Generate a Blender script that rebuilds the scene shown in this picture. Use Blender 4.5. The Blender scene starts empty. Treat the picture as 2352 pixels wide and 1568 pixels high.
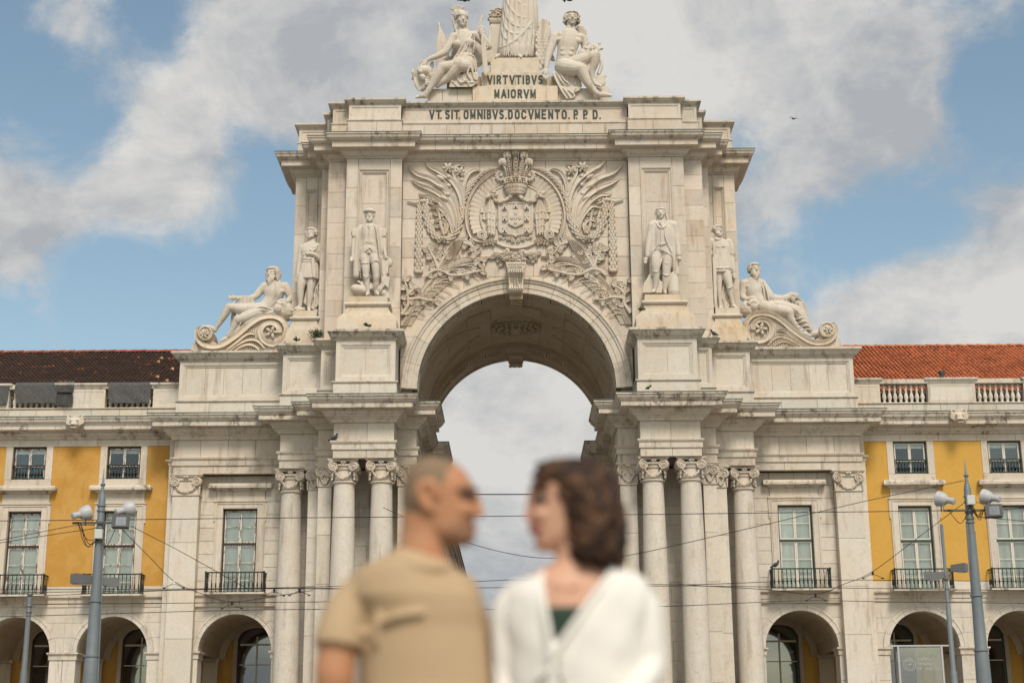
import bpy, math, random, bmesh
import numpy as np
from mathutils import Vector, Matrix, noise
random.seed(7)
SC = bpy.context.scene
COL = SC.collection
R_ = math.radians

# ------------------------------------------------------------------ camera, sky, sun, exposure
TILT = R_(15.43); FPX = 3500.0; ROLL = .0065; CAMX = -.19; CAMZ = 1.0
cam = bpy.data.cameras.new('camera'); co = bpy.data.objects.new('camera', cam); COL.objects.link(co)
cam.sensor_width = 36; cam.lens = FPX / 2352 * 36
cam.clip_start = .1; cam.clip_end = 3000
co.matrix_world = Matrix.Translation((CAMX, 0, CAMZ)) @ Matrix.Rotation(math.pi/2 + TILT, 4, 'X') @ Matrix.Rotation(-ROLL, 4, 'Z')
cam.dof.use_dof = True; cam.dof.focus_distance = 64.0; cam.dof.aperture_fstop = 1.6
SC.camera = co
SC.view_settings.view_transform = 'Standard'; SC.view_settings.look = 'None'
SC.view_settings.exposure = 0.2; SC.view_settings.gamma = 1; SC.view_settings.use_curve_mapping = False
SUN_EL, SUN_AZ = 48, 168      # azimuth of the sun measured from +Y clockwise (168 = behind the camera, slightly right)
world = bpy.data.worlds.new('World'); SC.world = world; world.use_nodes = True
wn = world.node_tree.nodes; wl = world.node_tree.links; wn.clear()
def wnode(t, **k):
    n = wn.new(t)
    for a, b in k.items(): setattr(n, a, b)
    return n
sky = wnode('ShaderNodeTexSky', sky_type='NISHITA', sun_disc=False, sun_elevation=R_(SUN_EL), sun_rotation=R_(SUN_AZ), air_density=1.0, dust_density=2.0, ozone_density=1.5)
tc = wnode('ShaderNodeTexCoord')
def wmath(op, a, b=None):
    n = wnode('ShaderNodeMath', operation=op)
    for i, v in enumerate((a, b)):
        if v is None: continue
        if isinstance(v, (int, float)): n.inputs[i].default_value = v
        else: wl.new(v, n.inputs[i])
    return n.outputs[0]
def wnoise(scale, detail, rough, stretch=(1, 1, 1), off=(0, 0, 0), dist=0.0):
    m = wnode('ShaderNodeMapping'); m.inputs['Scale'].default_value = stretch; m.inputs['Location'].default_value = off
    wl.new(tc.outputs['Generated'], m.inputs[0])
    n = wnode('ShaderNodeTexNoise'); n.inputs['Scale'].default_value = scale; n.inputs['Detail'].default_value = detail
    n.inputs['Roughness'].default_value = rough; n.inputs['Distortion'].default_value = dist
    wl.new(m.outputs[0], n.inputs['Vector'])
    return n.outputs['Fac']
def at(x, y, Y):
    """picture point (x of 2352, y of 1568) carried out to the distance Y: world point"""
    p = x-1176; q = 784-y
    a = p*math.cos(ROLL)+q*math.sin(ROLL); b = -p*math.sin(ROLL)+q*math.cos(ROLL)
    t = Y/(math.cos(TILT)-b/FPX*math.sin(TILT))
    return Vector((CAMX+t*a/FPX, Y, CAMZ+t*(math.sin(TILT)+b/FPX*math.cos(TILT))))
dens = wmath('ADD', wmath('MULTIPLY', wnoise(9.5, 10, .6, (1, 1, 1.35), (3.1, .4, 0.2), .5), .78), .01)
dens = wmath('ADD', dens, wmath('MULTIPLY', wnoise(21, 9, .66, (1, 1, 1.2), (0, 0, 0), .4), .34))
# broad banks of cloud (+) and clear patches (-), each a direction in the sky with a radius
BANKS = [(330, 420, .26, -.10), (60, 230, .05, -.14), (250, 140, .035, -.12), (40, 700, .06, -.06), (250, 720, .05, -.12), (610, 600, .045, -.16), (600, 330, .03, -.12), (380, 60, .035, -.14), (20, 40, .04, -.10), (330, 340, .055, .24), (420, 480, .045, .20), (60, 480, .05, .26), (60, 580, .035, .12), (520, 130, .05, .26), (720, 100, .06, .26), (680, 240, .03, .12), (900, 120, .07, .22), (170, 60, .035, .22), (1000, 60, .05, .05), (130, 770, .02, .12), (560, 680, .03, .10),
         (2300, 250, .045, -.30), (2230, 110, .03, -.08), (2120, 150, .05, .16), (170, 320, .03, -.18), (2080, 480, .035, -.26), (1960, 600, .03, -.20), (1720, 330, .03, -.20), (2200, 540, .025, -.12), (1990, 90, .02, -.08), (1600, 120, .10, .24), (1850, 260, .05, .16), (2260, 680, .07, .36), (2000, 760, .05, .26), (2120, 330, .04, .14), (2050, 200, .03, .12), (1180, 940, .08, .34), (1180, 1090, .07, .26), (1180, 1380, .09, .2), (1140, 1215, .025, -.16), (1250, 1180, .02, -.10)]
for (bx, by, br, bw) in BANKS:
    d = (at(bx, by, 60)-Vector((CAMX, 0, CAMZ))).normalized()
    vd = wnode('ShaderNodeVectorMath', operation='DISTANCE'); wl.new(tc.outputs['Generated'], vd.inputs[0]); vd.inputs[1].default_value = d
    mr = wnode('ShaderNodeMapRange', interpolation_type='SMOOTHSTEP'); wl.new(vd.outputs['Value'], mr.inputs[0])
    mr.inputs[1].default_value = 0; mr.inputs[2].default_value = br*1.7; mr.inputs[3].default_value = bw*1.25; mr.inputs[4].default_value = 0
    dens = wmath('ADD', dens, mr.outputs[0])
cr = wnode('ShaderNodeMapRange', interpolation_type='SMOOTHSTEP'); wl.new(dens, cr.inputs[0])
cr.inputs[1].default_value = .46; cr.inputs[2].default_value = .74; cr.inputs[3].default_value = 0.0; cr.inputs[4].default_value = 1
shade = wnode('ShaderNodeValToRGB'); wl.new(wmath('ADD', wmath('MULTIPLY', wnoise(7.0, 9, .62, (1, 1, 1.5), (.3, .9, 1.2), .3), .8), wmath('MULTIPLY', wnoise(21, 9, .66, (1, 1, 1.2), (0, 0, 0), .4), .25)), shade.inputs[0])
e = shade.color_ramp.elements
e[0].position = .42; e[0].color = (3.35, 3.5, 3.7, 1); e[1].position = .60; e[1].color = (5.55, 5.45, 5.25, 1)
hs = wnode('ShaderNodeMix', data_type='RGBA', blend_type='MULTIPLY'); hs.inputs[0].default_value = 1.0
wl.new(sky.outputs[0], hs.inputs[6]); hs.inputs[7].default_value = (1.38, 1.34, 1.10, 1)
mx = wnode('ShaderNodeMix', data_type='RGBA'); wl.new(cr.outputs[0], mx.inputs[0]); wl.new(hs.outputs[2], mx.inputs[6]); wl.new(shade.outputs[0], mx.inputs[7])
bg = wnode('ShaderNodeBackground'); wl.new(mx.outputs[2], bg.inputs[0]); bg.inputs[1].default_value = .11
wo = wnode('ShaderNodeOutputWorld'); wl.new(bg.outputs[0], wo.inputs[0])
sl = bpy.data.lights.new('sun', 'SUN'); sl.energy = 2.3; sl.angle = R_(16); sl.color = (1, .925, .81)
so = bpy.data.objects.new('sun', sl); COL.objects.link(so)
az = R_(SUN_AZ)
sdir = Vector((math.sin(az)*math.cos(R_(SUN_EL)), math.cos(az)*math.cos(R_(SUN_EL)), math.sin(R_(SUN_EL))))
so.rotation_euler = sdir.to_track_quat('Z', 'Y').to_euler()

# ------------------------------------------------------------------ materials
def lin(c):
    return tuple(((v/255/12.92) if v/255 <= .04045 else ((v/255+.055)/1.055)**2.4) for v in c)+(1,)
class NT:
    def __init__(s, name, rough=.8, spec=.3):
        s.m = bpy.data.materials.new(name); s.m.use_nodes = True; s.t = s.m.node_tree
        s.b = s.t.nodes['Principled BSDF']; s.b.inputs['Roughness'].default_value = rough
        s.b.inputs['Specular IOR Level'].default_value = spec
        s.geo = s.t.nodes.new('ShaderNodeNewGeometry'); s.oi = s.t.nodes.new('ShaderNodeObjectInfo')
    def n(s, t, **k):
        n = s.t.nodes.new(t)
        for a, b in k.items(): setattr(n, a, b)
        return n
    def put(s, inp, v):
        if isinstance(v, (int, float)): inp.default_value = v
        elif isinstance(v, tuple): inp.default_value = v[:len(inp.default_value)]
        else: s.t.links.new(v, inp)
    def math(s, op, a, b=0.0, c=None):
        n = s.n('ShaderNodeMath', operation=op); s.put(n.inputs[0], a); s.put(n.inputs[1], b)
        if c is not None: s.put(n.inputs[2], c)
        return n.outputs[0]
    def noise(s, scale, detail=4, rough=.55, stretch=(1, 1, 1), dist=0., obj=False):
        m = s.n('ShaderNodeMapping'); m.inputs['Scale'].default_value = stretch
        if obj:
            tcn = s.n('ShaderNodeTexCoord'); s.put(m.inputs[0], tcn.outputs['Object'])
        else: s.put(m.inputs[0], s.geo.outputs['Position'])
        n = s.n('ShaderNodeTexNoise'); s.put(n.inputs['Vector'], m.outputs[0]); n.inputs['Scale'].default_value = scale
        n.inputs['Detail'].default_value = detail; n.inputs['Roughness'].default_value = rough; n.inputs['Distortion'].default_value = dist
        return n.outputs['Fac']
    def ramp(s, v, a, b, lo=0., hi=1., smooth=True):
        n = s.n('ShaderNodeMapRange', interpolation_type='SMOOTHSTEP' if smooth else 'LINEAR'); s.put(n.inputs[0], v)
        for i, q in zip((1, 2, 3, 4), (a, b, lo, hi)): n.inputs[i].default_value = q
        return n.outputs[0]
    def mix(s, f, a, b, mode='MIX'):
        n = s.n('ShaderNodeMix', data_type='RGBA', blend_type=mode); s.put(n.inputs[0], f); s.put(n.inputs[6], a); s.put(n.inputs[7], b)
        return n.outputs[2]
    def scale(s, c, f):
        n = s.n('ShaderNodeVectorMath', operation='SCALE'); s.put(n.inputs[0], c); s.put(n.inputs[3], f); return n.outputs[0]
    def bump(s, h, dist, strength=1.0):
        n = s.n('ShaderNodeBump'); n.inputs['Strength'].default_value = strength; n.inputs['Distance'].default_value = dist
        s.put(n.inputs['Height'], h); s.t.links.new(n.outputs[0], s.b.inputs['Normal'])
    def col(s, c): s.put(s.b.inputs['Base Color'], c)

def stone(name, base, warm=.5, dirt=0.0, var=.13, pit=.0, bump=.012):
    k = NT(name, .82, .25)
    c = k.mix(k.ramp(k.noise(.55, 5, .6), .42, .72, 0, warm), base, tuple(x*y for x, y in zip(base, (.93, .82, .66)))+(1,))
    c = k.mix(k.ramp(k.noise(1.3, 4, .6, (1, 1, .8)), .5, .78, 0, .35), c, tuple(x*y for x, y in zip(base, (1.0, .84, .74)))+(1,))
    g = k.noise(9, 6, .7)
    c = k.scale(c, k.ramp(g, .2, .8, .88, 1.10, False))
    c = k.scale(c, k.ramp(k.oi.outputs['Random'], 0, 1, 1-var, 1+var*.55, False))
    # grey weathering and brown run-off, drawn out down the wall
    st = k.noise(1.6, 5, .62, (2.2, 2.2, .28)); pat = k.noise(.45, 3, .5)
    run = k.math('MULTIPLY', k.ramp(st, .50, .68), k.ramp(pat, .42, .60))
    c = k.mix(k.math('MULTIPLY', run, .40+dirt*.42), c, (.27, .185, .12, 1))
    if dirt:
        bl = k.math('MULTIPLY', k.ramp(k.noise(2.6, 8, .74, (1.2, 1.2, .8)), .49, .60), k.ramp(k.noise(.8, 4, .6), .42, .56))
        c = k.mix(k.math('MULTIPLY', bl, dirt), c, (.095, .078, .058, 1))
    h = k.math('ADD', k.noise(14, 8, .7), k.math('MULTIPLY', k.noise(60, 3, .6), .4))
    if pit:
        pn = k.noise(17, 6, .7, (1, 1, .7), .6)
        pm = k.math('MULTIPLY', k.ramp(pn, .53, .60), k.ramp(k.noise(2.1, 3, .6), .35, .6, .35, 1))
        c = k.mix(k.math('MULTIPLY', pm, .30*pit), c, (.33, .27, .21, 1))
        h = k.math('SUBTRACT', h, k.math('MULTIPLY', pm, 1.1*pit))
    k.col(c); k.bump(h, bump, .8)
    return k.m
STB = (.62, .555, .475)
M = {}
M['wall'] = stone('limestone_wall', STB+(1,), .45, .12)
M['wallb'] = stone('limestone_wall_pink', (.62, .54, .465, 1), .6, .12)
M['corn'] = stone('limestone_cornice', (.60, .54, .465, 1), .4, .72, .08)
M['corn2'] = stone('limestone_mouldings', (.60, .535, .455, 1), .45, .35, .08)
M['carve'] = stone('limestone_carved', (.60, .535, .455, 1), .5, .10, .05)
M['stat'] = stone('marble_statue', (.60, .545, .475, 1), .35, .06, .03, 0, .01)
M['col'] = stone('limestone_column', (.64, .585, .515, 1), .25, .03, .05, .55, .015)
M['ped'] = stone('limestone_pedestal', (.62, .54, .44, 1), .9, .2)
M['low'] = stone('limestone_pale', (.64, .585, .51, 1), .35, .12, .08, .25)
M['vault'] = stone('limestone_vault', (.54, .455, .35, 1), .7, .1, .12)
M['mortar'] = stone('mortar', (.36, .31, .25, 1), .3, .3)
def plain(name, c, rough=.6, spec=.4, metal=0., var=.0, nz=0., nsc=5., bump=0., sc2=40.):
    k = NT(name, rough, spec); k.b.inputs['Metallic'].default_value = metal
    v = tuple(c[:3])+(1,)
    if nz: v = k.scale(v, k.ramp(k.noise(nsc, 6, .62), .25, .75, 1-nz, 1+nz, False))
    if var: v = k.scale(v, k.ramp(k.oi.outputs['Random'], 0, 1, 1-var, 1+var, False))
    k.col(v)
    if bump: k.bump(k.noise(sc2, 4, .6), bump)
    return k.m
def plaster(name, c, c2, blot):
    k = NT(name, .9, .15)
    v = k.mix(k.ramp(k.noise(.9, 6, .6, (1, 1, .8)), .42, .62, 0, blot), c, c2)
    v = k.mix(k.ramp(k.noise(.38, 5, .6), .5, .66, 0, .35*blot), v, tuple(x*.8 for x in c[:3])+(1,))
    v = k.scale(v, k.ramp(k.noise(7, 6, .65), .2, .8, .93, 1.06, False))
    st = k.math('MULTIPLY', k.ramp(k.noise(2.2, 5, .6, (1.5, 1.5, .25)), .56, .72), k.ramp(k.noise(.5, 2), .46, .62))
    v = k.mix(k.math('MULTIPLY', st, .35), v, (.30, .17, .04, 1))
    k.col(v); k.bump(k.noise(25, 6, .6), .008)
    return k.m
M['yellowL'] = plaster('ochre_plaster_weathered', (.50, .265, .060, 1), (.56, .33, .10, 1), .8)
M['yellowR'] = plaster('ochre_plaster_fresh', (.57, .33, .075, 1), (.60, .36, .10, 1), .4)
M['bronze'] = plain('bronze_letters', (.022, .035, .026), .45, .5, .3, 0, .5, 3)
M['copper'] = plain('copper_flashing', (.10, .14, .13), .6, .4, .2, .2, .3, 3)
M['ironL'] = plain('weathered_iron', (.035, .037, .030), .55, .4, .3, 0, .5, 8)
M['ironR'] = plain('green_painted_iron', (.012, .028, .022), .4, .5, .1, 0, .3, 6)
def flaky(name):
    k = NT(name, .7, .3)
    c = k.mix(k.ramp(k.noise(5, 8, .75, (2.5, 2.5, .6)), .50, .56), (.62, .60, .55, 1), (.16, .085, .045, 1)); k.col(c); k.bump(k.noise(9, 6, .7), .01)
    return k.m
M['woodL'] = flaky('flaking_window_paint')
M['woodR'] = plain('white_window_paint', (.64, .60, .52), .5, .4, 0, 0, .08, 4)
M['caseL'] = plain('brown_window_case', (.055, .035, .025), .6, .3, 0, 0, .3, 6)
M['caseR'] = plain('green_window_case', (.03, .06, .048), .5, .4, 0, 0, .2, 6)
def curtain(name, c):
    k = NT(name, .9, .1)
    v = k.scale(c, k.ramp(k.noise(1.3, 3, .5, (3, 3, .5)), .3, .7, .82, 1.1, False)); v = k.scale(v, k.ramp(k.oi.outputs['Random'], 0, 1, .72, 1.05, False)); k.col(v); return k.m
M['curt'] = curtain('pale_blind', (.92, .88, .80, 1))
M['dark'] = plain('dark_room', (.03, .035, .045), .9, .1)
def glass(name, tint, mixf):
    k = NT(name, .03, .5)
    k.t.nodes.remove(k.b); o = k.t.nodes['Material Output']
    g = k.n('ShaderNodeBsdfGlossy'); g.inputs['Roughness'].default_value = .04; g.inputs[0].default_value = (.9, .95, 1, 1)
    t = k.n('ShaderNodeBsdfTransparent'); t.inputs[0].default_value = tint
    f = k.n('ShaderNodeFresnel'); f.inputs[0].default_value = 1.4
    mm = k.n('ShaderNodeMixShader'); k.put(mm.inputs[0], k.math('ADD', k.math('MULTIPLY', f.outputs[0], .9), mixf))
    k.put(mm.inputs[1], t.outputs[0]); k.put(mm.inputs[2], g.outputs[0]); k.put(o.inputs[0], mm.outputs[0])
    return k.m
M['glass'] = glass('window_glass', (.92, .95, .94, 1), .04)
M['glassd'] = glass('dark_window_glass', (.5, .55, .6, 1), .16)
M['glassp'] = glass('sign_glass', (.85, .88, .85, 1), .16)
def tile(name, a, b, lo, hi):
    k = NT(name, .85, .2)
    vo = k.n('ShaderNodeTexVoronoi'); vo.inputs['Scale'].default_value = 3.6; k.put(vo.inputs['Vector'], k.geo.outputs['Position'])
    sp = k.n('ShaderNodeSeparateColor'); k.put(sp.inputs[0], vo.outputs['Color'])
    c = k.mix(k.ramp(sp.outputs[0], lo, hi), a, b)
    c = k.mix(k.ramp(k.noise(.9, 5, .65), .42, .68, 0, .45), c, tuple(x*.55 for x in a[:3])+(1,))
    c = k.scale(c, k.ramp(sp.outputs[1], 0, 1, .82, 1.15, False))
    c = k.scale(c, k.ramp(k.noise(9, 5, .7), .2, .8, .8, 1.2, False)); k.col(c); k.bump(k.noise(25, 4), .01)
    return k.m
M['tileL'] = tile('old_dark_roof_tile', (.054, .032, .024, 1), (.20, .075, .036, 1), .92, .995)
M['tileR'] = tile('red_roof_tile', (.50, .165, .075, 1), (.34, .11, .055, 1), .55, .95)
M['tileLr'] = plain('orange_ridge_tile', (.33, .085, .035), .8, .2, 0, .2, .3, 4)
M['tileP'] = plain('pale_replacement_tile', (.48, .27, .16), .8, .2, 0, .3, .2, 6)
M['steel'] = plain('grey_pole_paint', (.17, .195, .21), .5, .4, .1, 0, .10, 5, .004, 30)
M['horn'] = plain('horn_speaker_plastic', (.43, .43, .44), .45, .4)
M['box'] = plain('pale_junction_box', (.52, .54, .52), .5, .4)
M['lampd'] = plain('dark_floodlight', (.045, .045, .04), .5, .4)
M['lampg'] = plain('grey_lamp_housing', (.16, .16, .16), .5, .4, .2)
M['wire'] = plain('black_cable', (.012, .012, .012), .6, .3)
M['white'] = plain('white_porcelain', (.7, .7, .66), .3, .5)
M['black'] = plain('black_rubber', (.01, .01, .01), .6, .3)
def clothm():
    k = NT('grey_netting', .95, .1)
    c = k.mix(k.ramp(k.noise(30, 6, .85, (1, 1, 2.0), .5), .45, .60), (.055, .055, .055, 1), (.19, .185, .18, 1))
    c = k.mix(k.ramp(k.noise(1.5, 4), .5, .8, 0, .5), c, (.14, .12, .08, 1)); k.col(c); k.bump(k.noise(30, 5), .02); return k.m
M['net'] = clothm()
M['pigeon'] = plain('pigeon_feathers', (.045, .05, .06), .7, .3, 0, 0, .5, 30)
M['gull'] = plain('gull_feathers', (.12, .12, .13), .7, .3)
M['leaf'] = plain('weed_leaves', (.045, .075, .022), .7, .3, 0, 0, .4, 12)
M['ground'] = plain('stone_paving', (.22, .205, .18), .9, .2, 0, 0, .15, 2)

# ------------------------------------------------------------------ mesh builder and scene tree
class MB:
    def __init__(s): s.v = []; s.f = []
    def add(s, vs, fs):
        o = len(s.v); s.v += [tuple(v) for v in vs]; s.f += [tuple(i+o for i in f) for f in fs]; return s
    def box(s, x0, x1, y0, y1, z0, z1, c=0.):
        if c <= 0:
            s.add([(x0, y0, z0), (x1, y0, z0), (x1, y1, z0), (x0, y1, z0), (x0, y0, z1), (x1, y0, z1), (x1, y1, z1), (x0, y1, z1)],
                  [(0, 3, 2, 1), (4, 5, 6, 7), (0, 1, 5, 4), (1, 2, 6, 5), (2, 3, 7, 6), (3, 0, 4, 7)])
        else:   # chamfered front
            a = [(x0, y1, z0), (x1, y1, z0), (x1, y1, z1), (x0, y1, z1)]
            b = [(x0, y0+c, z0), (x1, y0+c, z0), (x1, y0+c, z1), (x0, y0+c, z1)]
            d = [(x0+c, y0, z0+c), (x1-c, y0, z0+c), (x1-c, y0, z1-c), (x0+c, y0, z1-c)]
            fs = [(3, 2, 1, 0), (8, 9, 10, 11)]
            for i in range(4):
                j = (i+1) % 4; fs += [(i, j, j+4, i+4), (i+4, j+4, j+8, i+8)]
            s.add(a+b+d, fs)
        return s
    def prism(s, poly, y0, y1):      # poly of (x, z), counter-clockwise seen from the front (-Y)
        n = len(poly); s.add([(p[0], y0, p[1]) for p in poly]+[(p[0], y1, p[1]) for p in poly],
              [tuple(range(n)), tuple(range(2*n-1, n-1, -1))]+[(i, i+n, (i+1) % n+n, (i+1) % n) for i in range(n)])
        return s
    def rings(s, rs, closed=True, cap=(True, True)):
        n = len(rs[0]); o = []
        for r in rs: o += list(r)
        fs = []
        for k in range(len(rs)-1):
            for i in range(n if closed else n-1):
                j = (i+1) % n; fs.append((k*n+i, k*n+j, (k+1)*n+j, (k+1)*n+i))
        if cap[0]: fs.append(tuple(range(n-1, -1, -1)))
        if cap[1]: fs.append(tuple(range((len(rs)-1)*n, len(rs)*n)))
        return s.add(o, fs)
    def lathe(s, prof, cx=0, cy=0, cz=0, n=16, cap=(True, True)):     # prof (r, z)
        return s.rings([[(cx+r*math.cos(2*math.pi*i/n), cy+r*math.sin(2*math.pi*i/n), cz+z) for i in range(n)] for r, z in prof], cap=cap)
    def tube(s, pts, rad, n=8, flat=1.0, up=None):
        pts = [Vector(p) for p in pts]; m = len(pts)
        if not isinstance(rad, (list, tuple)): rad = [rad]*m
        rs = []; prev = None
        for i, p in enumerate(pts):
            t = (pts[min(i+1, m-1)]-pts[max(i-1, 0)])
            t = t.normalized() if t.length > 1e-9 else Vector((0, 0, 1))
            if prev is None:
                u = up or (Vector((0, 1, 0)) if abs(t.y) < .9 else Vector((1, 0, 0)))
                a = (u-t*u.dot(t)).normalized()
            else:
                a = prev-t*prev.dot(t); a = a.normalized() if a.length > 1e-6 else t.orthogonal().normalized()
            prev = a; b = t.cross(a)
            rs.append([p+a*rad[i]*flat*math.cos(2*math.pi*k/n)+b*rad[i]*math.sin(2*math.pi*k/n) for k in range(n)])
        return s.rings(rs)
    def ell(s, c, r, n=10, m=6, rot=None):
        c = Vector(c); rs = []
        if not isinstance(r, (tuple, list)): r = (r, r, r)
        for j in range(m+1):
            ph = -math.pi/2+math.pi*j/m; q = max(math.cos(ph), .02)
            ring = []
            for i in range(n):
                v = Vector((r[0]*q*math.cos(2*math.pi*i/n), r[1]*q*math.sin(2*math.pi*i/n), r[2]*math.sin(ph)))
                if rot is not None: v = rot @ v
                ring.append(c+v)
            rs.append(ring)
        return s.rings(rs)
    def mesh(s, name, off=Vector((0, 0, 0)), smooth=False, auto=None):
        me = bpy.data.meshes.new(name)
        me.from_pydata([(v[0]-off[0], v[1]-off[1], v[2]-off[2]) for v in s.v], [], s.f)
        if smooth or auto: me.polygons.foreach_set('use_smooth', [True]*len(me.polygons))
        if auto: me.set_sharp_from_angle(angle=R_(auto))
        return me
    def build(s, name, mat, parent=None, smooth=False, auto=None):
        off = org(parent); me = s.mesh(name, off, smooth, auto); me.materials.append(M[mat] if isinstance(mat, str) else mat)
        o = bpy.data.objects.new(name, me); COL.objects.link(o)
        if parent: o.parent = parent
        ORG[o.name] = off
        return o
ORG = {}
def org(p):
    return ORG[p.name] if p is not None else Vector((0, 0, 0))
def thing(name, loc, label, cat, group=None):
    o = bpy.data.objects.new(name, None); COL.objects.link(o); o.location = loc; o.empty_display_size = .2
    ORG[o.name] = Vector(loc); tag(o, label, cat, group); return o
def tag(o, label, cat, group=None):
    o['label'] = label; o['category'] = cat
    if group: o['group'] = group
    return o
def part(name, parent):       # an Empty grouping the pieces of a part
    o = bpy.data.objects.new(name, None); COL.objects.link(o); o.parent = parent; ORG[o.name] = org(parent); o.empty_display_size = .1; return o
def inst(name, me, parent, loc, rot=None, sc=None, mat=None):
    o = bpy.data.objects.new(name, me); COL.objects.link(o); o.parent = parent
    o.location = Vector(loc)-org(parent)
    if rot: o.rotation_euler = rot
    if sc: o.scale = sc
    ORG[o.name] = org(parent)
    return o
def copy_tree(o, parent=None, shift=Vector((0, 0, 0)), mirror=False):
    c = o.copy(); COL.objects.link(c); c.parent = parent
    for ch in list(o.children): copy_tree(ch, c)
    ORG[c.name] = ORG.get(o.name, Vector((0, 0, 0)))
    return c
BLK = {}
def block(parent, x0, x1, z0, z1, Y, th=.3, mat='wall', name='stone', gap=.004, jit=.004):
    """one ashlar stone: own object, mesh shared between stones of one size"""
    w = round(x1-x0-2*gap, 2); h = round(z1-z0-2*gap, 2); k = (w, h, th, mat)
    if k not in BLK:
        me = MB().box(-w/2, w/2, 0, th, -h/2, h/2, .012).mesh('stone'); me.materials.append(M[mat]); BLK[k] = me
    return inst(name, BLK[k], parent, ((x0+x1)/2, Y+random.uniform(-jit, jit), (z0+z1)/2))
def ashlar(parent, x0, x1, z0, z1, Y, ch=.62, bw=1.5, mat='wall', backing=True, th=.3, name='stone'):
    nc = max(1, round((z1-z0)/ch)); h = (z1-z0)/nc
    for i in range(nc):
        nb = max(1, round((x1-x0)/bw)); w = (x1-x0)/nb; xs = [x0]
        off = .5*w if i % 2 and nb > 1 else 0
        if nb > 1:
            xs += [x0+w*k+off*.6+random.uniform(-.12, .12)*w-w*.3*(off > 0) for k in range(1, nb)]
        if i % 2 and nb == 1 and (x1-x0) > .9*bw and (x1-x0) > 1: xs.append(x0+(x1-x0)*random.choice((.35, .65)))
        xs.append(x1)
        for a, b in zip(xs, xs[1:]): block(parent, a, b, z0+i*h, z0+(i+1)*h, Y, th, mat, name)
    if backing:
        MB().box(x0+.02, x1-.02, Y+.035, Y+th+.05, z0+.01, z1-.01).build('mortar_bed', 'mortar', parent)
def mitre(path, i):
    n = []
    for a, b in ((i-1, i), (i, i+1)):
        if a < 0 or b >= len(path): n.append(None); continue
        d = Vector((path[b][0]-path[a][0], path[b][1]-path[a][1])).normalized(); n.append(Vector((d.y, -d.x)))
    if n[0] is None: return n[1]
    if n[1] is None: return n[0]
    return (n[0]+n[1])/(1+n[0].dot(n[1]))
def moulding(parent, path, prof, mat='corn2', name='cornice_stone', seg=1.9, back=.3, gap=.007, skip=()):
    """run a moulding (profile of (out, z), top to bottom) along a plan path; every length of stone an object of its own"""
    prof = [(-back, prof[0][1])]+list(prof)+[(-back, prof[-1][1])]
    for i in range(len(path)-1):
        if i in skip: continue
        A = Vector(path[i]); B = Vector(path[i+1]); ma = mitre(path, i); mb = mitre(path, i+1)
        L = (B-A).length; d = (B-A).normalized(); nn = Vector((d.y, -d.x))
        if L < .05: k = 1
        else: k = max(1, round(L/seg))
        off = random.uniform(-.12, .12)
        for s in range(k):
            t0 = s/k+(off/k if s else 0); t1 = (s+1)/k+(off/k if s < k-1 else 0)
            r0 = []; r1 = []
            for (o, z) in prof:
                p0 = A+ma*o+d*.001 if s == 0 else A+d*(L*t0+gap)+nn*o
                p1 = B+mb*o-d*.001 if s == k-1 else A+d*(L*t1-gap)+nn*o
                r0.append((p0.x, p0.y, z)); r1.append((p1.x, p1.y, z))
            MB().rings([r0, r1]).build(name, mat, parent)
def mir(path): return [(-x, y) for x, y in reversed(path)]
def frame(parent, x0, x1, z0, z1, Y, steps, mat='wall', name='panel', cap=True, back=None):
    """mitred square frame: steps of (inset, Y offset) going inwards"""
    rs = [[(x0+i, Y+d, z0+i), (x1-i, Y+d, z0+i), (x1-i, Y+d, z1-i), (x0+i, Y+d, z1-i)] for i, d in steps]
    return MB().rings(rs, cap=(False, cap)).build(name, mat, parent)
def arc(cx, cz, r, a0, a1, n): return [(cx+r*math.cos(a0+(a1-a0)*i/n), cz+r*math.sin(a0+(a1-a0)*i/n)) for i in range(n+1)]
def arch_ring(parent, cx, cz, prof, a0, a1, k, mat='wall', name='voussoir', sub=4, gap=.006):
    """prof: closed ring of (r, y)"""
    for s in range(k):
        b0 = a0+(a1-a0)*s/k; b1 = a0+(a1-a0)*(s+1)/k; g = gap/prof[0][0]; rs = []
        for j in range(sub+1):
            a = b0+g+(b1-b0-2*g)*j/sub; rs.append([(cx+r*math.cos(a), y, cz+r*math.sin(a)) for r, y in prof])
        MB().rings(rs).build(name, mat, parent, auto=30)
def remesh(mb, name, mat, parent, voxel=.03, smooth=2, keep=None):
    me = mb.mesh('tmp'); o = bpy.data.objects.new('tmp', me); COL.objects.link(o)
    m = o.modifiers.new('r', 'REMESH'); m.mode = 'VOXEL'; m.voxel_size = voxel; m.adaptivity = 0
    if smooth: q = o.modifiers.new('s', 'SMOOTH'); q.factor = .5; q.iterations = smooth
    dg = bpy.context.evaluated_depsgraph_get(); ev = o.evaluated_get(dg)
    nm = bpy.data.meshes.new_from_object(ev); bpy.data.objects.remove(o)
    off = org(parent); nm.name = name; nm.transform(Matrix.Translation(-off))
    nm.polygons.foreach_set('use_smooth', [True]*len(nm.polygons))
    nm.materials.clear(); nm.materials.append(M[mat] if isinstance(mat, str) else mat)
    r = bpy.data.objects.new(name, nm); COL.objects.link(r); r.parent = parent; ORG[r.name] = off
    return r
def bez(pts, n=24):
    """smooth curve through points (Catmull-Rom)"""
    P = [Vector(p) for p in pts]; P = [P[0]*2-P[1]]+P+[P[-1]*2-P[-2]]; out = []
    segs = len(P)-3; per = max(1, n//segs)
    for i in range(segs):
        a, b, c, d = P[i:i+4]
        for j in range(per):
            t = j/per; out.append(.5*((2*b)+(c-a)*t+(2*a-5*b+4*c-d)*t*t+(3*b-a-3*c+d)*t*t*t))
    out.append(P[-2].copy()); return out
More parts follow.
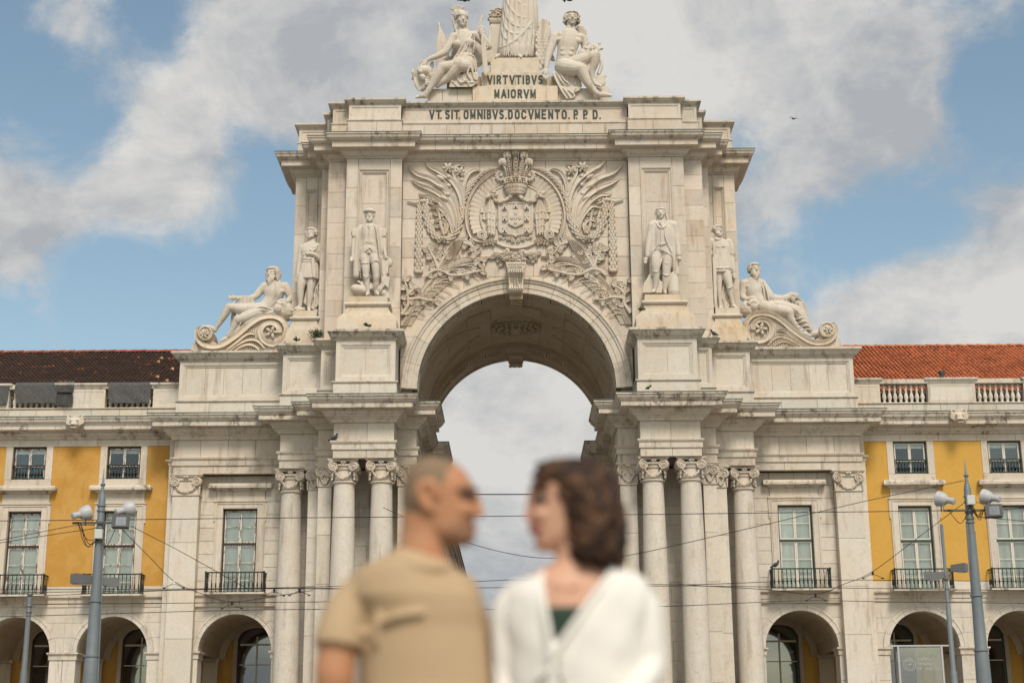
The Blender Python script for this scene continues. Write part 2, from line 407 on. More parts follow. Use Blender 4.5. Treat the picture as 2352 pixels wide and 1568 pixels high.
def crop(sx, sy, sw, ow):
    f = sw/ow/1.7415; return lambda px, py, Y: at(sx/1.7415+f*px, sy/1.7415+f*py, Y)
# ------------------------------------------------------------------ the arch
MB().box(-400, 400, -60, 600, -.3, 0).build('ground', 'ground')['kind'] = 'structure'
ARCH = thing('triumphal_arch', (0, 66, 0), 'pale limestone triumphal arch with carved royal arms, columns and green lettering', 'arch')
S2 = (-1, 1)
def mx(s, a, b): return (a, b) if s < 0 else (-b, -a)
PF = [(-15.0, 66.6), (-15.0, 65.55), (-10.20, 65.55), (-10.20, 64.4), (-8.46, 64.4), (-8.46, 63.6), (-7.64, 63.6), (-7.64, 62.2), (-5.13, 62.2), (-5.13, 63.6),
      (-4.28, 63.6), (-4.28, 65.6), (-4.80, 65.6), (-4.80, 72.1), (-4.28, 72.1), (-4.28, 75.8)]
PD = [(-14.98, 66.6), (-14.98, 65.65), (-10.22, 65.65), (-10.22, 64.5), (-8.46, 64.5), (-8.46, 63.7), (-7.65, 63.7), (-7.65, 62.3), (-5.12, 62.3), (-5.12, 63.98)]
PA = [(-10.11, 68.9), (-10.11, 65.8), (-8.77, 65.8), (-8.77, 64.8), (-8.39, 64.8), (-8.39, 64.0), (-7.54, 64.0), (-7.54, 63.6), (-5.05, 63.6), (-5.05, 64.0)]
for s in S2:
    P = PF if s < 0 else mir(PF)
    moulding(ARCH, P, [(1.07, 15.715), (1.07, 15.685)], 'copper', 'roof_flashing', 3, .2, .0)
    moulding(ARCH, P, [(1.05, 15.68), (1.05, 15.62), (1.01, 15.59), (.97, 15.50), (.89, 15.41), (.86, 15.37)], 'corn', seg=1.7)
    moulding(ARCH, P, [(.83, 15.362), (.83, 15.17)], 'corn', seg=1.5)
    moulding(ARCH, P, [(.48, 15.165), (.47, 15.10), (.38, 14.99), (.33, 14.97), (.33, 14.91), (.25, 14.89), (.13, 14.78), (.10, 14.70)], 'corn2', seg=2.0)
    moulding(ARCH, P, [(0, 14.695), (0, 13.925)], 'wall', 'frieze_stone', seg=1.3)
    moulding(ARCH, P, [(.14, 13.92), (.14, 13.87), (.10, 13.80), (.07, 13.79), (.07, 13.555)], 'corn2', 'architrave_stone', seg=1.6)
    moulding(ARCH, P, [(.015, 13.55), (.015, 13.205)], 'corn2', 'architrave_stone', seg=1.6)
    P = PD if s < 0 else mir(PD)
    moulding(ARCH, P, [(.07, 16.37), (.07, 15.70)], 'low', 'plinth_stone', seg=1.9)
    moulding(ARCH, P, [(.13, 16.49), (.13, 16.44), (.08, 16.40), (.075, 16.375)], 'corn2', 'ledge_stone', seg=2.4)
    moulding(ARCH, P, [(.35, 18.70), (.35, 18.60), (.30, 18.58), (.27, 18.53), (.17, 18.40), (.05, 18.34), (.04, 18.29)], 'corn', 'coping_stone', seg=2.2)
    # solid behind the pedestals and entablature
    for (a, b, y0, y1, z0, z1) in ((-14.9, -8.4, 66.2, 75.5, 13.3, 18.5), (-10.1, -8.5, 64.8, 66.3, 13.3, 18.6), (-8.5, -4.9, 64.4, 75.6, 13.3, 16.3), (-7.5, -5.25, 62.7, 64.5, 13.3, 18.5),
                                   (-8.45, -7.5, 63.95, 64.5, 13.3, 18.6), (-10.0, -8.8, 66.2, 68.8, 18.5, 29.3), (-8.7, -5.3, 65.2, 75.5, 16, 29.5), (-8.3, -5.1, 64.4, 65.3, 16, 28.5), (-5.3, -4.4, 64.0, 65.4, 13.3, 16.2),
                                   (-8.3, -4.95, 65.25, 75.6, 0, 13.3), (-10.35, -8.2, 66.45, 75.6, 0, 13.3), (-5.0, -4.75, 72.3, 75.4, 13.3, 16.5)):
        a, b = mx(s, a, b); MB().box(a, b, y0, y1, z0, z1).build('masonry_core', 'mortar', ARCH)
    # sunk panels on the pedestal row
    st = [(0, 0), (.17, 0), (.18, .03), (.21, .03), (.235, .06), (.27, .06), (.29, .10)]
    for (a, b, Y, w) in ((-14.97, -10.23, 65.65, 1), (-10.21, -8.47, 64.5, 1), (-8.45, -7.66, 63.7, .8), (-7.64, -5.13, 62.3, 1.15)):
        a, b = mx(s, a, b)
        frame(ARCH, a, b, 16.5, 18.29, Y, [(i*w, d) for i, d in st], 'low', 'panel', cap=False)
        i = .28*w; wd = (b-a-2*i); n = max(1, round(wd/.9))
        for k in range(n): block(ARCH, a+i+wd*k/n, a+i+wd*(k+1)/n, 16.5+i, 18.29-i, Y+.095, .1, 'low', gap=.002)
    for X, y0, y1 in ((-14.98, 65.66, 66.6), (-10.22, 64.51, 65.65), (-8.46, 63.71, 64.5), (-7.65, 62.31, 63.7), (-5.12, 62.31, 63.98)):
        a, b = mx(s, X+.003, X+.08) if X != -5.12 else mx(s, X-.08, X-.003)
        MB().box(a, b, y0, y1, 16.5, 18.29).build('side_slab', 'low', ARCH)
    # statue pedestals
    for cx, yb, wb, wt, z, nm in ((-6.38, 63.6, 1.27, .85, 18.7, 0), (-9.36, 65.75, .80, .52, 18.7, 1)):
        cx *= -s
        f = lambda w, yf, zz: [(cx-w, yf, zz), (cx+w, yf, zz), (cx+w, yb, zz), (cx-w, yb, zz)]
        y0 = 62.42 if nm == 0 else 64.6; dw = wb-wt
        sh = [(wb, z), (wb, z+.56), (wb-.04, z+.60)]+[(wt+.04+dw*(1-math.sin(t*math.pi/2))*.93, z+.62+.55*t) for t in (.12, .25, .4, .55, .7, .85, 1)]
        rs = [f(w, y0+(wb-w)*.62, zz) for w, zz in sh]
        MB().rings(rs).build('statue_base', 'ped', ARCH, auto=40)
        tz = z+1.18; rs = [f(wt+.04+.11*math.sin(math.pi*k/6), y0+dw*.55-.11*math.sin(math.pi*k/6), tz+.21*k/6) for k in range(7)]
        MB().rings(rs).build('torus_moulding', 'carve', ARCH, auto=40)
        rs = [f(wt, y0+dw*.62, tz+.215), f(wt, y0+dw*.62, tz+.48)]
        MB().rings(rs).build('statue_plinth', 'ped', ARCH)
    # attic piers and walls
    def sunk(a, b, z0, z1, Y, fa, fb, f0, f1, nstrip, w=1.0):
        for (p, q, r, t) in ((a, fa, z0, z1), (fb, b, z0, z1)): ashlar(ARCH, p, q, r, t, Y, 1.32, 1.6, 'wall', True, .25)
        ashlar(ARCH, fa, fb, f1, z1, Y, .5, 3, 'wall'); ashlar(ARCH, fa, fb, z0, f0, Y, 1.2, 3, 'wall')
        frame(ARCH, fa, fb, f0, f1, Y, [(0, -.03), (.03*w, -.04), (.07*w, -.01), (.09*w, .03), (.15*w, .03), (.18*w, .08), (.22*w, .09)], 'carve', 'panel_moulding', cap=False)
        i = .21*w
        ashlar(ARCH, fa+i, fb-i, f0+i, f1-i, Y+.10, 1.3, 3, 'wallb', True, .1)
    zt = at(850, 388.6, 63.6).z; a, b = mx(s, -7.54, -5.05); fa, fb = mx(s, -7.01, -5.58)
    sunk(a, b, 18.7, 27.08, 63.6, fa, fb, 20.6, zt, 2)
    zt = at(715, 435.5, 65.8).z; a, b = mx(s, -10.11, -8.77); fa, fb = mx(s, -9.62, -9.08)
    sunk(a, b, 18.7, 27.08, 65.8, fa, fb, 21.0, zt, 1, .6)
    ashlar(ARCH, *mx(s, -8.39, -7.54), 18.4, 27.08, 64.0, .72, 2, 'wallb')
    ashlar(ARCH, *mx(s, -8.77, -8.39), 18.4, 27.08, 64.8, 1.0, 2, 'wallb')
    a, b = mx(s, -8.77, -8.70); MB().box(a, b, 64.81, 65.8, 18.4, 27.08).build('return_wall', 'wall', ARCH)
    a, b = mx(s, -8.39, -8.32); MB().box(a, b, 64.01, 64.8, 18.4, 27.08).build('return_wall', 'wall', ARCH)
    a, b = mx(s, -10.11, -10.04); MB().box(a, b, 65.81, 68.9, 18.4, 27.08).build('return_wall', 'wall', ARCH)
PT = PA+[(5.05, 64.0)]+mir(PA)[1:]
moulding(ARCH, PT, [(.90, 28.03), (.90, 28.0)], 'copper', 'roof_flashing', 3, .2, .0)
moulding(ARCH, PT, [(.88, 27.995), (.88, 27.94), (.84, 27.91), (.80, 27.80), (.70, 27.73), (.66, 27.70)], 'corn', seg=1.65)
moulding(ARCH, PT, [(.62, 27.692), (.62, 27.64), (.60, 27.63), (.60, 27.42)], 'corn2', seg=1.5)
moulding(ARCH, PT, [(.34, 27.415), (.32, 27.385)], 'corn2', seg=2)
moulding(ARCH, PT, [(.27, 27.38), (.25, 27.30), (.18, 27.20), (.09, 27.15), (.05, 27.14), (.05, 27.08)], 'corn2', seg=2.0)
MB().box(-8.3, 8.3, 64.3, 75.5, 27.1, 28.02).build('masonry_core', 'mortar', ARCH)
# blocking course with the inscription
PU = [(-8.27, 64.9), (-8.27, 64.0), (-7.50, 64.0), (-7.50, 63.6), (-5.12, 63.6), (-5.12, 64.0)]
PUT = PU+[(5.12, 64.0)]+mir(PU)[1:]
moulding(ARCH, PUT, [(.20, 29.95), (.20, 29.86), (.16, 29.84), (.12, 29.78), (.03, 29.72), (.02, 29.69)], 'corn', 'coping_stone', seg=2.1)
moulding(ARCH, PUT, [(.07, 28.95), (.07, 28.91), (.04, 28.88), (.035, 28.855)], 'corn2', 'ledge_stone', seg=2.3)
moulding(ARCH, PUT, [(.03, 28.85), (.03, 28.03)], 'wallb', 'plinth_stone', seg=1.05)
MB().box(-8.1, 8.1, 64.25, 74, 28.0, 29.9).build('masonry_core', 'mortar', ARCH)
MB().box(-7.4, -5.25, 63.85, 64.5, 28.0, 29.9).box(5.25, 7.4, 63.85, 64.5, 28.0, 29.9).build('masonry_core', 'mortar', ARCH)
th = [(0, 0), (.12, 0), (.135, .03), (.15, .03)]
frame(ARCH, -5.11, 5.11, 28.96, 29.69, 64.0, [(0, 0), (.08, 0), (.095, .03)], 'wallb', 'inscription_panel')
for s in S2:
    for a, b, Y in ((-7.49, -5.13, 63.6), (-8.26, -7.51, 64.0)):
        a, b = mx(s, a, b); frame(ARCH, a, b, 28.96, 29.69, Y, th, 'wall', 'panel')
    a, b = mx(s, -8.60, -8.28); MB().box(a, b, 64.8, 66.2, 28.03, 29.55).build('return_wall', 'wall', ARCH)
    P = [(-8.60, 66), (-8.60, 64.8), (-8.2, 64.8)]; P = P if s < 0 else mir(P)
    moulding(ARCH, P, [(.18, 29.80), (.18, 29.68), (.03, 29.55)], 'corn', 'coping_stone', back=.02)
    P = [(-10.04, 68.8), (-10.04, 65.8), (-8.6, 65.8)]; P = P if s < 0 else mir(P)
    moulding(ARCH, P, [(.20, 29.70), (.20, 29.62), (.16, 29.60), (.12, 29.55), (.03, 29.48), (.02, 29.45)], 'corn', 'coping_stone', seg=1.6)
    moulding(ARCH, P, [(.06, 28.80), (.06, 28.75)], 'corn2', 'ledge_stone'); moulding(ARCH, P, [(.03, 28.745), (.03, 28.03)], 'wall', 'plinth_stone', seg=1.2)
    a, b = mx(s, -10.03, -8.6); frame(ARCH, a, b, 28.805, 29.45, 65.8, th, 'wall', 'panel')
    a, b = mx(s, -10.04, -9.9); MB().box(a, b, 65.81, 68.8, 28.8, 29.45).build('return_wall', 'wall', ARCH)
# pedestal of the crowning group
def blocks(x0, x1, y0, y1, z0, z1, n, mat='ped', nm='pedestal_block'):
    for k in range(n): MB().box(x0+(x1-x0)*k/n+.006, x0+(x1-x0)*(k+1)/n-.006, y0, y1, z0, z1, .012).build(nm, mat, ARCH)
blocks(-1.94, 2.0, 64.6, 67.5, 29.96, 31.04, 1, 'ped')
blocks(-4.02, -1.95, 64.75, 67.5, 29.96, 30.99, 3, 'low'); blocks(2.01, 4.36, 64.75, 67.5, 29.96, 30.97, 3, 'low')
blocks(-1.53, 1.60, 64.8, 67.5, 31.045, 31.83, 2, 'ped')
blocks(-3.15, -1.54, 65.1, 67.5, 31.0, 31.75, 1, 'ped'); blocks(1.61, 3.1, 65.1, 67.5, 31.0, 31.75, 1, 'ped')
blocks(-1.12, 1.18, 65.0, 67.4, 31.835, 32.66, 1, 'ped')
# main wall with the arch cut out
ZC, RO, RI = 16.56, 5.02, 4.30
nz = 6
for i in range(nz):      # courses above the arch
    z0 = 21.62+(27.08-21.62)*i/nz; z1 = 21.62+(27.08-21.62)*(i+1)/nz
    xs = [-5.05]+[-5.05+1.44*k+(.6 if i % 2 else 0)+random.uniform(-.1, .1) for k in range(1, 7)]+[5.05]
    for a, b in zip(xs, xs[1:]): block(ARCH, a, b, z0, z1, 64.0, .3, random.choice(('wall', 'wallb', 'wall')))
for s in S2:
    zs = [16.2, 17.1, 18.0, 18.9, 19.8, 20.7, 21.62]
    for k, (z0, z1) in enumerate(zip(zs, zs[1:])):
        cuts = [math.acos(min(1, max(-1, (z-ZC)/RO))) for z in (z0, z1)]
        pts = []
        for j in range(7):
            z = z0+(z1-z0)*j/6; h = max(RO**2-(z-ZC)**2, 0); pts.append((-math.sqrt(h)-.004, z+0))
        if k == 5: pts[-1] = (-.01, 21.61); pts = [p for p in pts if p[0] <= -.01]
        ends = [-5.05]
        if k >= 4: ends = [-5.05, -3.6]
        if k == 5: ends = [-5.05, -3.7, -2.3]
        for q, xa in enumerate(ends):
            if q < len(ends)-1: poly = [(xa+.005, z0+.005), (ends[q+1]-.005, z0+.005), (ends[q+1]-.005, z1-.005), (xa+.005, z1-.005)]
            else: poly = [(xa+.005, z0+.005)]+[(x, min(max(z, z0+.005), z1-.005)) for x, z in pts]+[(xa+.005, z1-.005)]
            if q < len(ends)-1 and -math.sqrt(max(RO**2-(z0-ZC)**2, 0)) < ends[q+1]:
                pass
            if s > 0: poly = [(-x, z) for x, z in reversed(poly)]
            MB().prism(poly, 64.0+random.uniform(-.003, .003), 64.3).build('stone', random.choice(('wall', 'wallb')), ARCH)
arch_ring(ARCH, 0, ZC, [(4.30, 63.93), (4.50, 63.93), (4.52, 63.90), (4.74, 63.89), (4.76, 63.84), (4.80, 63.82), (4.84, 63.82), (4.88, 63.76), (4.96, 63.76), (5.02, 63.83), (5.02, 64.2), (4.30, 64.2)], 0, math.pi, 13, 'corn2', 'voussoir', 6)
# spandrel mass behind, so that the vault is closed
poly = [(-5.3, 13.4)]+[(4.55*math.cos(math.pi-a), ZC+4.55*math.sin(a)) for a in [math.pi*k/24 for k in range(25)]]+[(5.3, 13.4), (5.3, 27), (-5.3, 27)]
poly = list(poly)
MB().prism([(x, z) for x, z in poly], 64.25, 75.4).build('masonry_core', 'mortar', ARCH)
def coffer(Y0, Y1, a0, a1, r, orn):
    mb = MB(); rs = []
    for i, d in ((.02, 0), (.12, 0), (.135, .05), (.19, .05), (.205, .11)):
        ia = i/r; c = [(a0+ia, Y0+i), (a0+ia, Y1-i), (a1-ia, Y1-i), (a1-ia, Y0+i)]
        ring = []
        for k in range(4):
            (p, u), (q, v) = c[k], c[(k+1) % 4]
            for t in (0, .5): 
                aa = p+(q-p)*t; ring.append(((r+d)*math.cos(aa), u+(v-u)*t, ZC+(r+d)*math.sin(aa)))
        rs.append(ring)
    mb.rings(rs[::-1], cap=(True, False))
    am = (a0+a1)/2; ym = (Y0+Y1)/2; da = (a1-a0)
    for k in range(5):
        t = (k-2)/2; aa = am+t*da*.27; rr = r+.07
        mb.ell((rr*math.cos(aa), ym+(.05 if k % 2 else -.03), ZC+rr*math.sin(aa)), (.10, .09, .08), 6, 4)
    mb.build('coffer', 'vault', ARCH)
NC = 13
for (ya, yb, yc) in ((63.95, 65.0, 66.05), (73.25, 74.35, 75.5)):
    for k in range(NC):
        a0 = math.pi*k/NC; a1 = math.pi*(k+1)/NC
        if k == NC//2: continue
        coffer(ya+(.22 if ya < 64 else 0), yb-.03, a0, a1, 4.30, 1); coffer(yb+.03, yc, a0, a1, 4.37, 1)
    arch_ring(ARCH, 0, ZC, [(4.29, ya+(.24 if ya < 64 else .0)), (4.29, yb-.02), (4.50, yb-.02), (4.50, ya+.24)], math.pi*6/NC, math.pi*7/NC, 1, 'vault', 'keystone_soffit', 4)
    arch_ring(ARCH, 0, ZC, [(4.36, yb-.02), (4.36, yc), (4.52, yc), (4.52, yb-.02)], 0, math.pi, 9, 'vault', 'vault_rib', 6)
arch_ring(ARCH, 0, ZC, [(4.31, 75.45), (4.30, 75.7), (5.0, 75.7), (5.0, 75.45)], 0, math.pi, 13, 'vault', 'voussoir', 6)
MB().prism([(-5.3, 13.4)]+[(4.9*math.cos(math.pi-a), ZC+4.9*math.sin(a)) for a in [math.pi*k/24 for k in range(25)]]+[(5.3, 13.4), (5.3, 27), (-5.3, 27)], 75.42, 75.66).build('rear_wall', 'wall', ARCH)
for k in range(12):
    n = 4
    for j in range(n):
        a0 = math.pi*k/12; a1 = math.pi*(k+1)/12; y0 = 66.05+(73.25-66.05)*(j+(.5 if k % 2 else 0))/n; y1 = y0+7.2/n
        y0 = max(66.05, y0); y1 = min(73.25, y1)
        if y1-y0 < .2: continue
        rs = [[(r*math.cos(a), y, ZC+r*math.sin(a)) for r, y in ((4.52, y0+.006), (4.52, y1-.006), (4.6, y1-.006), (4.6, y0+.006))] for a in [a0+.002+(a1-a0-.004)*t/3 for t in range(4)]]
        MB().rings(rs).build('vault_stone', 'vault', ARCH)
for s in S2:        # groin ribs and ring mouldings of the crossing
    for pts in ([(176, 66.4), (160, 66.9), (140, 67.7), (122, 68.5), (113, 69.0)], [(176, 72.9), (160, 72.4), (140, 71.6), (122, 70.8), (113, 70.3)]):
        c = [Vector((s*-4.50*math.cos(R_(180-a))*-1 if False else -s*4.50*math.cos(R_(a)), y, ZC+4.50*math.sin(R_(a)))) for a, y in pts]
        MB().tube(bez(c, 20), .07, 6).build('groin_rib', 'vault', ARCH, smooth=True)
arch_ring(ARCH, 0, ZC, [(4.44, 66.1), (4.44, 66.25), (4.53, 66.25), (4.53, 66.1)], 0, math.pi, 9, 'vault', 'vault_rib', 5)
arch_ring(ARCH, 0, ZC, [(4.285, 73.2), (4.285, 73.26), (4.6, 73.26), (4.6, 73.2)], 0, math.pi, 11, 'vault', 'vault_rib', 5)
arch_ring(ARCH, 0, ZC, [(4.44, 73.0), (4.44, 73.2), (4.53, 73.2), (4.53, 73.0)], 0, math.pi, 9, 'vault', 'vault_rib', 5)
# the ceiling boss
boss = part('ceiling_boss', ARCH)
mb = MB(); prof = [(1.45, .25), (1.42, .02), (1.34, -.06), (1.26, .02), (1.2, .08)]
mb.lathe(prof, 0, 69.7, 20.95, 32); mb.lathe([(1.21, .2), (1.2, -.02), (.3, -.10), (.1, -.12)], 0, 69.7, 20.95, 32)
mb.build('boss_ring', 'vault', boss, auto=40)
mb = MB()
for ring, (r, n, sz) in enumerate(((1.08, 22, .15), (.80, 16, .15), (.50, 10, .14))):
    for k in range(n):
        a = 2*math.pi*(k+.5*(ring % 2))/n
        mb.ell((r*math.cos(a), 69.7+r*math.sin(a), 20.86-.05*ring), (sz*.9, sz*.6, .09), 6, 4, Matrix.Rotation(a, 3, 'Z'))
mb.lathe([(.32, 0), (.34, -.1), (.18, -.24), (.04, -.3)], 0, 69.7, 20.85, 12)
mb.build('boss_foliage', 'vault', boss, smooth=True)
# rear pendant keystone
mb = MB().box(-.38, .38, 74.2, 75.75, 20.72, 21.3); mb.box(-.33, .33, 75.3, 75.85, 20.55, 20.9)
for k in range(6): mb.ell((-.28+.11*k, 75.8, 20.60+.05*(k % 2)), (.09, .09, .09), 6, 4)
mb.build('keystone', 'vault', ARCH)

# ------------------------------------------------------------------ columns
def col_shaft(zt, zb=2.4):
    mb = MB(); pr = []
    for k in range(13):
        t = k/12; z = zb+(zt-zb)*t; r = .545-.115*max(0, (t-.25)/.75)**1.5; pr.append((r, z))
    mb.lathe(pr, n=28); return mb
def volute(mb, cx, cy, cz, r, rot, turns=2.2):
    """scroll: a flat disc with a raised spiral"""
    def T(u, d, w): v = Vector((u, -d, w)); v.rotate(Matrix.Rotation(rot, 3, 'Z')); return Vector((cx, cy, cz))+v
    n = 14; mb.rings([[T(r*.96*math.cos(2*math.pi*i/n), d, r*.96*math.sin(2*math.pi*i/n)) for i in range(n)] for d in (-.12, .0)])
    pts = []; m = 26; rad = []
    for i in range(m):
        t = i/(m-1); a = math.pi/2+turns*2*math.pi*t; q = r*(1-.86*t); pts.append(T(q*math.cos(a), .02, q*math.sin(a))); rad.append(.034*(1-.35*t))
    mb.tube(pts, rad, 5)
    mb.ell(T(0, .03, 0), .05, 6, 4)
def capital_mesh(rr=.43):
    """z=0 at the astragal, 0.93 tall"""
    mb = MB()
    mb.lathe([(rr+.01, -.06), (rr+.07, -.035), (rr+.07, .02), (rr+.01, .045), (rr, .06), (rr-.005, .48), (rr+.04, .50), (rr+.06, .56), (rr+.03, .60), (rr+.12, .66), (rr+.10, .74), (.3, .75)], n=24)
    # abacus with hollow sides
    pts = []
    c = .68
    for k in range(4):
        a0 = R_(-135+90*k); a1 = R_(-45+90*k)
        p0 = Vector((c*math.cos(a0)*1.35, c*math.sin(a0)*1.35)); p1 = Vector((c*math.cos(a1)*1.35, c*math.sin(a1)*1.35)); mid = Vector((math.cos((a0+a1)/2), math.sin((a0+a1)/2)))
        for j in range(7):
            t = j/7; p = p0*(1-t)+p1*t; p = p-mid*.13*math.sin(math.pi*min(1, max(0, t)))
            pts.append(p)
    for z0, z1, f in ((.83, .88, .95), (.88, .93, 1.0)):
        mb.rings([[(p.x*f, p.y*f, z) for p in pts] for z in (z0, z1)])
    for k, (sx, sy) in enumerate(((-1, -1), (1, -1), (1, 1), (-1, 1))):
        for q in (0, 1):
            if q == 0: volute(mb, sx*.42, sy*.56, .62, .215, R_(-22*sx) if sy < 0 else R_(180+22*sx))
            elif sy < 0 or True: volute(mb, sx*.56, sy*.42, .62, .215, (R_(90) if sx > 0 else R_(-90))+R_(22*sx*sy*-1)*-1)
    for k in range(4):        # shell, egg band and garland on each side
        R4 = Matrix.Rotation(R_(90*k), 3, 'Z')
        def F(x, d, z): v = Vector((x, -d, z)); v.rotate(R4); return v
        for j in range(5):
            a = R_(90+(j-2)*32); mb.tube([F(0, .52, .74), F(.08*math.cos(a), .58, .74+.08*math.sin(a)), F(.12*math.cos(a), .55, .76+.15*math.sin(a))], [.02, .035, .025], 5)
        for j in range(5): mb.ell(F(-.2+.1*j, .50, .68), (.038, .038, .05), 6, 4)
        n = 11
        for j in range(n):
            t = j/(n-1)*2-1; x = t*.36; z = .40-.30*(1-t*t)+.02; 
            for e in range(2):
                mb.ell(F(x+random.uniform(-.02, .02), rr+.07+.02*e, z+random.uniform(-.03, .03)), (.05, .045, .05), 6, 4)
        for sx in (-1, 1):
            for j in range(4): mb.ell(F(sx*(.44+.01*j), .46, .36-.09*j), (.055-.006*j, .05, .06), 6, 4)
    return mb
CAPM = capital_mesh().mesh('capital', smooth=False, auto=35); CAPM.materials.append(M['carve'])
SHM = col_shaft(0, -9.8).mesh('shaft', auto=40); SHM.materials.append(M['col'])
BASEM = MB().lathe([(.70, -.5), (.70, -.38), (.62, -.3), (.60, -.22), (.66, -.14), (.66, -.06), (.56, 0)], n=24).mesh('base', auto=40); BASEM.materials.append(M['carve'])
ZA = 12.27
for s in S2:
    for X, Y in ((-7.23, 62.9), (-5.66, 62.9), (-9.75, 65.1)):
        c = part('column', ARCH); x = X*-s
        inst('shaft', SHM, c, (x, Y, ZA)); inst('capital', CAPM, c, (x, Y, ZA)); inst('base', BASEM, c, (x, Y, ZA-9.8))
        MB().box(x-.75, x+.75, Y-.75, Y+.75, 0, 1.97, .02).build('pedestal', 'low', c)
    def pilaster(a, b, Y, d=.35, cap=True, z0=0., mat='low', zt=ZA):
        a, b = mx(s, a, b); p = part('pilaster', ARCH)
        n = 6
        for k in range(n): MB().box(a, b, Y, Y+d, z0+(zt-z0)*k/n+.005, z0+(zt-z0)*(k+1)/n-.005, .01).build('shaft_stone', mat, p)
        MB().box(a-.05, b+.05, Y-.05, Y+d, zt-.0, zt+.07).build('astragal', 'carve', p)
        if not cap: MB().box(a, b, Y, Y+d, zt+.07, 13.2).build('shaft_stone', mat, p); return
        xc = (a+b)/2; w = (b-a)/2
        mb = MB().box(a+.02, b-.02, Y, Y+d, zt+.07, zt+.75)
        mb.box(a-.12, b+.12, Y-.14, Y+d, zt+.83, zt+.88).box(a-.15, b+.15, Y-.17, Y+d, zt+.88, zt+.925)
        mb.box(a-.04, b+.04, Y-.06, Y+d, zt+.66, zt+.83)
        for q in (-1, 1):
            volute(mb, xc+q*(w-.10), Y-.10, zt+.60, .22, R_(-14*q))
            for j in range(4): mb.ell((xc+q*(w+.02), Y-.05, zt+.34-.09*j), (.055-.006*j, .05, .06), 6, 4)
        for j in range(5):
            aa = R_(90+(j-2)*32); mb.tube([(xc, Y-.07, zt+.74), (xc+.08*math.cos(aa), Y-.14, zt+.74+.08*math.sin(aa)), (xc+.12*math.cos(aa), Y-.12, zt+.76+.13*math.sin(aa))], [.02, .035, .025], 5)
        for j in range(13):
            t = j/12*2-1
            for e in range(2): mb.ell((xc+t*(w-.12)+random.uniform(-.02, .02), Y-.06-.02*e, zt+.42-.30*(1-t*t)+random.uniform(-.03, .03)), (.05, .05, .05), 6, 4)
        mb.build('capital', 'carve', p, auto=35)
    pilaster(-15.01, -13.85, 65.65, .5)
    pilaster(-8.42, -7.85, 63.68, .8); pilaster(-8.95, -8.44, 64.5, .6); pilaster(-5.05, -4.33, 63.68, 1.8)
    pilaster(-5.0, -4.33, 72.2, 1.3, mat='vault')
    a, b = mx(s, -15.27, -15.02); MB().box(a, b, 65.92, 66.6, 0, 13.2).build('corner_strip', 'low', ARCH)
    a, b = mx(s, -15.3, -15.02); MB().box(a, b, 66.0, 66.6, 13.2, 14.9).build('corner_strip', 'low', ARCH)
    P = [(-15.3, 66.6), (-15.3, 66.0), (-14.9, 66.0)]; P = P if s < 0 else mir(P)
    moulding(ARCH, P, [(.14, 13.9), (.14, 13.84), (.06, 13.8), (.03, 13.66)], 'corn2', 'ledge_stone', back=.02)
    # walls behind the columns
    ashlar(ARCH, *mx(s, -8.0, -4.9), 3.4, 13.2, 64.95, .8, 1.3, 'low'); ashlar(ARCH, *mx(s, -10.35, -8.42), 3.4, 13.2, 66.15, .8, 1.3, 'low')
    a, b = mx(s, -8.42, -8.0); MB().box(a, b, 64.5, 66.2, 0, 13.2).build('return_wall', 'low', ARCH)
    # passage side wall
    n = 9
    for k in range(n):
        for j in range(4):
            y0 = 65.5+6.7*j/4+(.6 if k % 2 else 0); y1 = 65.5+6.7*(j+1)/4+(.6 if k % 2 else 0)
            a, b = mx(s, -4.95, -4.85); MB().box(a, b, y0+.006, min(y1, 72.3)-.006, 3.5+9.7*k/n+.006, 3.5+9.7*(k+1)/n-.006).build('stone', 'vault', ARCH)

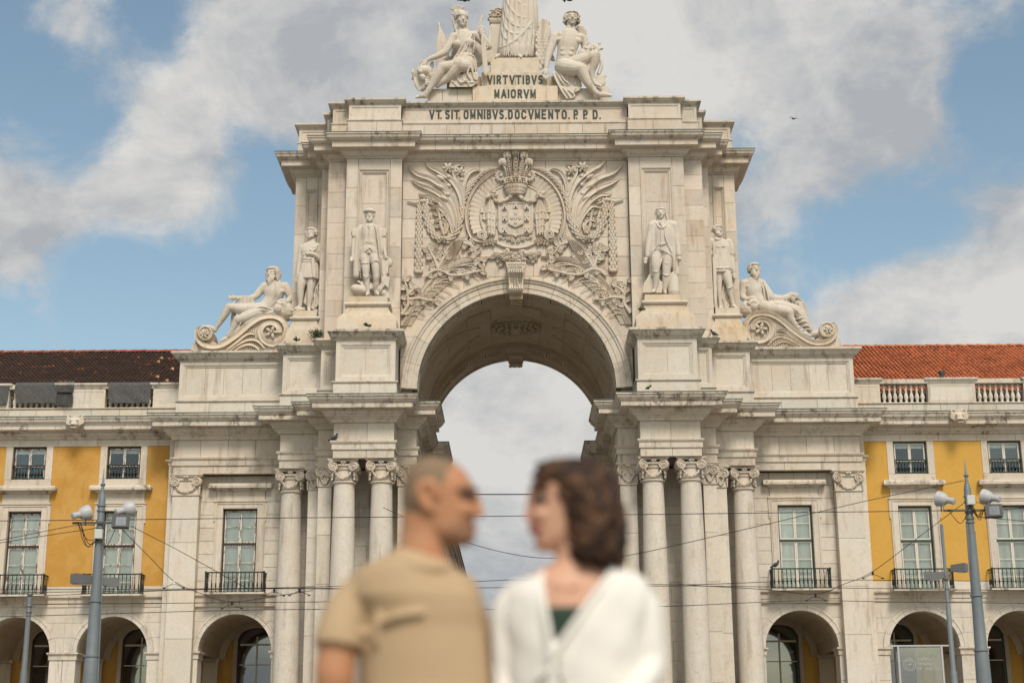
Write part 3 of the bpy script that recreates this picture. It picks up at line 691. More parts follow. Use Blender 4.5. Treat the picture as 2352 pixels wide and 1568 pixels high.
# ------------------------------------------------------------------ windows, balconies, arcades
def window(parent, x0, x1, z0, z1, Y, side, tall, dark=False, seed=0):
    """timber casement: case, leaves with panes, blind and room behind"""
    w = part('window', parent); L = side < 0; wood = 'woodL' if L else 'woodR'; case = 'caseL' if L else 'caseR'
    if dark: wood = 'woodR'
    t = .07
    mb = MB().box(x0, x0+t, Y, Y+.12, z0, z1).box(x1-t, x1, Y, Y+.12, z0, z1).box(x0+t, x1-t, Y, Y+.12, z1-t, z1)
    zt = z1-t
    levels = [(z0, zt)]
    if tall: zm = z0+(zt-z0)*.60; mb.box(x0+t, x1-t, Y-.02, Y+.12, zm-.045, zm+.045); levels = [(z0, zm-.045), (zm+.045, zt)]
    mb.build('window_case', case, w)
    xm = (x0+x1)/2
    for li, (a, b) in enumerate(levels):
        for (p, q) in ((x0+t, xm-.004), (xm+.004, x1-t)):
            r = .055; lo = a+.01
            if tall: mid = (lo+b)/2+(-.0); bars = [mid] if li else [lo+(b-lo)*.28, lo+(b-lo)*.64]
            else: bars = [lo+(b-lo)*.42]
            mb = MB().box(p, p+r, Y+.02, Y+.08, lo, b).box(q-r, q, Y+.02, Y+.08, lo, b).box(p+r, q-r, Y+.02, Y+.08, b-r, b).box(p+r, q-r, Y+.02, Y+.08, lo, lo+r)
            for z in bars: mb.box(p+r, q-r, Y+.03, Y+.07, z-.015, z+.015)
            mb.build('casement', wood, w)
            zz = [lo+r]+bars+[b-r]
            for u, v in zip(zz, zz[1:]):
                MB().box(p+r-.01, q-r+.01, Y+.045, Y+.052, u, v).build('pane', 'glassd' if dark else 'glass', w)
    if dark or not tall:
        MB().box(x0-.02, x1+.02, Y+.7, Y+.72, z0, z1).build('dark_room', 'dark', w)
        if not dark: MB().box(x0+.05, x1-.05, Y+.14, Y+.16, z1-.28, z1-.02).build('blind', 'curt', w)
    else:
        for (p, q) in ((x0+.04, xm-.03), (xm+.03, x1-.04)): MB().box(p, q, Y+.13, Y+.15, z0, z1-.03).build('blind', 'curt', w)
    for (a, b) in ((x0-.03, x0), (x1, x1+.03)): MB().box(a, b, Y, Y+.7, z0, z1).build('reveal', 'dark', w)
    return w
def iron_bal(h): return MB().lathe([(.016, 0), (.03, .02), (.016, .05), (.016, h*.18), (.036, h*.30), (.03, h*.42), (.014, h*.55), (.014, h*.80), (.026, h*.85), (.014, h*.9), (.02, h)], n=6)
IB = {}
def railing(parent, x0, x1, z0, z1, Y, side, n, d=0., posts=True):
    mat = 'ironL' if side < 0 else 'ironR'; k = (mat, round(z1-z0, 2))
    if k not in IB: IB[k] = iron_bal(z1-z0-.08).mesh('iron_baluster', smooth=True); IB[k].materials.append(M[mat])
    r = part('balcony_railing', parent)
    MB().box(x0-.03, x1+.03, Y-.04, Y+.04, z1-.05, z1).build('handrail', mat, r)
    MB().box(x0-.03, x1+.03, Y-.035, Y+.035, z0, z0+.035).build('bottom_rail', mat, r)
    for i in range(n): inst('iron_baluster', IB[k], r, (x0+(x1-x0)*(i+.5)/n, Y, z0+.03))
    if d:
        for x in (x0, x1):
            MB().box(x-.03, x+.03, Y+.04, Y+d, z1-.05, z1-.003).build('side_rail', mat, r)
            MB().lathe([(.045, 0), (.06, .04), (.035, .1), (.035, z1-z0-.1), (.055, z1-z0-.02), (.03, z1-z0+.03)], x, Y, z0, 8).build('corner_post', mat, r, auto=40)
            for j in range(3): inst('iron_baluster', IB[k], r, (x, Y+d*(j+1)/4, z0+.03))
    return r
def arcade(parent, cx, r, zs, Y, x0, x1, ztop, jl, jr, mat='low', seed=0, yel='yellowL', side=-1, right_win=True):
    """one round arch in a stone wall from x0 to x1, with impost blocks, jambs and the vaulted walk behind"""
    ro = r+.27; zb = 2.5
    for s in (-1, 1):
        xe = x0 if s < 0 else x1
        zz = [zs, zs+.62, zs+1.25, ztop] if ztop-zs > 1.5 else [zs, ztop]
        for a, b in zip(zz, zz[1:]):
            pts = []
            for j in range(16):
                z = a+(b-a)*math.sin(j/15*math.pi/2); h = ro**2-(z-zs)**2
                x = cx+s*math.sqrt(h) if h > 0 else cx+s*.004
                pts.append((x+s*.004, z))
            q = [(xe-s*.004, a+.005)]+[(x, min(max(z, a+.005), b-.005)) for x, z in pts]+[(xe-s*.004, b-.005)]
            if s > 0: q = q[::-1]
            MB().prism(q, Y+random.uniform(-.003, .003), Y+.3).build('stone', mat, parent)
    arch_ring(parent, cx, zs, [(r, Y-.03), (r+.17, Y-.03), (r+.18, Y-.06), (ro-.02, Y-.06), (ro, Y-.02), (ro, Y+.3), (r, Y+.3)], 0, math.pi, 9, 'low', 'voussoir', 3)
    arch_ring(parent, cx, zs, [(r+.01, Y+.3), (r+.01, Y+.95), (ro, Y+.95), (ro, Y+.3)], 0, math.pi, 9, 'vault', 'soffit_stone', 3)
    MB().prism([(x0, zs)]+[(cx-(ro-.05)*math.cos(a), zs+(ro-.05)*math.sin(a)) for a in [math.pi*k/12 for k in range(13)]]+[(x1, zs), (x1, ztop+.6), (x0, ztop+.6)], Y+.31, Y+.93).build('masonry_core', 'vault', parent)
    for (a, b) in ((jl, cx-r), (cx+r, jr)):
        g = lambda t: (a+.003, b+t) if a == jl else (a-t, b-.003)
        p1, q1 = g(.06); p2, q2 = g(.03); p3, q3 = g(.10)
        mb = MB().box(p3, q3, Y-.11, Y+1.04, zs-.07, zs-.004).box(p1, q1, Y-.07, Y+1.0, zs-.12, zs-.07).box(p2, q2, Y-.04, Y+.98, zs-.32, zs-.12)
        mb.build('impost', 'corn2', parent)
        n = 5
        for k in range(n): MB().box(a+.01, b-.01, Y, Y+.9, zb-2.5+(zs-.32-zb+2.5)*k/n+.004, zb-2.5+(zs-.32-zb+2.5)*(k+1)/n-.004, .012).build('stone', mat, parent)
def walk(parent, x0, x1, Y, Yb, cxs, zs, r, yel, side):
    """the vaulted arcade walk behind the arches: back wall with tall arched windows, cross ribs and ceiling"""
    MB().box(x0, x1, Yb, Yb+.3, 0, 8.2).build('back_wall', yel, parent)
    MB().box(x0, x1, Y+.9, Yb, 7.45, 7.7).build('ceiling', 'vault', parent)
    seen = []
    for cx in cxs:
        for q in (-1, 1):
            X = cx+q*2.095
            if any(abs(X-v) < .3 for v in seen): continue
            seen.append(X)
            MB().box(X-.35, X+.35, Yb-.25, Yb+.01, 0, zs-.1, .02).build('wall_pier', 'vault', parent)
            MB().box(X-.42, X+.42, Yb-.33, Yb, zs-.095, zs+.08).build('impost', 'vault', parent)
            ym = (Y+.9+Yb)/2; ry = (Yb-Y-.9)/2; rs = []
            for k in range(11):
                a = math.pi*k/10; rs.append([(X-.3, ym-ry*math.cos(a), zs+1.5*math.sin(a)), (X+.3, ym-ry*math.cos(a), zs+1.5*math.sin(a)), (X+.3, ym-ry*math.cos(a), zs+1.9*math.sin(a)+.3), (X-.3, ym-ry*math.cos(a), zs+1.9*math.sin(a)+.3)])
            MB().rings(rs).build('vault_rib', 'vault', parent)
    for cx in cxs:
        mb = MB(); rs = []
        for k in range(11):
            a = math.pi*k/10; rs.append([(cx-1.8*math.cos(a), Y+.9, zs+1.75*math.sin(a)), (cx-1.8*math.cos(a), Yb, zs+1.75*math.sin(a)), (cx-1.85*math.cos(a), Yb, zs+.1+1.8*math.sin(a)), (cx-1.85*math.cos(a), Y+.9, zs+.1+1.8*math.sin(a))])
        mb.rings(rs).build('barrel_vault', 'vault', parent)
        arch_ring(parent, cx, zs, [(1.45, Yb-.12), (1.78, Yb-.12), (1.78, Yb), (1.45, Yb)], 0, math.pi, 5, 'vault', 'voussoir', 3)
        # arched window
        w = part('arched_window', parent); wx = .78; zw = 6.55; case = 'caseL' if side < 0 else 'caseR'
        a0 = math.radians(22)
        R = wx/math.cos(a0); zc = zw-R*math.sin(a0)
        def outl(d): 
            rr = R-d; return [(cx-wx+d, 4.35+d), (cx+wx-d, 4.35+d)]+[(cx+rr*math.cos(a)*(1), zc+rr*math.sin(a)) for a in [a0+(math.pi-2*a0)*k/8 for k in range(9)]]
        o1 = outl(-.12); o2 = outl(0)
        MB().rings([[(x, Yb-.14, z) for x, z in outl(-.32)], [(x, Yb-.14, z) for x, z in o1], [(x, Yb-.05, z) for x, z in o1]], cap=(False, False)).build('stone_surround', 'vault', w)
        MB().rings([[(x, Yb-.09, z) for x, z in o1], [(x, Yb-.09, z) for x, z in o2], [(x, Yb-.02, z) for x, z in o2]], cap=(False, False)).build('window_case', case, w)
        MB().prism(outl(.02), Yb-.05, Yb-.045).build('pane', 'glassd', w)
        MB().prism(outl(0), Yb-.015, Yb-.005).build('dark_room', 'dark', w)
        mb = MB().box(cx-.035, cx+.035, Yb-.10, Yb-.055, 4.35, zw+.15).box(cx-wx, cx-.035, Yb-.10, Yb-.055, zw-.25, zw-.17).box(cx+.035, cx+wx, Yb-.10, Yb-.055, zw-.25, zw-.17)
        mb.box(cx-wx, cx-.035, Yb-.09, Yb-.055, 5.4, 5.44).box(cx+.035, cx+wx, Yb-.09, Yb-.055, 5.4, 5.44)
        mb.build('glazing_bar', 'woodR', w)
        MB().box(cx-1.15, cx+1.15, Yb-.28, Yb-.02, 4.1, 4.28).build('sill', 'vault', w)
def surround(parent, cx, w, z0, z1, Y, zc, s=0):
    """eared stone frame with frieze and moulded head above a tall window"""
    p = part('window_surround', parent)
    o = w+.34
    MB().box(cx-o, cx-w, Y-.07, Y+.3, z0, z1+.3, .015).build('jamb_stone', 'wall', p); MB().box(cx+w, cx+o, Y-.07, Y+.3, z0, z1+.3, .015).build('jamb_stone', 'wall', p)
    MB().box(cx-w, cx+w, Y-.07, Y+.3, z1, z1+.3, .015).build('lintel_stone', 'wall', p)
    mb = MB()
    for q in (-1, 1):
        a, b = sorted((cx+q*(o-.02), cx+q*(o+.06))); mb.box(a, b, Y-.06, Y+.02, z1-.55, z1+.3)
        a, b = sorted((cx+q*(o-.10), cx+q*(o-.06))); mb.box(a, b, Y-.10, Y-.065, z0, z1+.22)
    mb.box(cx-o-.06, cx+o+.06, Y-.11, Y+.1, z1+.3, z1+.37); mb.box(cx-o+.10, cx+o-.10, Y-.10, Y-.065, z1+.2, z1+.24)
    mb.build('frame_moulding', 'carve', p)
    MB().box(cx-o+.03, cx+o-.03, Y-.04, Y+.3, z1+.37, zc-.32, .01).build('frieze_stone', 'wall', p)
    pr = [(.30, zc), (.34, zc-.10), (.33, zc-.2), (.12, zc-.22), (.10, zc-.27), (.0, zc-.32)]
    path = [(cx-o+.05, Y+.28), (cx-o+.05, Y-.04), (cx+o-.05, Y-.04), (cx+o-.05, Y+.28)]
    moulding(p, path, pr, 'corn', 'head_cornice', seg=1.5, back=.1)
def urn(h, r): return MB().lathe([(r*.75, 0), (r*.75, h*.06), (r*.5, h*.09), (r*.62, h*.16), (r*1.0, h*.30), (r*.85, h*.42), (r*.45, h*.56), (r*.40, h*.60), (r*.55, h*.64), (r*.45, h*.70), (r*.65, h*.82), (r*.55, h*.9), (r*.75, h*.93), (r*.75, h)], n=10)
for s in S2:
    yel = 'yellowL' if s < 0 else 'yellowR'
    sg = -s      # multiply left-hand X by this
    # wing bay of the arch
    cx = -12.10*sg
    for (a, b, z0, z1) in ((-13.85, -12.84-.33, 8.05, 13.2), (-11.36+.33, -10.3, 8.05, 13.2), (-12.84-.33, -11.36+.33, 12.1, 13.2)):
        ashlar(ARCH, *mx(s, a, b), z0, z1, 66.1, .58, 1.3, 'low', th=.35)
    surround(ARCH, cx, .75, 8.05, 11.75, 66.1, 12.82)
    window(ARCH, cx-.75, cx+.75, 8.05, 11.75, 66.25, s, True)
    railing(ARCH, cx-1.24, cx+1.24, 8.06, 8.93, 65.4, s, 14, .65)
    P = [(-13.86, 66.0), (-10.25, 66.0)]; P = P if s < 0 else mir(P)
    moulding(ARCH, P, [(.16, 8.05), (.16, 7.98), (.12, 7.95), (.06, 7.88), (.05, 7.70), (.02, 7.68), (.02, 7.52)], 'corn2', 'belt_course', seg=2, back=.2)
    MB().box(*mx(s, -13.4, -10.8), 65.28, 66.2, 7.98, 8.058).build('balcony_slab', 'corn', ARCH)
    arcade(ARCH, cx, 1.56, 5.65, 66.1, *mx(s, -13.86, -10.3), 7.52, *((mx(s, -13.86, -10.34))), side=s)
    walk(ARCH, *mx(s, -15.3, -10.2), 66.1, 71.9, [cx], 5.65, 1.56, yel, s)

    # ---------------- yellow building
    nm = 'left' if s < 0 else 'right'
    B = thing('arcaded_building', (19*s, 68, 0), 'weathered ochre building with dark brown tiles and flaking window frames, left of the arch' if s < 0 else
              'bright ochre building with new red tiles and green window cases, right of the arch', 'building', 'arcaded wings beside the arch')
    CX = [c*sg for c in (-17.44, -21.63)]; YB = 66.5; XE = -29.0
    for cx in CX:
        MB()  # plaster fields between the stone window bands
    fields = [(-16.39, -15.27), (-20.58, -18.49), (XE, -22.68)]
    for a, b in fields:
        MB().box(*mx(s, a, b), YB, YB+.3, 8.47, 14.64).build('plaster_wall', yel, B)
    for cx in CX:
        # stone band round the small window and the tall window below
        for q in (-1, 1):
            a, b = sorted((cx+q*.745, cx+q*1.045)); MB().box(a, b, YB-.03, YB+.3, 13.174, 14.64, .012).build('jamb_stone', 'wall', B)
        MB().box(cx-1.045, cx+1.045, YB-.03, YB+.3, 12.84, 13.17, .012).build('sill_stone', 'corn2', B)
        window(B, cx-.745, cx+.745, 13.18, 14.64, YB+.12, s, False); railing(B, cx-.70, cx+.70, 13.2, 13.82, YB+.04, s, 10)
        surround(B, cx, .73, 8.05, 11.75, YB, 12.84); window(B, cx-.73, cx+.73, 8.05, 11.75, YB+.15, s, True)
        railing(B, cx-1.24, cx+1.24, 8.06, 8.93, 65.8, s, 14, .65); MB().box(cx-1.35, cx+1.35, 65.68, 66.5, 7.98, 8.058).build('balcony_slab', 'corn', B)
    for a, b in fields: ashlar(B, *mx(s, a, b), 8.05, 8.47, YB-.01, .42, 1.4, 'low')
    P = [(XE, YB), (-15.28, YB)]; P = P if s < 0 else mir(P)
    moulding(B, P, [(.18, 8.05), (.18, 7.98), (.14, 7.95), (.08, 7.88), (.07, 7.74), (.03, 7.72), (.03, 7.58)], 'corn2', 'belt_course', seg=2, back=.2)
    moulding(B, P, [(.03, 14.93), (.03, 14.65)], 'wall', 'frieze_stone', seg=1.7)
    dm = 'corn'
    moulding(B, P, [(.34, 15.20), (.32, 15.13), (.24, 15.05), (.16, 15.03), (.15, 14.98), (.06, 14.935)], dm, seg=1.9)
    moulding(B, P, [(.66, 15.45), (.66, 15.28), (.5, 15.25), (.36, 15.21)], dm, seg=1.3)
    moulding(B, P, [(.86, 15.80), (.86, 15.74), (.82, 15.70), (.79, 15.60), (.70, 15.50), (.68, 15.455)], dm, seg=1.5)
    moulding(B, P, [(.88, 15.84), (.88, 15.805)], 'copper', 'roof_flashing', seg=2, back=.1)
    MB().box(*mx(s, XE, -15.3), YB+.3, 80, 14.6, 15.8).build('masonry_core', 'mortar', B); MB().box(*mx(s, XE, -15.3), YB+1.2, 80, 8.2, 14.7).build('masonry_core', 'dark', B)
    # parapet: plinth, panelled piers and balusters between
    moulding(B, P, [(-.15, 16.36), (-.15, 15.84)], 'wall', 'plinth_stone', seg=1.2, back=.4)
    moulding(B, P, [(-.10, 16.44), (-.10, 16.39), (-.15, 16.37)], 'corn2', 'ledge_stone', seg=1.9, back=.45)
    piers = [(-16.43, -15.1), (-19.93, -18.4), (-24.6, -22.75)]; gaps = [(-18.4, -16.43), (-22.75, -19.93)]
    spans = [(-18.4, -16.43), (-22.72, -20.72)]
    pr2 = [(-16.43, -15.1), (-20.72, -18.4), (-24.9, -22.72), (XE, -26.9)]
    BM = urn(.82, .105).mesh('baluster', smooth=True); BM.materials.append(M['low'])
    for a, b in pr2:
        a, b = mx(s, a, b); MB().box(a+.1, b-.1, YB+.17, YB+.55, 16.44, 17.30).build('parapet_pier', 'low', B)
        frame(B, a+.09, b-.09, 16.44, 17.30, YB+.16, [(0, 0), (.12, 0), (.14, .03)], 'wall', 'panel')
        moulding(B, [(a+.08, YB+.6), (a+.08, YB+.15), (b-.08, YB+.15), (b-.08, YB+.6)], [(.12, 17.56), (.12, 17.48), (.08, 17.44), (.02, 17.34), (.0, 17.30)], 'corn', 'coping_stone', seg=1.3, back=.1)
    for a, b in ((-18.4, -16.43), (-22.72, -20.72), (-26.9, -24.9)):
        a, b = mx(s, a, b); bl = part('balustrade', B)
        MB().box(a-.1, b+.1, YB+.12, YB+.58, 17.30, 17.52, .02).build('top_rail', 'corn2', bl)
        n = 8
        for k in range(n): inst('baluster', BM, bl, (a+(b-a)*(k+.5)/n, YB+.34, 16.46))
    # arcade
    for k, cx in enumerate(CX):
        hw = 2.095; x0 = cx-hw; x1 = cx+hw
        jl = cx-hw; jr = cx+hw
        if k == 0:
            if s < 0: x1 = jr = -15.27
            else: x0 = jl = 15.27
        arcade(B, cx, 1.52, 5.66, YB, x0, x1, 7.58, jl, jr, side=s)
    arcade(B, -25.82*sg, 1.52, 5.66, YB, -25.82*sg-2.095, -25.82*sg+2.095, 7.58, -25.82*sg-2.095, -25.82*sg+2.095, side=s)
    walk(B, *mx(s, XE, -15.3), YB, 71.9, CX+[-25.82*sg], 5.66, 1.52, yel, s)
    # roof
    tm = 'tileL' if s < 0 else 'tileR'
    y0, z0, y1, z1 = 67.6, 17.15, 74.9, 21.22; sl = math.hypot(y1-y0, z1-z0); an = math.atan2(z1-z0, y1-y0)
    MB().add([(x, y, z) for x, y, z in ((XE*sg, y0, z0-.06), (-15.25*sg, y0, z0-.06), (-15.25*sg, y1, z1-.06), (XE*sg, y1, z1-.06))], [(0, 1, 2, 3)]).add([(x, y, z) for x, y, z in ((XE*sg, 82, 17.1), (-15.25*sg, 82, 17.1), (-15.25*sg, y1, z1-.06), (XE*sg, y1, z1-.06))], [(0, 1, 2, 3)]).build('roof_deck', 'mortar', B)
    pitch = .20; rowl = .36; nc = int((-15.25-XE)/pitch); nr = int(sl/rowl)
    prof = [(-.075, -.0), (-.06, .05), (-.02, .078), (.02, .078), (.06, .05), (.10, -.005)]
    tmesh = MB().rings([[(x, -.02, z+.03) for x, z in prof]+[(x*.9, -.02, z+.005) for x, z in prof[::-1]], [(x*.85, rowl+.02, z*.9) for x, z in prof]+[(x*.8, rowl+.02, z*.85-.02) for x, z in prof[::-1]]])
    TMs = tmesh.mesh('roof_tile', auto=50); TMs.materials.append(M[tm]); TP = TMs.copy(); TP.materials.clear(); TP.materials.append(M['tileP'])
    mbs = MB(); cnt = 0; q = Matrix.Rotation(an, 3, 'X')
    for c in range(nc):
        for r in range(nr+1):
            d = r*rowl; X = (-15.35-pitch*c)*sg+random.uniform(-.006, .006)
            if s > 0 and r > nr-2 and c < 4-(nr-r): continue
            loc = Vector((X, y0+d*math.cos(an), z0+d*math.sin(an)+random.uniform(-.006, .006)))
            rz = random.uniform(-.03, .03)
            if (3 <= r and c < 17) and cnt < 296:
                cnt += 1; pale = s < 0 and random.random() < .03
                inst('roof_tile', TP if pale else TMs, B, loc, (an, 0, rz))
            elif X*sg > XE+.3:
                mbs.add([loc+(q @ Vector(v)) for v in tmesh.v], tmesh.f)
    o = mbs.build('roof_tile_field', tm, B, auto=50); o['kind'] = 'stuff'
    rm = 'tileLr' if s < 0 else 'tileR'
    rmesh = MB().rings([[(-.02, .15*math.cos(a)*1.05, .12*math.sin(a)+.02) for a in [math.pi*k/6 for k in range(7)]], [(.55, .15*math.cos(a), .12*math.sin(a)-.01) for a in [math.pi*k/6 for k in range(7)]]]).mesh('ridge_tile', auto=50)
    rmesh.materials.append(M[rm])
    for k in range(24): inst('ridge_tile', rmesh, B, ((-15.7-.52*k)*sg-(.0 if s < 0 else 0), y1, z1+.02+random.uniform(-.01, .01)), (0, random.uniform(-.01, .02), 0 if s > 0 else math.pi))
    if s > 0:
        for k in range(2): inst('ridge_tile', rmesh, B, (15.28-.0+.28*k-.1, y1-.3+.15*k, z1-.22+.12*k), (0, -.45, .4))
if True:
    B = [o for o in bpy.data.objects if o.name == 'arcaded_building.001'][0]
    MB().lathe([(.10, -.3), (.10, .25), (.14, .3), (.17, .42), (.15, .42), (.08, .3)], 19.36, 67.3, 17.6, 12).build('vent_pipe', 'copper', B, auto=40)
# ------------------------------------------------------------------ bronze lettering
def aarc(cx, cy, rx, ry, a0, a1, n=8): return [(cx+rx*math.cos(R_(a0+(a1-a0)*i/n)), cy+ry*math.sin(R_(a0+(a1-a0)*i/n))) for i in range(n+1)]
GL = {'V': [[(0, 1), (.5, 0), (1, 1)]], 'T': [[(0, 1), (1, 1)], [(.5, 1), (.5, 0)]], 'I': [[(.5, 0), (.5, 1)]], 'M': [[(0, 0), (0, 1), (.5, .12), (1, 1), (1, 0)]],
      'N': [[(0, 0), (0, 1), (1, 0), (1, 1)]], 'E': [[(1, 1), (0, 1), (0, 0), (1, 0)], [(0, .52), (.85, .52)]], 'A': [[(0, 0), (.5, 1), (1, 0)], [(.2, .3), (.8, .3)]],
      'O': [aarc(.5, .72, .5, .28, 0, 180)+aarc(.5, .28, .5, .28, 180, 360)+[(1, .72)]], 'C': [aarc(.5, .72, .5, .28, 5, 180)+aarc(.5, .28, .5, .28, 180, 355)],
      'D': [[(0, 0), (0, 1), (.5, 1)]+aarc(.5, .7, .5, .3, 90, 0, 5)+aarc(.5, .3, .5, .3, 0, -90, 5)+[(0, 0)]],
      'P': [[(0, 0), (0, 1), (.6, 1)]+aarc(.6, .75, .4, .25, 90, -90, 7)+[(0, .5)]], 'R': [[(0, 0), (0, 1), (.6, 1)]+aarc(.6, .76, .4, .24, 90, -90, 7)+[(0, .52)], [(.5, .52), (1, 0)]],
      'B': [[(0, 0), (0, 1), (.6, 1)]+aarc(.6, .77, .35, .23, 90, -90, 6)+[(0, .54)], [(.5, .54)]+aarc(.6, .27, .4, .27, 90, -90, 6)+[(0, 0)]],
      'S': [aarc(.5, .75, .48, .25, 20, 200, 8)+[(.1, .6), (.5, .52), (.9, .4)]+aarc(.5, .25, .48, .25, 10, -160, 8)], '.': [],
      'U': [[(0, 1)]+aarc(.5, .3, .5, .3, 180, 360)+[(1, 1)]], 'L': [[(0, 1), (0, 0), (1, 0)]], 'J': [[(1, 1)]+aarc(.5, .3, .5, .3, 0, -180)], 'Ç': [aarc(.5, .72, .5, .28, 5, 180)+aarc(.5, .28, .5, .28, 180, 355), [(.5, 0), (.6, -.15), (.4, -.22)]]}
def stroke(mb, pts, w, y0, y1):
    n = len(pts); L = []; Rr = []
    closed = (Vector(pts[0])-Vector(pts[-1])).length < 1e-6
    for i in range(n):
        p = Vector(pts[i]); a = Vector(pts[i-1]) if i else (Vector(pts[-2]) if closed else p*2-Vector(pts[1])); b = Vector(pts[i+1]) if i < n-1 else (Vector(pts[1]) if closed else p*2-Vector(pts[-2]))
        d0 = (p-a).normalized(); d1 = (b-p).normalized(); n0 = Vector((-d0.y, d0.x)); n1 = Vector((-d1.y, d1.x)); m = n0+n1
        m = m/max(.45, 1+n0.dot(n1)); L.append(p+m*w/2); Rr.append(p-m*w/2)
    rs = [[(l.x, y0, l.y), (r.x, y0, r.y), (r.x, y1, r.y), (l.x, y1, l.y)] for l, r in zip(L, Rr)]
    mb.rings(rs)
def letter(ch, x0, x1, z0, z1, y, parent, mat='bronze', w=.072, d=.03, name='letter'):
    mb = MB()
    if ch == 'M': w *= .84
    if ch == '.': mb.prism([(x0+.035*math.cos(a), z0+.04+.04*math.sin(a)) for a in [2*math.pi*k/10 for k in range(10)]], y-d, y)
    a, b, c, e = x0+w/2, x1-w/2, z0+w/2, z1-w/2
    if ch in 'VA': a, b = x0+w*.4, x1-w*.4; c -= w*.2 if ch == 'V' else 0
    k = 0
    for pl in GL[ch]:
        q = [(a+(b-a)*px if ch != 'I' else (x0+x1)/2, c+(e-c)*pz) for px, pz in pl]; q = [q[0]]+[b for a_, b in zip(q, q[1:]) if (Vector(a_)-Vector(b)).length > 1e-5]; run = [q[0]]
        for i in range(1, len(q)):
            run.append(q[i])
            if i == len(q)-1 or (Vector(q[i])-Vector(q[i-1])).angle(Vector(q[i+1])-Vector(q[i])) > .75:
                p, r = Vector(run[-1]), Vector(run[-2]); ex = (p-r).normalized()*w*.42; p2, r2 = Vector(run[0]), Vector(run[1]); ey = (p2-r2).normalized()*w*.42
                if len(run) == 2 or ch in 'MNVAITE': run = [tuple(p2+ey)]+run[1:-1]+[tuple(p+ex)]
                k += 1; stroke(mb, run, w, y-d+k*.0013, y); run = [q[i]]
    return mb.build(name, mat, parent)
L3 = crop(1600, 0, 900, 2352)
def text_line(items, yt, yb, Y):
    p = part('inscription', ARCH)
    for it in items:
        ch = it[0]; a, b = it[1], it[2] if len(it) > 2 else it[1]
        A = L3(a, yb, Y); Bp = L3(b, yb, Y); T = L3(a, yt, Y)
        letter(ch, A.x, Bp.x, A.z, T.z, Y-.001, p)
text_line([('V', 912, 968), ('I', 978, 995), ('R', 1010, 1058), ('T', 1073, 1130), ('V', 1145, 1200), ('T', 1210, 1270), ('I', 1283, 1298), ('B', 1315, 1362), ('V', 1375, 1430), ('S', 1445, 1493)], 790, 882, 64.8)
text_line([('M', 987, 1040), ('A', 1058, 1112), ('I', 1128, 1142), ('O', 1158, 1213), ('R', 1230, 1278), ('V', 1293, 1350), ('M', 1363, 1420)], 937, 1028, 64.6)
text_line([('V', 308, 360), ('T', 372, 437), ('.', 430), ('S', 472, 522), ('I', 538, 552), ('T', 562, 625), ('.', 620), ('O', 665, 718), ('M', 735, 790), ('N', 808, 865), ('I', 878, 892), ('B', 908, 955), ('V', 968, 1025), ('S', 1037, 1087), ('.', 1107),
           ('D', 1130, 1180), ('O', 1200, 1253), ('C', 1268, 1323), ('V', 1342, 1398), ('M', 1412, 1465), ('E', 1480, 1530), ('N', 1550, 1603), ('T', 1617, 1675), ('O', 1690, 1745), ('.', 1768), ('P', 1815, 1865), ('.', 1848), ('P', 1915, 1965), ('.', 1945), ('D', 2015, 2068), ('.', 2092)], 1152, 1246, 64.03)

# ------------------------------------------------------------------ carved relief over the arch
RA = crop(1640, 560, 840, 2352); RB = crop(1550, 980, 1020, 2352); YR = 64.0
def mk(fn):
    def g(px, py, s, h=0.):
        v = fn(px, py, YR); x = v.x+.0
        return Vector((x if s < 0 else -x, YR-h, v.z))
    return g
A_ = mk(RA); B_ = mk(RB)
KA = .20508/51.0; KB = .24903/51.0      # metres per crop pixel
def curve2(pts, n=20): return [(v.x, v.y) for v in bez([Vector(p) for p in pts], n)]
def leafstrip(mb, F, pts, wid, s, h=.14, k=KA, n=18, pos=0.):
    """raised tapering leaf with a keel"""
    c = curve2(pts, n); m = len(c); rs = []
    for i, (x, y) in enumerate(c):
        t = i/(m-1); w = wid(t)*k/2
        a = F(*c[max(0, i-1)], s); b = F(*c[min(m-1, i+1)], s); d = (b-a).normalized(); nn = Vector((-d.z, 0, d.x)); p = F(x, y, s)
        hh = h*min(1, w/(.5*max(wid(.4)*k/2, .01)))+.01+pos
        y_ = lambda q: Vector((0, -q, 0))
        rs.append([p+nn*w, p+nn*w+y_(hh*.85), p+nn*w*.45+y_(hh*.62), p+y_(hh*.72), p-nn*w*.45+y_(hh*1.0), p-nn*w+y_(hh*1.1), p-nn*w])
    mb.rings(rs)
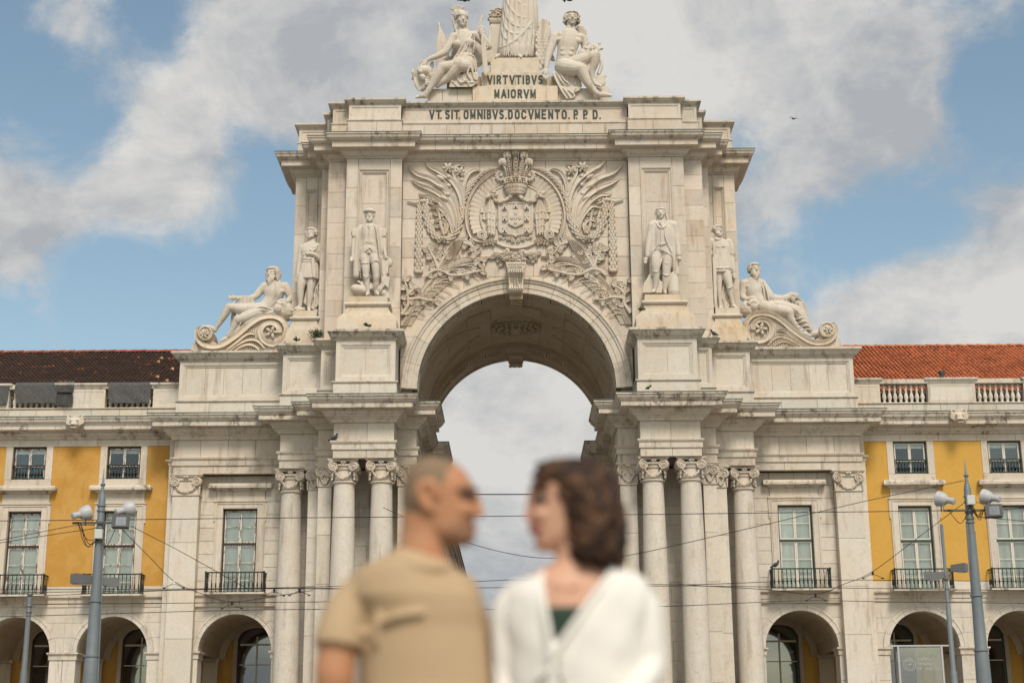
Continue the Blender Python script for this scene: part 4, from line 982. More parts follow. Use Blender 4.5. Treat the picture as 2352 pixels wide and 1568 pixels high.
def garland(mb, F, pts, w, s, k=KA, h=.17, step=None, n=60):
    c = curve2(pts, n); acc = 0; wk = w if callable(w) else (lambda t: w)
    tot = sum((Vector(a)-Vector(b)).length for a, b in zip(c, c[1:])); run = 0; nxt = 0; row = 0
    for i in range(1, len(c)):
        a = Vector(c[i-1]); b = Vector(c[i]); L = (b-a).length
        while nxt <= run+L:
            t = nxt/tot; p = a+(b-a)*((nxt-run)/L if L else 0); W_ = wk(t); st = step or W_*.44
            P0 = F(p.x, p.y, s); d = (F(b.x, b.y, s)-F(a.x, a.y, s)).normalized(); nn = Vector((-d.z, 0, d.x))
            row += 1
            cols = (-1, 0, 1) if row % 2 else (-.5, .5)
            for q in cols:
                hh = h*(1-.35*q*q)*(W_*k/.36)**.5
                cpos = P0+nn*q*W_*k*.34+Vector((0, -hh*.75, 0))
                M3 = Matrix((( nn.x, 0, d.x), (nn.y, 1, d.y), (nn.z, 0, d.z)))
                M3 = Matrix((nn, Vector((0, 1, 0))+d*.0, d)).transposed()
                mb.ell(cpos, (W_*k*.195, .06, st*k*.9), 6, 4, M3 @ Matrix.Rotation(-.28, 3, 'X'))
            nxt += st
        run += L
    mb.tube([F(x, y, s, .03) for x, y in c[::2]], [wk(j/(len(c[::2])-1))*k*.36 for j in range(len(c[::2]))], 7, .35)
def rosette(mb, P, r, n=6, h=.12, two=True):
    for lay in range(2 if two else 1):
        q = r*(1 if lay == 0 else .6)
        for k in range(n):
            a = 2*math.pi*k/n+.3*lay
            mb.ell(P+Vector((q*.55*math.cos(a), -h*(.4+.35*lay), q*.55*math.sin(a))), (q*.5, h*.5, q*.24), 6, 4, Matrix.Rotation(-a, 3, 'Y'))
    mb.ell(P+Vector((0, -h*1.0, 0)), r*.18, 6, 4)
def oak(mb, P, r, a, h=.10):
    """lobed oak leaf"""
    n = 22; M3 = Matrix.Rotation(-a, 3, 'Y'); top = []; base = []
    for k in range(n):
        t = 2*math.pi*k/n; rr = r*(1+.11*math.cos(7*t)); v = M3 @ Vector((rr*math.cos(t)+r*.8, 0, rr*.58*math.sin(t)))
        base.append(P+v); top.append(P+v+Vector((0, -h+.03*math.cos(7*t), 0)))
    mb.rings([base, top], cap=(False, False)); o = len(mb.v); mid = P+M3 @ Vector((r*.8, 0, 0))+Vector((0, -h*.65, 0))
    mb.add(top+[mid], [(i, (i+1) % n, n) for i in range(n)])
    mb.tube([P+Vector((0, -h*.3, 0)), P+M3 @ Vector((r*1.5, 0, 0))+Vector((0, -h*1.0, 0))], r*.07, 4)
def spiral(mb, F, cx, cy, r0, turns, s, k, rad, h, a0=0, dirn=1):
    pts = []; rs = []
    for i in range(30):
        t = i/29; a = a0+dirn*turns*2*math.pi*t; r = r0*(1-.85*t); pts.append(F(cx+r*math.cos(a), cy+r*math.sin(a), s, h*(1+.4*t))); rs.append(rad*(1-.4*t))
    mb.tube(pts, rs, 6)
tp = lambda w: (lambda t: w*min(1, .45+t*2.2)*(1-t)**.55+2)
for s in S2:
    fl = [([(590, 900), (575, 640), (480, 470), (330, 365), (215, 300), (165, 218)], 52), ([(545, 960), (505, 730), (400, 570), (250, 450), (90, 395), (10, 330), (-12, 285)], 56),
          ([(515, 990), (470, 780), (360, 640), (230, 560), (110, 515), (10, 455)], 50), ([(490, 1010), (430, 830), (330, 700), (220, 642), (140, 640), (98, 592)], 42),
          ([(600, 650), (560, 500), (505, 400), (500, 320), (545, 290), (612, 305)], 44), ([(600, 600), (615, 470), (670, 380), (740, 350), (800, 362)], 34),
          ([(480, 1050), (450, 900), (350, 780), (290, 765), (228, 785)], 44), ([(400, 1060), (410, 960), (350, 915), (262, 950)], 36)]
    for pts, w in fl:
        mb = MB(); leafstrip(mb, A_, pts, tp(w*1.5), s, .16, n=20); mb.build('lily_leaf', 'carve', ARCH, auto=60)
    for (x, y) in ((340, 438), (340, 540), (382, 668)):
        mb = MB()
        for q in (-1, 0, 1): mb.ell(A_(x+4, y+q*9, s, .16-.03*abs(q)), (50*KA, .07, 17*KA), 8, 5, Matrix.Rotation(R_(28)*(-s), 3, 'Y'))
        mb.tube([A_(x+40, y+22, s, .13), A_(x+110, y+80, s, .08)], .03, 5); mb.build('lily_bud', 'carve', ARCH, auto=50)
    for (x, y) in ((435, 425), (435, 525), (427, 622), (580, 460)):
        mb = MB().ell(A_(x, y, s, .13), 25*KA, 10, 6); mb.tube([A_(x+15, y+20, s, .1), A_(x+45, y+60, s, .06)], .03, 5); mb.build('seed_ball', 'carve', ARCH, smooth=True)
    for (x, y, r) in ((425, 330, 62), (555, 370, 57)):
        mb = MB(); rosette(mb, A_(x, y, s, .08), r*1.15*KA, 6, .19); mb.build('lily_flower', 'carve', ARCH, smooth=True)
    mb = MB(); garland(mb, A_, [(108, 735), (104, 1000), (98, 1250), (98, 1470)], lambda t: 68+34*t, s); mb.ell(A_(98, 1485, s, .1), (48*KA, .12, 26*KA), 8, 5); mb.build('hanging_garland', 'carve', ARCH, auto=50)
    mb = MB(); garland(mb, A_, [(165, 700), (182, 830), (210, 960), (280, 1080), (375, 1135), (470, 1090), (545, 980), (578, 830), (600, 690), (660, 550), (760, 425), (860, 350), (980, 322)], lambda t: 78*(1-t)**.4+18 if t < .95 else 30, s, n=110)
    rosette(mb, A_(375, 1130, s, .2), 45*KA, 5, .12); mb.build('laurel_swag', 'carve', ARCH, auto=50)
    mb = MB(); mb.tube([A_(-30, 690, s, .08), A_(60, 712, s, .1), A_(150, 700, s, .14), A_(265, 732, s, .08)], [.035, .05, .06, .04], 6); mb.ell(A_(150, 700, s, .12), (48*KA, .14, 26*KA), 8, 5)
    for a, (x, y) in ((60, (262, 700)), (120, (250, 705)), (20, (275, 700))): oak(mb, A_(x, y, s, .04), .13, R_(a if s < 0 else 180-a))
    mb.build('knotted_branch', 'carve', ARCH, auto=50)
    mb = MB(); mb.tube([A_(380, 1070, s, .07), A_(345, 960, s, .1), A_(330, 850, s, .1), A_(320, 790, s, .06)], [.06, .07, .05, .03], 6)
    for (x, y, a) in ((320, 850, 160), (340, 860, 30), (330, 810, 120), (350, 1000, 20), (330, 980, 170), (355, 1050, 10), (335, 900, 200), (350, 900, -20), (365, 950, 50)): oak(mb, A_(x, y, s, .03), .15, R_(a if s < 0 else 180-a))
    mb.build('oak_branch', 'carve', ARCH, auto=50)
    # sheaf of stems below the swag
    for j in range(6):
        mb = MB(); pts = [(606-j*19, 1100+j*10), (545-j*22, 1230), (450-j*14, 1370+j*2), (345-j*10, 1480)]
        leafstrip(mb, A_, pts, lambda t: 15*(1-.35*t), s, .16, n=10); mb.build('sheaf_stem', 'carve', ARCH, auto=60)
    for pts in ([(330, 1440), (260, 1300), (205, 1215)], [(560, 1130), (640, 1140), (700, 1220), (750, 1300)], [(330, 1440), (420, 1350), (520, 1340)], [(330, 1450), (345, 1300), (340, 1240), (275, 1215)]):
        mb = MB(); c = bez([A_(x, y, s, .09) for x, y in pts], 10); mb.tube(c, [.075*(1-.6*i/(len(c)-1)) for i in range(len(c))], 6)
        for q in range(2, len(c), 2):
            for sg2 in (-1, 1):
                d = (c[min(q+1, len(c)-1)]-c[q-1]); a = math.atan2(d.z, d.x)+sg2*R_(random.uniform(50, 85)); P = c[q].copy(); P.y = YR-.04; oak(mb, P, random.uniform(.13, .17), a)
        mb.build('oak_branch', 'carve', ARCH, auto=50)
    # palm fronds in the spandrel
    for j in range(4):
        mb = MB(); leafstrip(mb, B_, [(130+j*12, 750), (225+j*8, 560+j*5), (335, 395+j*8), (480, 240+j*9), (690, 140+j*9), (950-j*30, 120+j*6)], lambda t: 13+9*math.sin(math.pi*t), s, .13, KB, 24); mb.build('palm_rib', 'carve', ARCH, auto=60)
    mb = MB()
    bl = [((150, 720), (190, 660), (325, 680)), ((160, 690), (215, 620), (345, 640)), ((180, 650), (260, 570), (415, 590)), ((195, 620), (290, 540), (415, 560)), ((230, 570), (330, 470), (480, 500)), ((260, 530), (360, 430), (540, 500)), ((290, 490), (410, 400), (600, 460)),
          ((320, 440), (450, 360), (668, 400)), ((350, 410), (500, 330), (668, 385)), ((380, 370), (540, 290), (770, 360)), ((420, 330), (600, 235), (850, 330)), ((460, 290), (650, 200), (940, 310)), ((500, 260), (700, 185), (900, 250))]
    for a, b, c in bl:
        pts = [B_(*a, s, .04), B_(*b, s, .10), B_((b[0]*.45+c[0]*.55), b[1]*.75+c[1]*.25-15, s, .12), B_(*c, s, .05)]; cc = bez(pts, 12); mb.tube(cc, [.042*(1-.65*i/(len(cc)-1)) for i in range(len(cc))], 5)
    for a in range(7):
        mb.tube(bez([B_(140+a*13, 745, s, .03), B_(235+a*12, 560+a*6, s, .08), B_(350+a*16, 410+a*7, s, .09), B_(500+a*16, 270+a*9, s, .05)], 12), .028, 5)
    mb.build('palm_fronds', 'carve', ARCH, auto=50)
    for pts, n0 in (([(355, 300), (420, 248), (500, 245), (580, 285), (690, 285), (790, 260), (880, 235), (885, 165), (830, 140)], 12), ([(135, 650), (190, 560), (190, 500), (180, 400), (150, 310)], 7), ([(195, 510), (300, 500), (385, 520), (480, 515)], 5), ([(470, 235), (435, 140), (380, 40)], 5), ([(465, 230), (520, 130), (560, 80)], 4), ([(700, -10), (780, 20), (830, 100)], 5), ([(180, 480), (240, 415), (300, 400)], 3)):
        mb = MB(); c = bez([B_(x, y, s, .14) for x, y in pts], 24); mb.tube(c, [.085*(1-.5*i/(len(c)-1)) for i in range(len(c))], 7)
        for q in range(n0):
            i = int((q+.5)/n0*(len(c)-1)); P = c[i].copy(); P.y = YR-.07; a = random.uniform(0, 2*math.pi)
            d = c[min(i+1, len(c)-1)]-c[max(0, i-1)]; a = math.atan2(d.z, d.x)+(1 if q % 2 else -1)*R_(random.uniform(45, 95)); oak(mb, P, random.uniform(.15, .21), a, .12)
            if q % 3 == 0: mb.ell(P+Vector((.14*math.cos(a+1.5), -.05, .14*math.sin(a+1.5))), .05, 6, 4)
        mb.build('oak_vine', 'carve', ARCH, auto=50)
    # shell-like ring round the medallion
    mb = MB(); rs = []; n = 66
    for i in range(n+1):
        a = R_(-88-(116)*i/n); ca, sa = math.cos(a), math.sin(a)
        w1 = 515+8*math.sin(i*1.75); w2 = 405; hh = .09+.03*math.sin(i*1.75)
        rs.append([A_(1183+w2*ca, 862+w2*sa*.96, s, .0), A_(1183+w2*ca, 862+w2*sa*.96, s, .03), A_(1183+460*ca, 862+460*sa*.96, s, .05+hh*.5), A_(1183+w1*ca, 862+w1*sa*.96, s, hh+.09), A_(1183+w1*ca, 862+w1*sa*.96, s, 0)])
    mb.rings(rs); mb.build('shell_ring', 'carve', ARCH, auto=25)
    pts = [(1183+555*math.cos(R_(-88-118*i/30)), 862+540*math.sin(R_(-88-118*i/30))) for i in range(31)]
    mb = MB(); leafstrip(mb, A_, pts+[(740, 1135), (820, 1150), (862, 1090)], lambda t: 26, s, .15, n=60); mb.build('ring_moulding', 'carve', ARCH, auto=50)
    mb = MB(); spiral(mb, A_, 803, 1078, 58, 2.3, s, KA, .05, .16, R_(75), -1); mb.ell(A_(803, 1078, s, .0), (.26, .14, .26), 12, 4); mb.build('volute', 'carve', ARCH, auto=50)
    mb = MB()
    for j in range(9):
        P = A_(800+j*17, 1150+8*math.sin(j), s, .06); oak(mb, P, .10, R_((300 if j % 2 else 30) if s < 0 else (240 if j % 2 else 150)))
    mb.build('acanthus_spray', 'carve', ARCH, auto=50)
    mb = MB(); P = A_(1018, 417, s, .12)
    for k in range(12):
        a = 2*math.pi*k/12
        for e in (-1, 0, 1): mb.ell(P+Vector((.21*math.cos(a+e*.12), -.05, .21*math.sin(a+e*.12))), (.085 if e else .11, .05, .03), 6, 3, Matrix.Rotation(-a, 3, 'Y'))
    mb.ell(P+Vector((0, -.05, 0)), (.08, .08, .08), 8, 4); mb.build('rosette', 'carve', ARCH, auto=50)
    # mantle, its knot, tassels and fringes
    mb = MB()
    for j in range(9): mb.ell(A_(900+random.uniform(-38, 70), 640+random.uniform(-30, 34), s, .22+random.uniform(0, .06)), (.13, .10, .07), 7, 4, Matrix.Rotation(random.uniform(0, 3), 3, 'Y'))
    mb.build('mantle_knot', 'carve', ARCH, smooth=True)
    mb = MB(); rs = []
    prof = [(690, 22), (730, 38), (780, 52), (830, 62), (880, 66), (900, 66), (905, 58), (940, 56), (990, 50), (1040, 50), (1080, 44)]
    for (y, w) in prof:
        ring = []
        for j in range(17):
            t = j/16*2-1; x = 905+(y-690)*.02+w*t; hh = .16+.10*math.sqrt(max(0, 1-t*t))+.028*math.sin(j*1.2+y*.004)
            ring.append(A_(x, y+12*math.sin(j*1.1)*(1 if y > 860 else .1), s, hh))
        ring += [A_(905+w, y, s, 0), A_(905-w, y, s, 0)]; rs.append(ring)
    mb.rings(rs)
    for yb, ww in ((830, 62), (905, 66), (985, 54), (1060, 48)):
        mb.tube(bez([A_(905+ww*t, yb+8*math.sin(t*4), s, .14+.11*math.sqrt(1-t*t*.95)) for t in (-1, -.5, 0, .5, 1)], 12), .035, 6)
    mb.build('mantle_drapery', 'carve', ARCH, auto=50)
    mb = MB(); c = bez([A_(940, 690, s, .2), A_(1000, 715, s, .24), (A_(1060, 705, s, .24)), A_(1120, 660, s, .25), A_(1150, 620, s, .22)], 16); mb.tube(c, [.09, ]*len(c), 8)
    for i, p in enumerate(c): mb.ell(p+Vector((random.uniform(-.05, .05), -.07, random.uniform(-.05, .05))), .05, 6, 4)
    mb.build('mantle_swag', 'carve', ARCH, smooth=True)
    mb = MB()
    for (x, y) in ((805, 810), (826, 885)):
        mb.tube([A_(845, 720, s, .1), A_(x+10, 760, s, .1), A_(x, y-40, s, .1)], .022, 5); mb.rings([[A_(x, y-40, s, .1)+Vector((r*math.cos(q), r*math.sin(q), z)) for q in [2*math.pi*i/8 for i in range(8)]] for r, z in ((.03, 0), (.07, -.05), (.06, -.1), (.09, -.24))])
    mb.build('tassel', 'carve', ARCH, auto=50)
    # scrolls beside and under the shield
    mb = MB(); c = bez([A_(990, 950, s, .1), A_(1000, 1030, s, .14), A_(1060, 1075, s, .16), A_(1150, 1080, s, .16)], 12); mb.tube(c, .05, 6); spiral(mb, A_, 990, 970, 26, 1.5, s, KA, .03, .12, 0, 1)
    for (x, y, r) in ((1135, 1105, 30), (1095, 1120, 24), (1150, 1140, 24), (1010, 1100, 20)): spiral(mb, A_, x, y, r, 1.6, s, KA, .03, .14, 1, -1)
    for j in range(6): mb.ell(A_(1030+j*18, 1110+8*math.sin(j*2), s, .1), (.08, .06, .05), 6, 4)
    mb.build('shield_scroll', 'carve', ARCH, smooth=True)
F0 = lambda x, y, h=0.: A_(x, y, -1, h)
mb = MB(); mb.rings([[F0(1183+r*math.cos(2*math.pi*i/64), 862+r*.915*math.sin(2*math.pi*i/64), h) for i in range(64)] for r, h in ((402, 0), (402, .10), (392, .13), (380, .11), (374, .08))]); mb.build('medallion', 'carve', ARCH, auto=35)
arms = part('royal_arms', ARCH)
sh = [(990, 735), (1183, 712), (1376, 735), (1376, 1030), (1360, 1060), (1300, 1075), (1220, 1085), (1183, 1105), (1146, 1085), (1066, 1075), (1006, 1060), (990, 1030)]
mb = MB(); n = len(sh); cc = (1183, 900)
ins = lambda f, h: [F0(cc[0]+(x-cc[0])*f, cc[1]+(y-cc[1])*f, h) for x, y in sh[::-1]]
mb.rings([ins(1.0, .1), ins(1.0, .22), ins(.95, .24), ins(.92, .20)]); mb.build('shield', 'carve', arms, auto=40)
mb = MB()
for j in range(22): x = 1018+j*15.7; mb.tube([F0(x, 740, .195), F0(x, 1055, .195)], .018, 4)
mb.build('fluting', 'carve', arms)
for (x, y) in ((1060, 775), (1183, 765), (1306, 775), (1060, 905), (1306, 905), (1060, 1035), (1306, 1035)):
    mb = MB(); P = F0(x, y, .2); w = .10
    mb.box(P.x-w, P.x+w, P.y-.10, P.y, P.z-.10, P.z+.02).box(P.x-w*.6, P.x+w*.6, P.y-.09, P.y, P.z+.02, P.z+.10)
    for q in (-1, 0, 1): mb.box(P.x+q*w*.65-.022, P.x+q*w*.65+.022, P.y-.10, P.y, P.z+.10, P.z+.14)
    mb.build('castle', 'carve', arms)
    MB().prism([(P.x-.03, P.z-.095), (P.x+.03, P.z-.095), (P.x+.03, P.z-.03), (P.x, P.z), (P.x-.03, P.z-.03)], P.y-.105, P.y-.09).build('castle_gate', 'dark', arms)
es = [(1098, 805), (1270, 805), (1270, 960), (1230, 980), (1183, 1000), (1136, 980), (1098, 960)]
for f, h0, h1 in ((1, .2, .29), (.88, .28, .30)):
    mb = MB(); mb.rings([[F0(1183+(x-1183)*f, 890+(y-890)*f, h) for x, y in es[::-1]] for h in (h0, h1)]); mb.build('inner_shield', 'carve', arms)
for (x, y) in ((1183, 845), (1183, 895), (1183, 945), (1138, 895), (1228, 895)):
    mb = MB(); q = [(x-18, y-20), (x+18, y-20), (x+18, y+8), (x, y+22), (x-18, y+8)]; mb.rings([[F0(a, b, h) for a, b in q[::-1]] for h in (.29, .34)])
    for (a, b) in ((-8, -10), (8, -10), (0, 0), (-8, 8), (8, 8)): mb.ell(F0(x+a, y+b, .34), .016, 5, 3)
    mb.build('small_shield', 'carve', arms)
crown = part('crown', ARCH)
mb = MB(); P = F0(1183, 590, .0); c0 = Vector((P.x, YR-.22, 0))
zz = lambda y: F0(1183, y).z
mb.rings([[(c0.x+r*math.cos(a), c0.y+r*.62*math.sin(a), zz(y)) for a in [2*math.pi*i/28 for i in range(28)]] for r, y in ((.36, 632), (.40, 615), (.42, 590), (.46, 575), (.50, 545), (.52, 535), (.48, 528))]); mb.build('crown_band', 'carve', crown, auto=40)
mb = MB()
for k in range(24):
    a = 2*math.pi*k/24
    for y, r, q in ((600, .43, .03), (560, .49, .035), (515, .52, .05), (490, .50, .05 if k % 2 else .03)): mb.ell((c0.x+r*math.cos(a), c0.y+r*.62*math.sin(a), zz(y)), q, 6, 4)
mb.build('crown_jewels', 'carve', crown, smooth=True)
for k in range(8):
    a = 2*math.pi*k/8+.39
    c = bez([(c0.x+.52*math.cos(a), c0.y+.32*math.sin(a), zz(510)), (c0.x+.50*math.cos(a), c0.y+.3*math.sin(a), zz(465)), (c0.x+.28*math.cos(a), c0.y+.18*math.sin(a), zz(450)), (c0.x, c0.y, zz(462))], 10)
    MB().tube(c, .045, 6).build('crown_arch', 'carve', crown, smooth=True)
mb = MB().lathe([(.06, 0), (.10, .04), (.05, .08), (.10, .16), (.11, .22), (.05, .30), (.04, .34)], c0.x, c0.y, zz(462), 10); mb.box(c0.x-.02, c0.x+.02, c0.y-.02, c0.y+.02, zz(385), zz(355)).build('orb_and_cross', 'carve', crown, auto=40)
for (x, y, bx, a) in ((1183, 150, 1183, 90), (1088, 190, 1140, 112), (1278, 190, 1226, 68), (1035, 272, 1090, 130), (1331, 272, 1276, 50)):
    mb = MB(); pts = [(bx, 450), ((bx*1.2+x*.8)/2, 360), (x+(1183-x)*.15, y+60), (x, y+10)]
    for q in (-1, 0, 1): leafstrip(mb, lambda X, Y_, s, h=0.: F0(X, Y_, h), [(px+q*22*(1 if i > 1 else .6), py) for i, (px, py) in enumerate(pts)], lambda t: 20+8*t, -1, .2, n=12, pos=.10)
    cpt = bez([F0(px, py, .33) for px, py in pts], 14)
    for p in cpt[1:-2]: mb.ell(p, .04, 6, 4)
    for q in (-1, 0, 1): mb.ell(F0(x+q*27, y+8+6*abs(q), .36-.05*abs(q)), (.085, .13, .19), 8, 5)
    mb.ell(F0(x, y-12, .33), (.19, .12, .09), 8, 5)
    mb.build('plume', 'carve', crown, auto=50)
# bouquet and keystone
mb = MB(); random.seed(3)
for j in range(60):
    t = random.uniform(-1, 1); x = 1183+t*235*(1-.0); y = 1245+random.uniform(0, 165)*(1-.75*abs(t))+25*abs(t); P = F0(x, y, .06+.30*(1-abs(t)))
    r = random.uniform(.07, .125); 
    if j % 2: rosette(mb, P, r*1.2, 5, .1)
    else:
        for q in range(3): mb.ell(P+Vector((0, -.03*q, 0)), (r*(1-.25*q), .07, r*(1-.25*q)), 8, 4)
mb.build('flower_bouquet', 'carve', ARCH, auto=45)
mb = MB()
for j in range(44):
    a = random.uniform(-.15, math.pi+.15); P = F0(1183+math.cos(a)*random.uniform(120, 245), 1285+math.sin(a)*random.uniform(30, 120), .02); oak(mb, P, random.uniform(.10, .15), -a+random.uniform(-.5, .5))
mb.build('bouquet_leaves', 'carve', ARCH, auto=50)
K = lambda x, y, h: B_(x, y, -1, h)
key = part('keystone', ARCH)
mb = MB(); rs = []
for (y, w, h) in ((195, 96, .62), (212, 96, .66), (225, 88, .62), (255, 78, .66), (290, 72, .58), (330, 66, .46), (380, 62, .42), (420, 66, .48), (445, 66, .50), (462, 60, .40)):
    rs.append([K(1185-w*.92, y, 0), K(1185-w*.92, y, h*.9), K(1185+w*.92, y, h*.9), K(1185+w*.92, y, 0)])
mb.rings(rs); mb.build('console', 'carve', key)
mb = MB()
for q in (-1, 1):
    mb.tube([K(1185+q*88, 200, .66), K(1185+q*76, 260, .70), K(1185+q*64, 330, .52), K(1185+q*58, 390, .46), K(1185+q*62, 445, .52)], .04, 5)
for j in range(7): mb.tube([K(1185+(j-3)*18, 262, .66), K(1185+(j-3)*21, 296, .72), K(1185+(j-3)*20, 312, .60)], .035, 5)
for j in range(6): mb.tube([K(1185+(j-2.5)*20, 405, .44), K(1185+(j-2.5)*22, 436, .56), K(1185+(j-2.5)*20, 456, .46)], .035, 5)
for j in range(8): mb.ell(K(1185+(j % 2*2-1)*14, 320+j*11, .50), (.05, .05, .04), 6, 4)
for j in range(4): mb.ell(K(1185, 215+j*13, .67), .04, 6, 4)
for j in range(3):
    for q in (-1, 1): mb.tube([K(1185+q*14, 218+j*14, .66), K(1185+q*60, 212+j*14, .67)], .02, 4)
mb.build('acanthus_ornament', 'carve', key, auto=60)
mb = MB().box(-.29, .29, 63.96, 64.95, 20.58, 20.95).box(-.27, .27, 65.0, 66.1, 20.52, 20.9)
for yy, z in ((64.3, 20.56), (64.7, 20.56), (65.4, 20.5), (65.8, 20.5)):
    for q in range(4): mb.ell((-.18+.12*q, yy+random.uniform(-.1, .1), z), (.09, .1, .06), 6, 4)
mb.build('soffit_block', 'vault', key)
# the scroll brackets under the reclining figures
SL = crop(770, 1040, 420, 1733); YS = 65.62
def SLm(px, py, s, h=0.): v = SL(px, py, YS); return Vector((v.x if s < 0 else -v.x, YS-h, v.z))
KS = 420/1733/1.7415/51.5
for s in S2:
    zb = 18.72; f = lambda x, y, h=0.: SLm(x, y, s, h)
    up = curve2([(175, 1500), (70, 1370), (50, 1240), (110, 1130), (200, 1100), (290, 1140), (345, 1220), (330, 1310), (260, 1350)], 40)
    body = [(60, 1500), (45, 1390), (48, 1220), (90, 1140), (160, 1100), (250, 1105), (320, 1160), (345, 1260), (330, 1340), (410, 1380), (520, 1350), (700, 1230), (870, 1080), (1030, 960), (1200, 890), (1350, 890), (1480, 940), (1580, 1040), (1615, 1150), (1600, 1260), (1560, 1360), (1500, 1420), (1440, 1500)]
    bp = [(f(x, y).x, f(x, y).z) for x, y in body]
    if s < 0: bp = bp[::-1]
    sb = part('scroll_bracket', ARCH)
    MB().prism([(x, max(z, zb)) for x, z in bp], YS, YS+1.15).build('scroll_body', 'carve', sb, auto=35)
    def band(pts, w, h, n=40, nm='scroll_band'):
        mb = MB(); leafstrip(mb, SLm, pts, lambda t: w if not callable(w) else w(t), s, h, KS, n); mb.build(nm, 'ped', sb, auto=60)
    band([(190, 1180), (120, 1150), (85, 1230), (110, 1330), (200, 1410), (330, 1440), (480, 1420), (640, 1330), (800, 1210), (960, 1070), (1120, 970), (1290, 940), (1440, 970), (1540, 1070), (1560, 1190), (1520, 1300), (1440, 1380), (1340, 1400), (1230, 1370), (1150, 1290), (1130, 1190), (1170, 1100), (1260, 1050), (1360, 1060), (1430, 1130), (1440, 1210)], 88, .16, 90)
    band([(300, 1150), (330, 1230), (290, 1310), (200, 1330), (130, 1270), (110, 1190)], 50, .2, 20)
    mb = MB(); c = [f(230, 1230, 0), f(230, 1230, .14)]
    mb.rings([[f(225+r*math.cos(a), 1225+r*math.sin(a), h) for a in [2*math.pi*i/24 for i in range(24)]] for r, h in ((120, 0), (120, .22), (100, .24), (90, .18))]); mb.build('small_volute', 'carve', sb, auto=40)
    mb = MB(); rosette(mb, f(205, 1240, .17), 78*KS, 6, .12, False); mb.build('flower', 'carve', sb, smooth=True)
    mb = MB(); rosette(mb, f(1310, 1200, .02), 120*KS, 5, .2, False); mb.build('flower', 'carve', sb, smooth=True)
    for pts, w in (([(620, 1500), (760, 1400), (900, 1330), (1030, 1320), (1120, 1370), (1200, 1470)], 62), ([(700, 1500), (840, 1420), (960, 1400), (1060, 1440), (1110, 1500)], 50), ([(560, 1500), (740, 1360), (880, 1250), (960, 1220), (1040, 1240)], 52), ([(1450, 1290), (1430, 1400), (1380, 1490)], 60)):
        band(pts, lambda t, w=w: w*math.sin(math.pi*(.12+.8*t))**.6, .15, 16, 'acanthus_leaf')
    mb = MB()
    for j in range(11): x = 880+j*32; mb.tube([f(x, 1150-(j*4) if x < 1100 else 1200, .05), f(x, 1490, .05)], .03, 4)
    mb.build('fluting', 'carve', sb)
    mb = MB().rings([[f(x, y, h) for x, y in ((-20, 1500), (20, 1375), (70, 1390), (100, 1500))][::-1 if s < 0 else 1] for h in (-.8, .1)]); mb.build('foot_block', 'ped', sb)
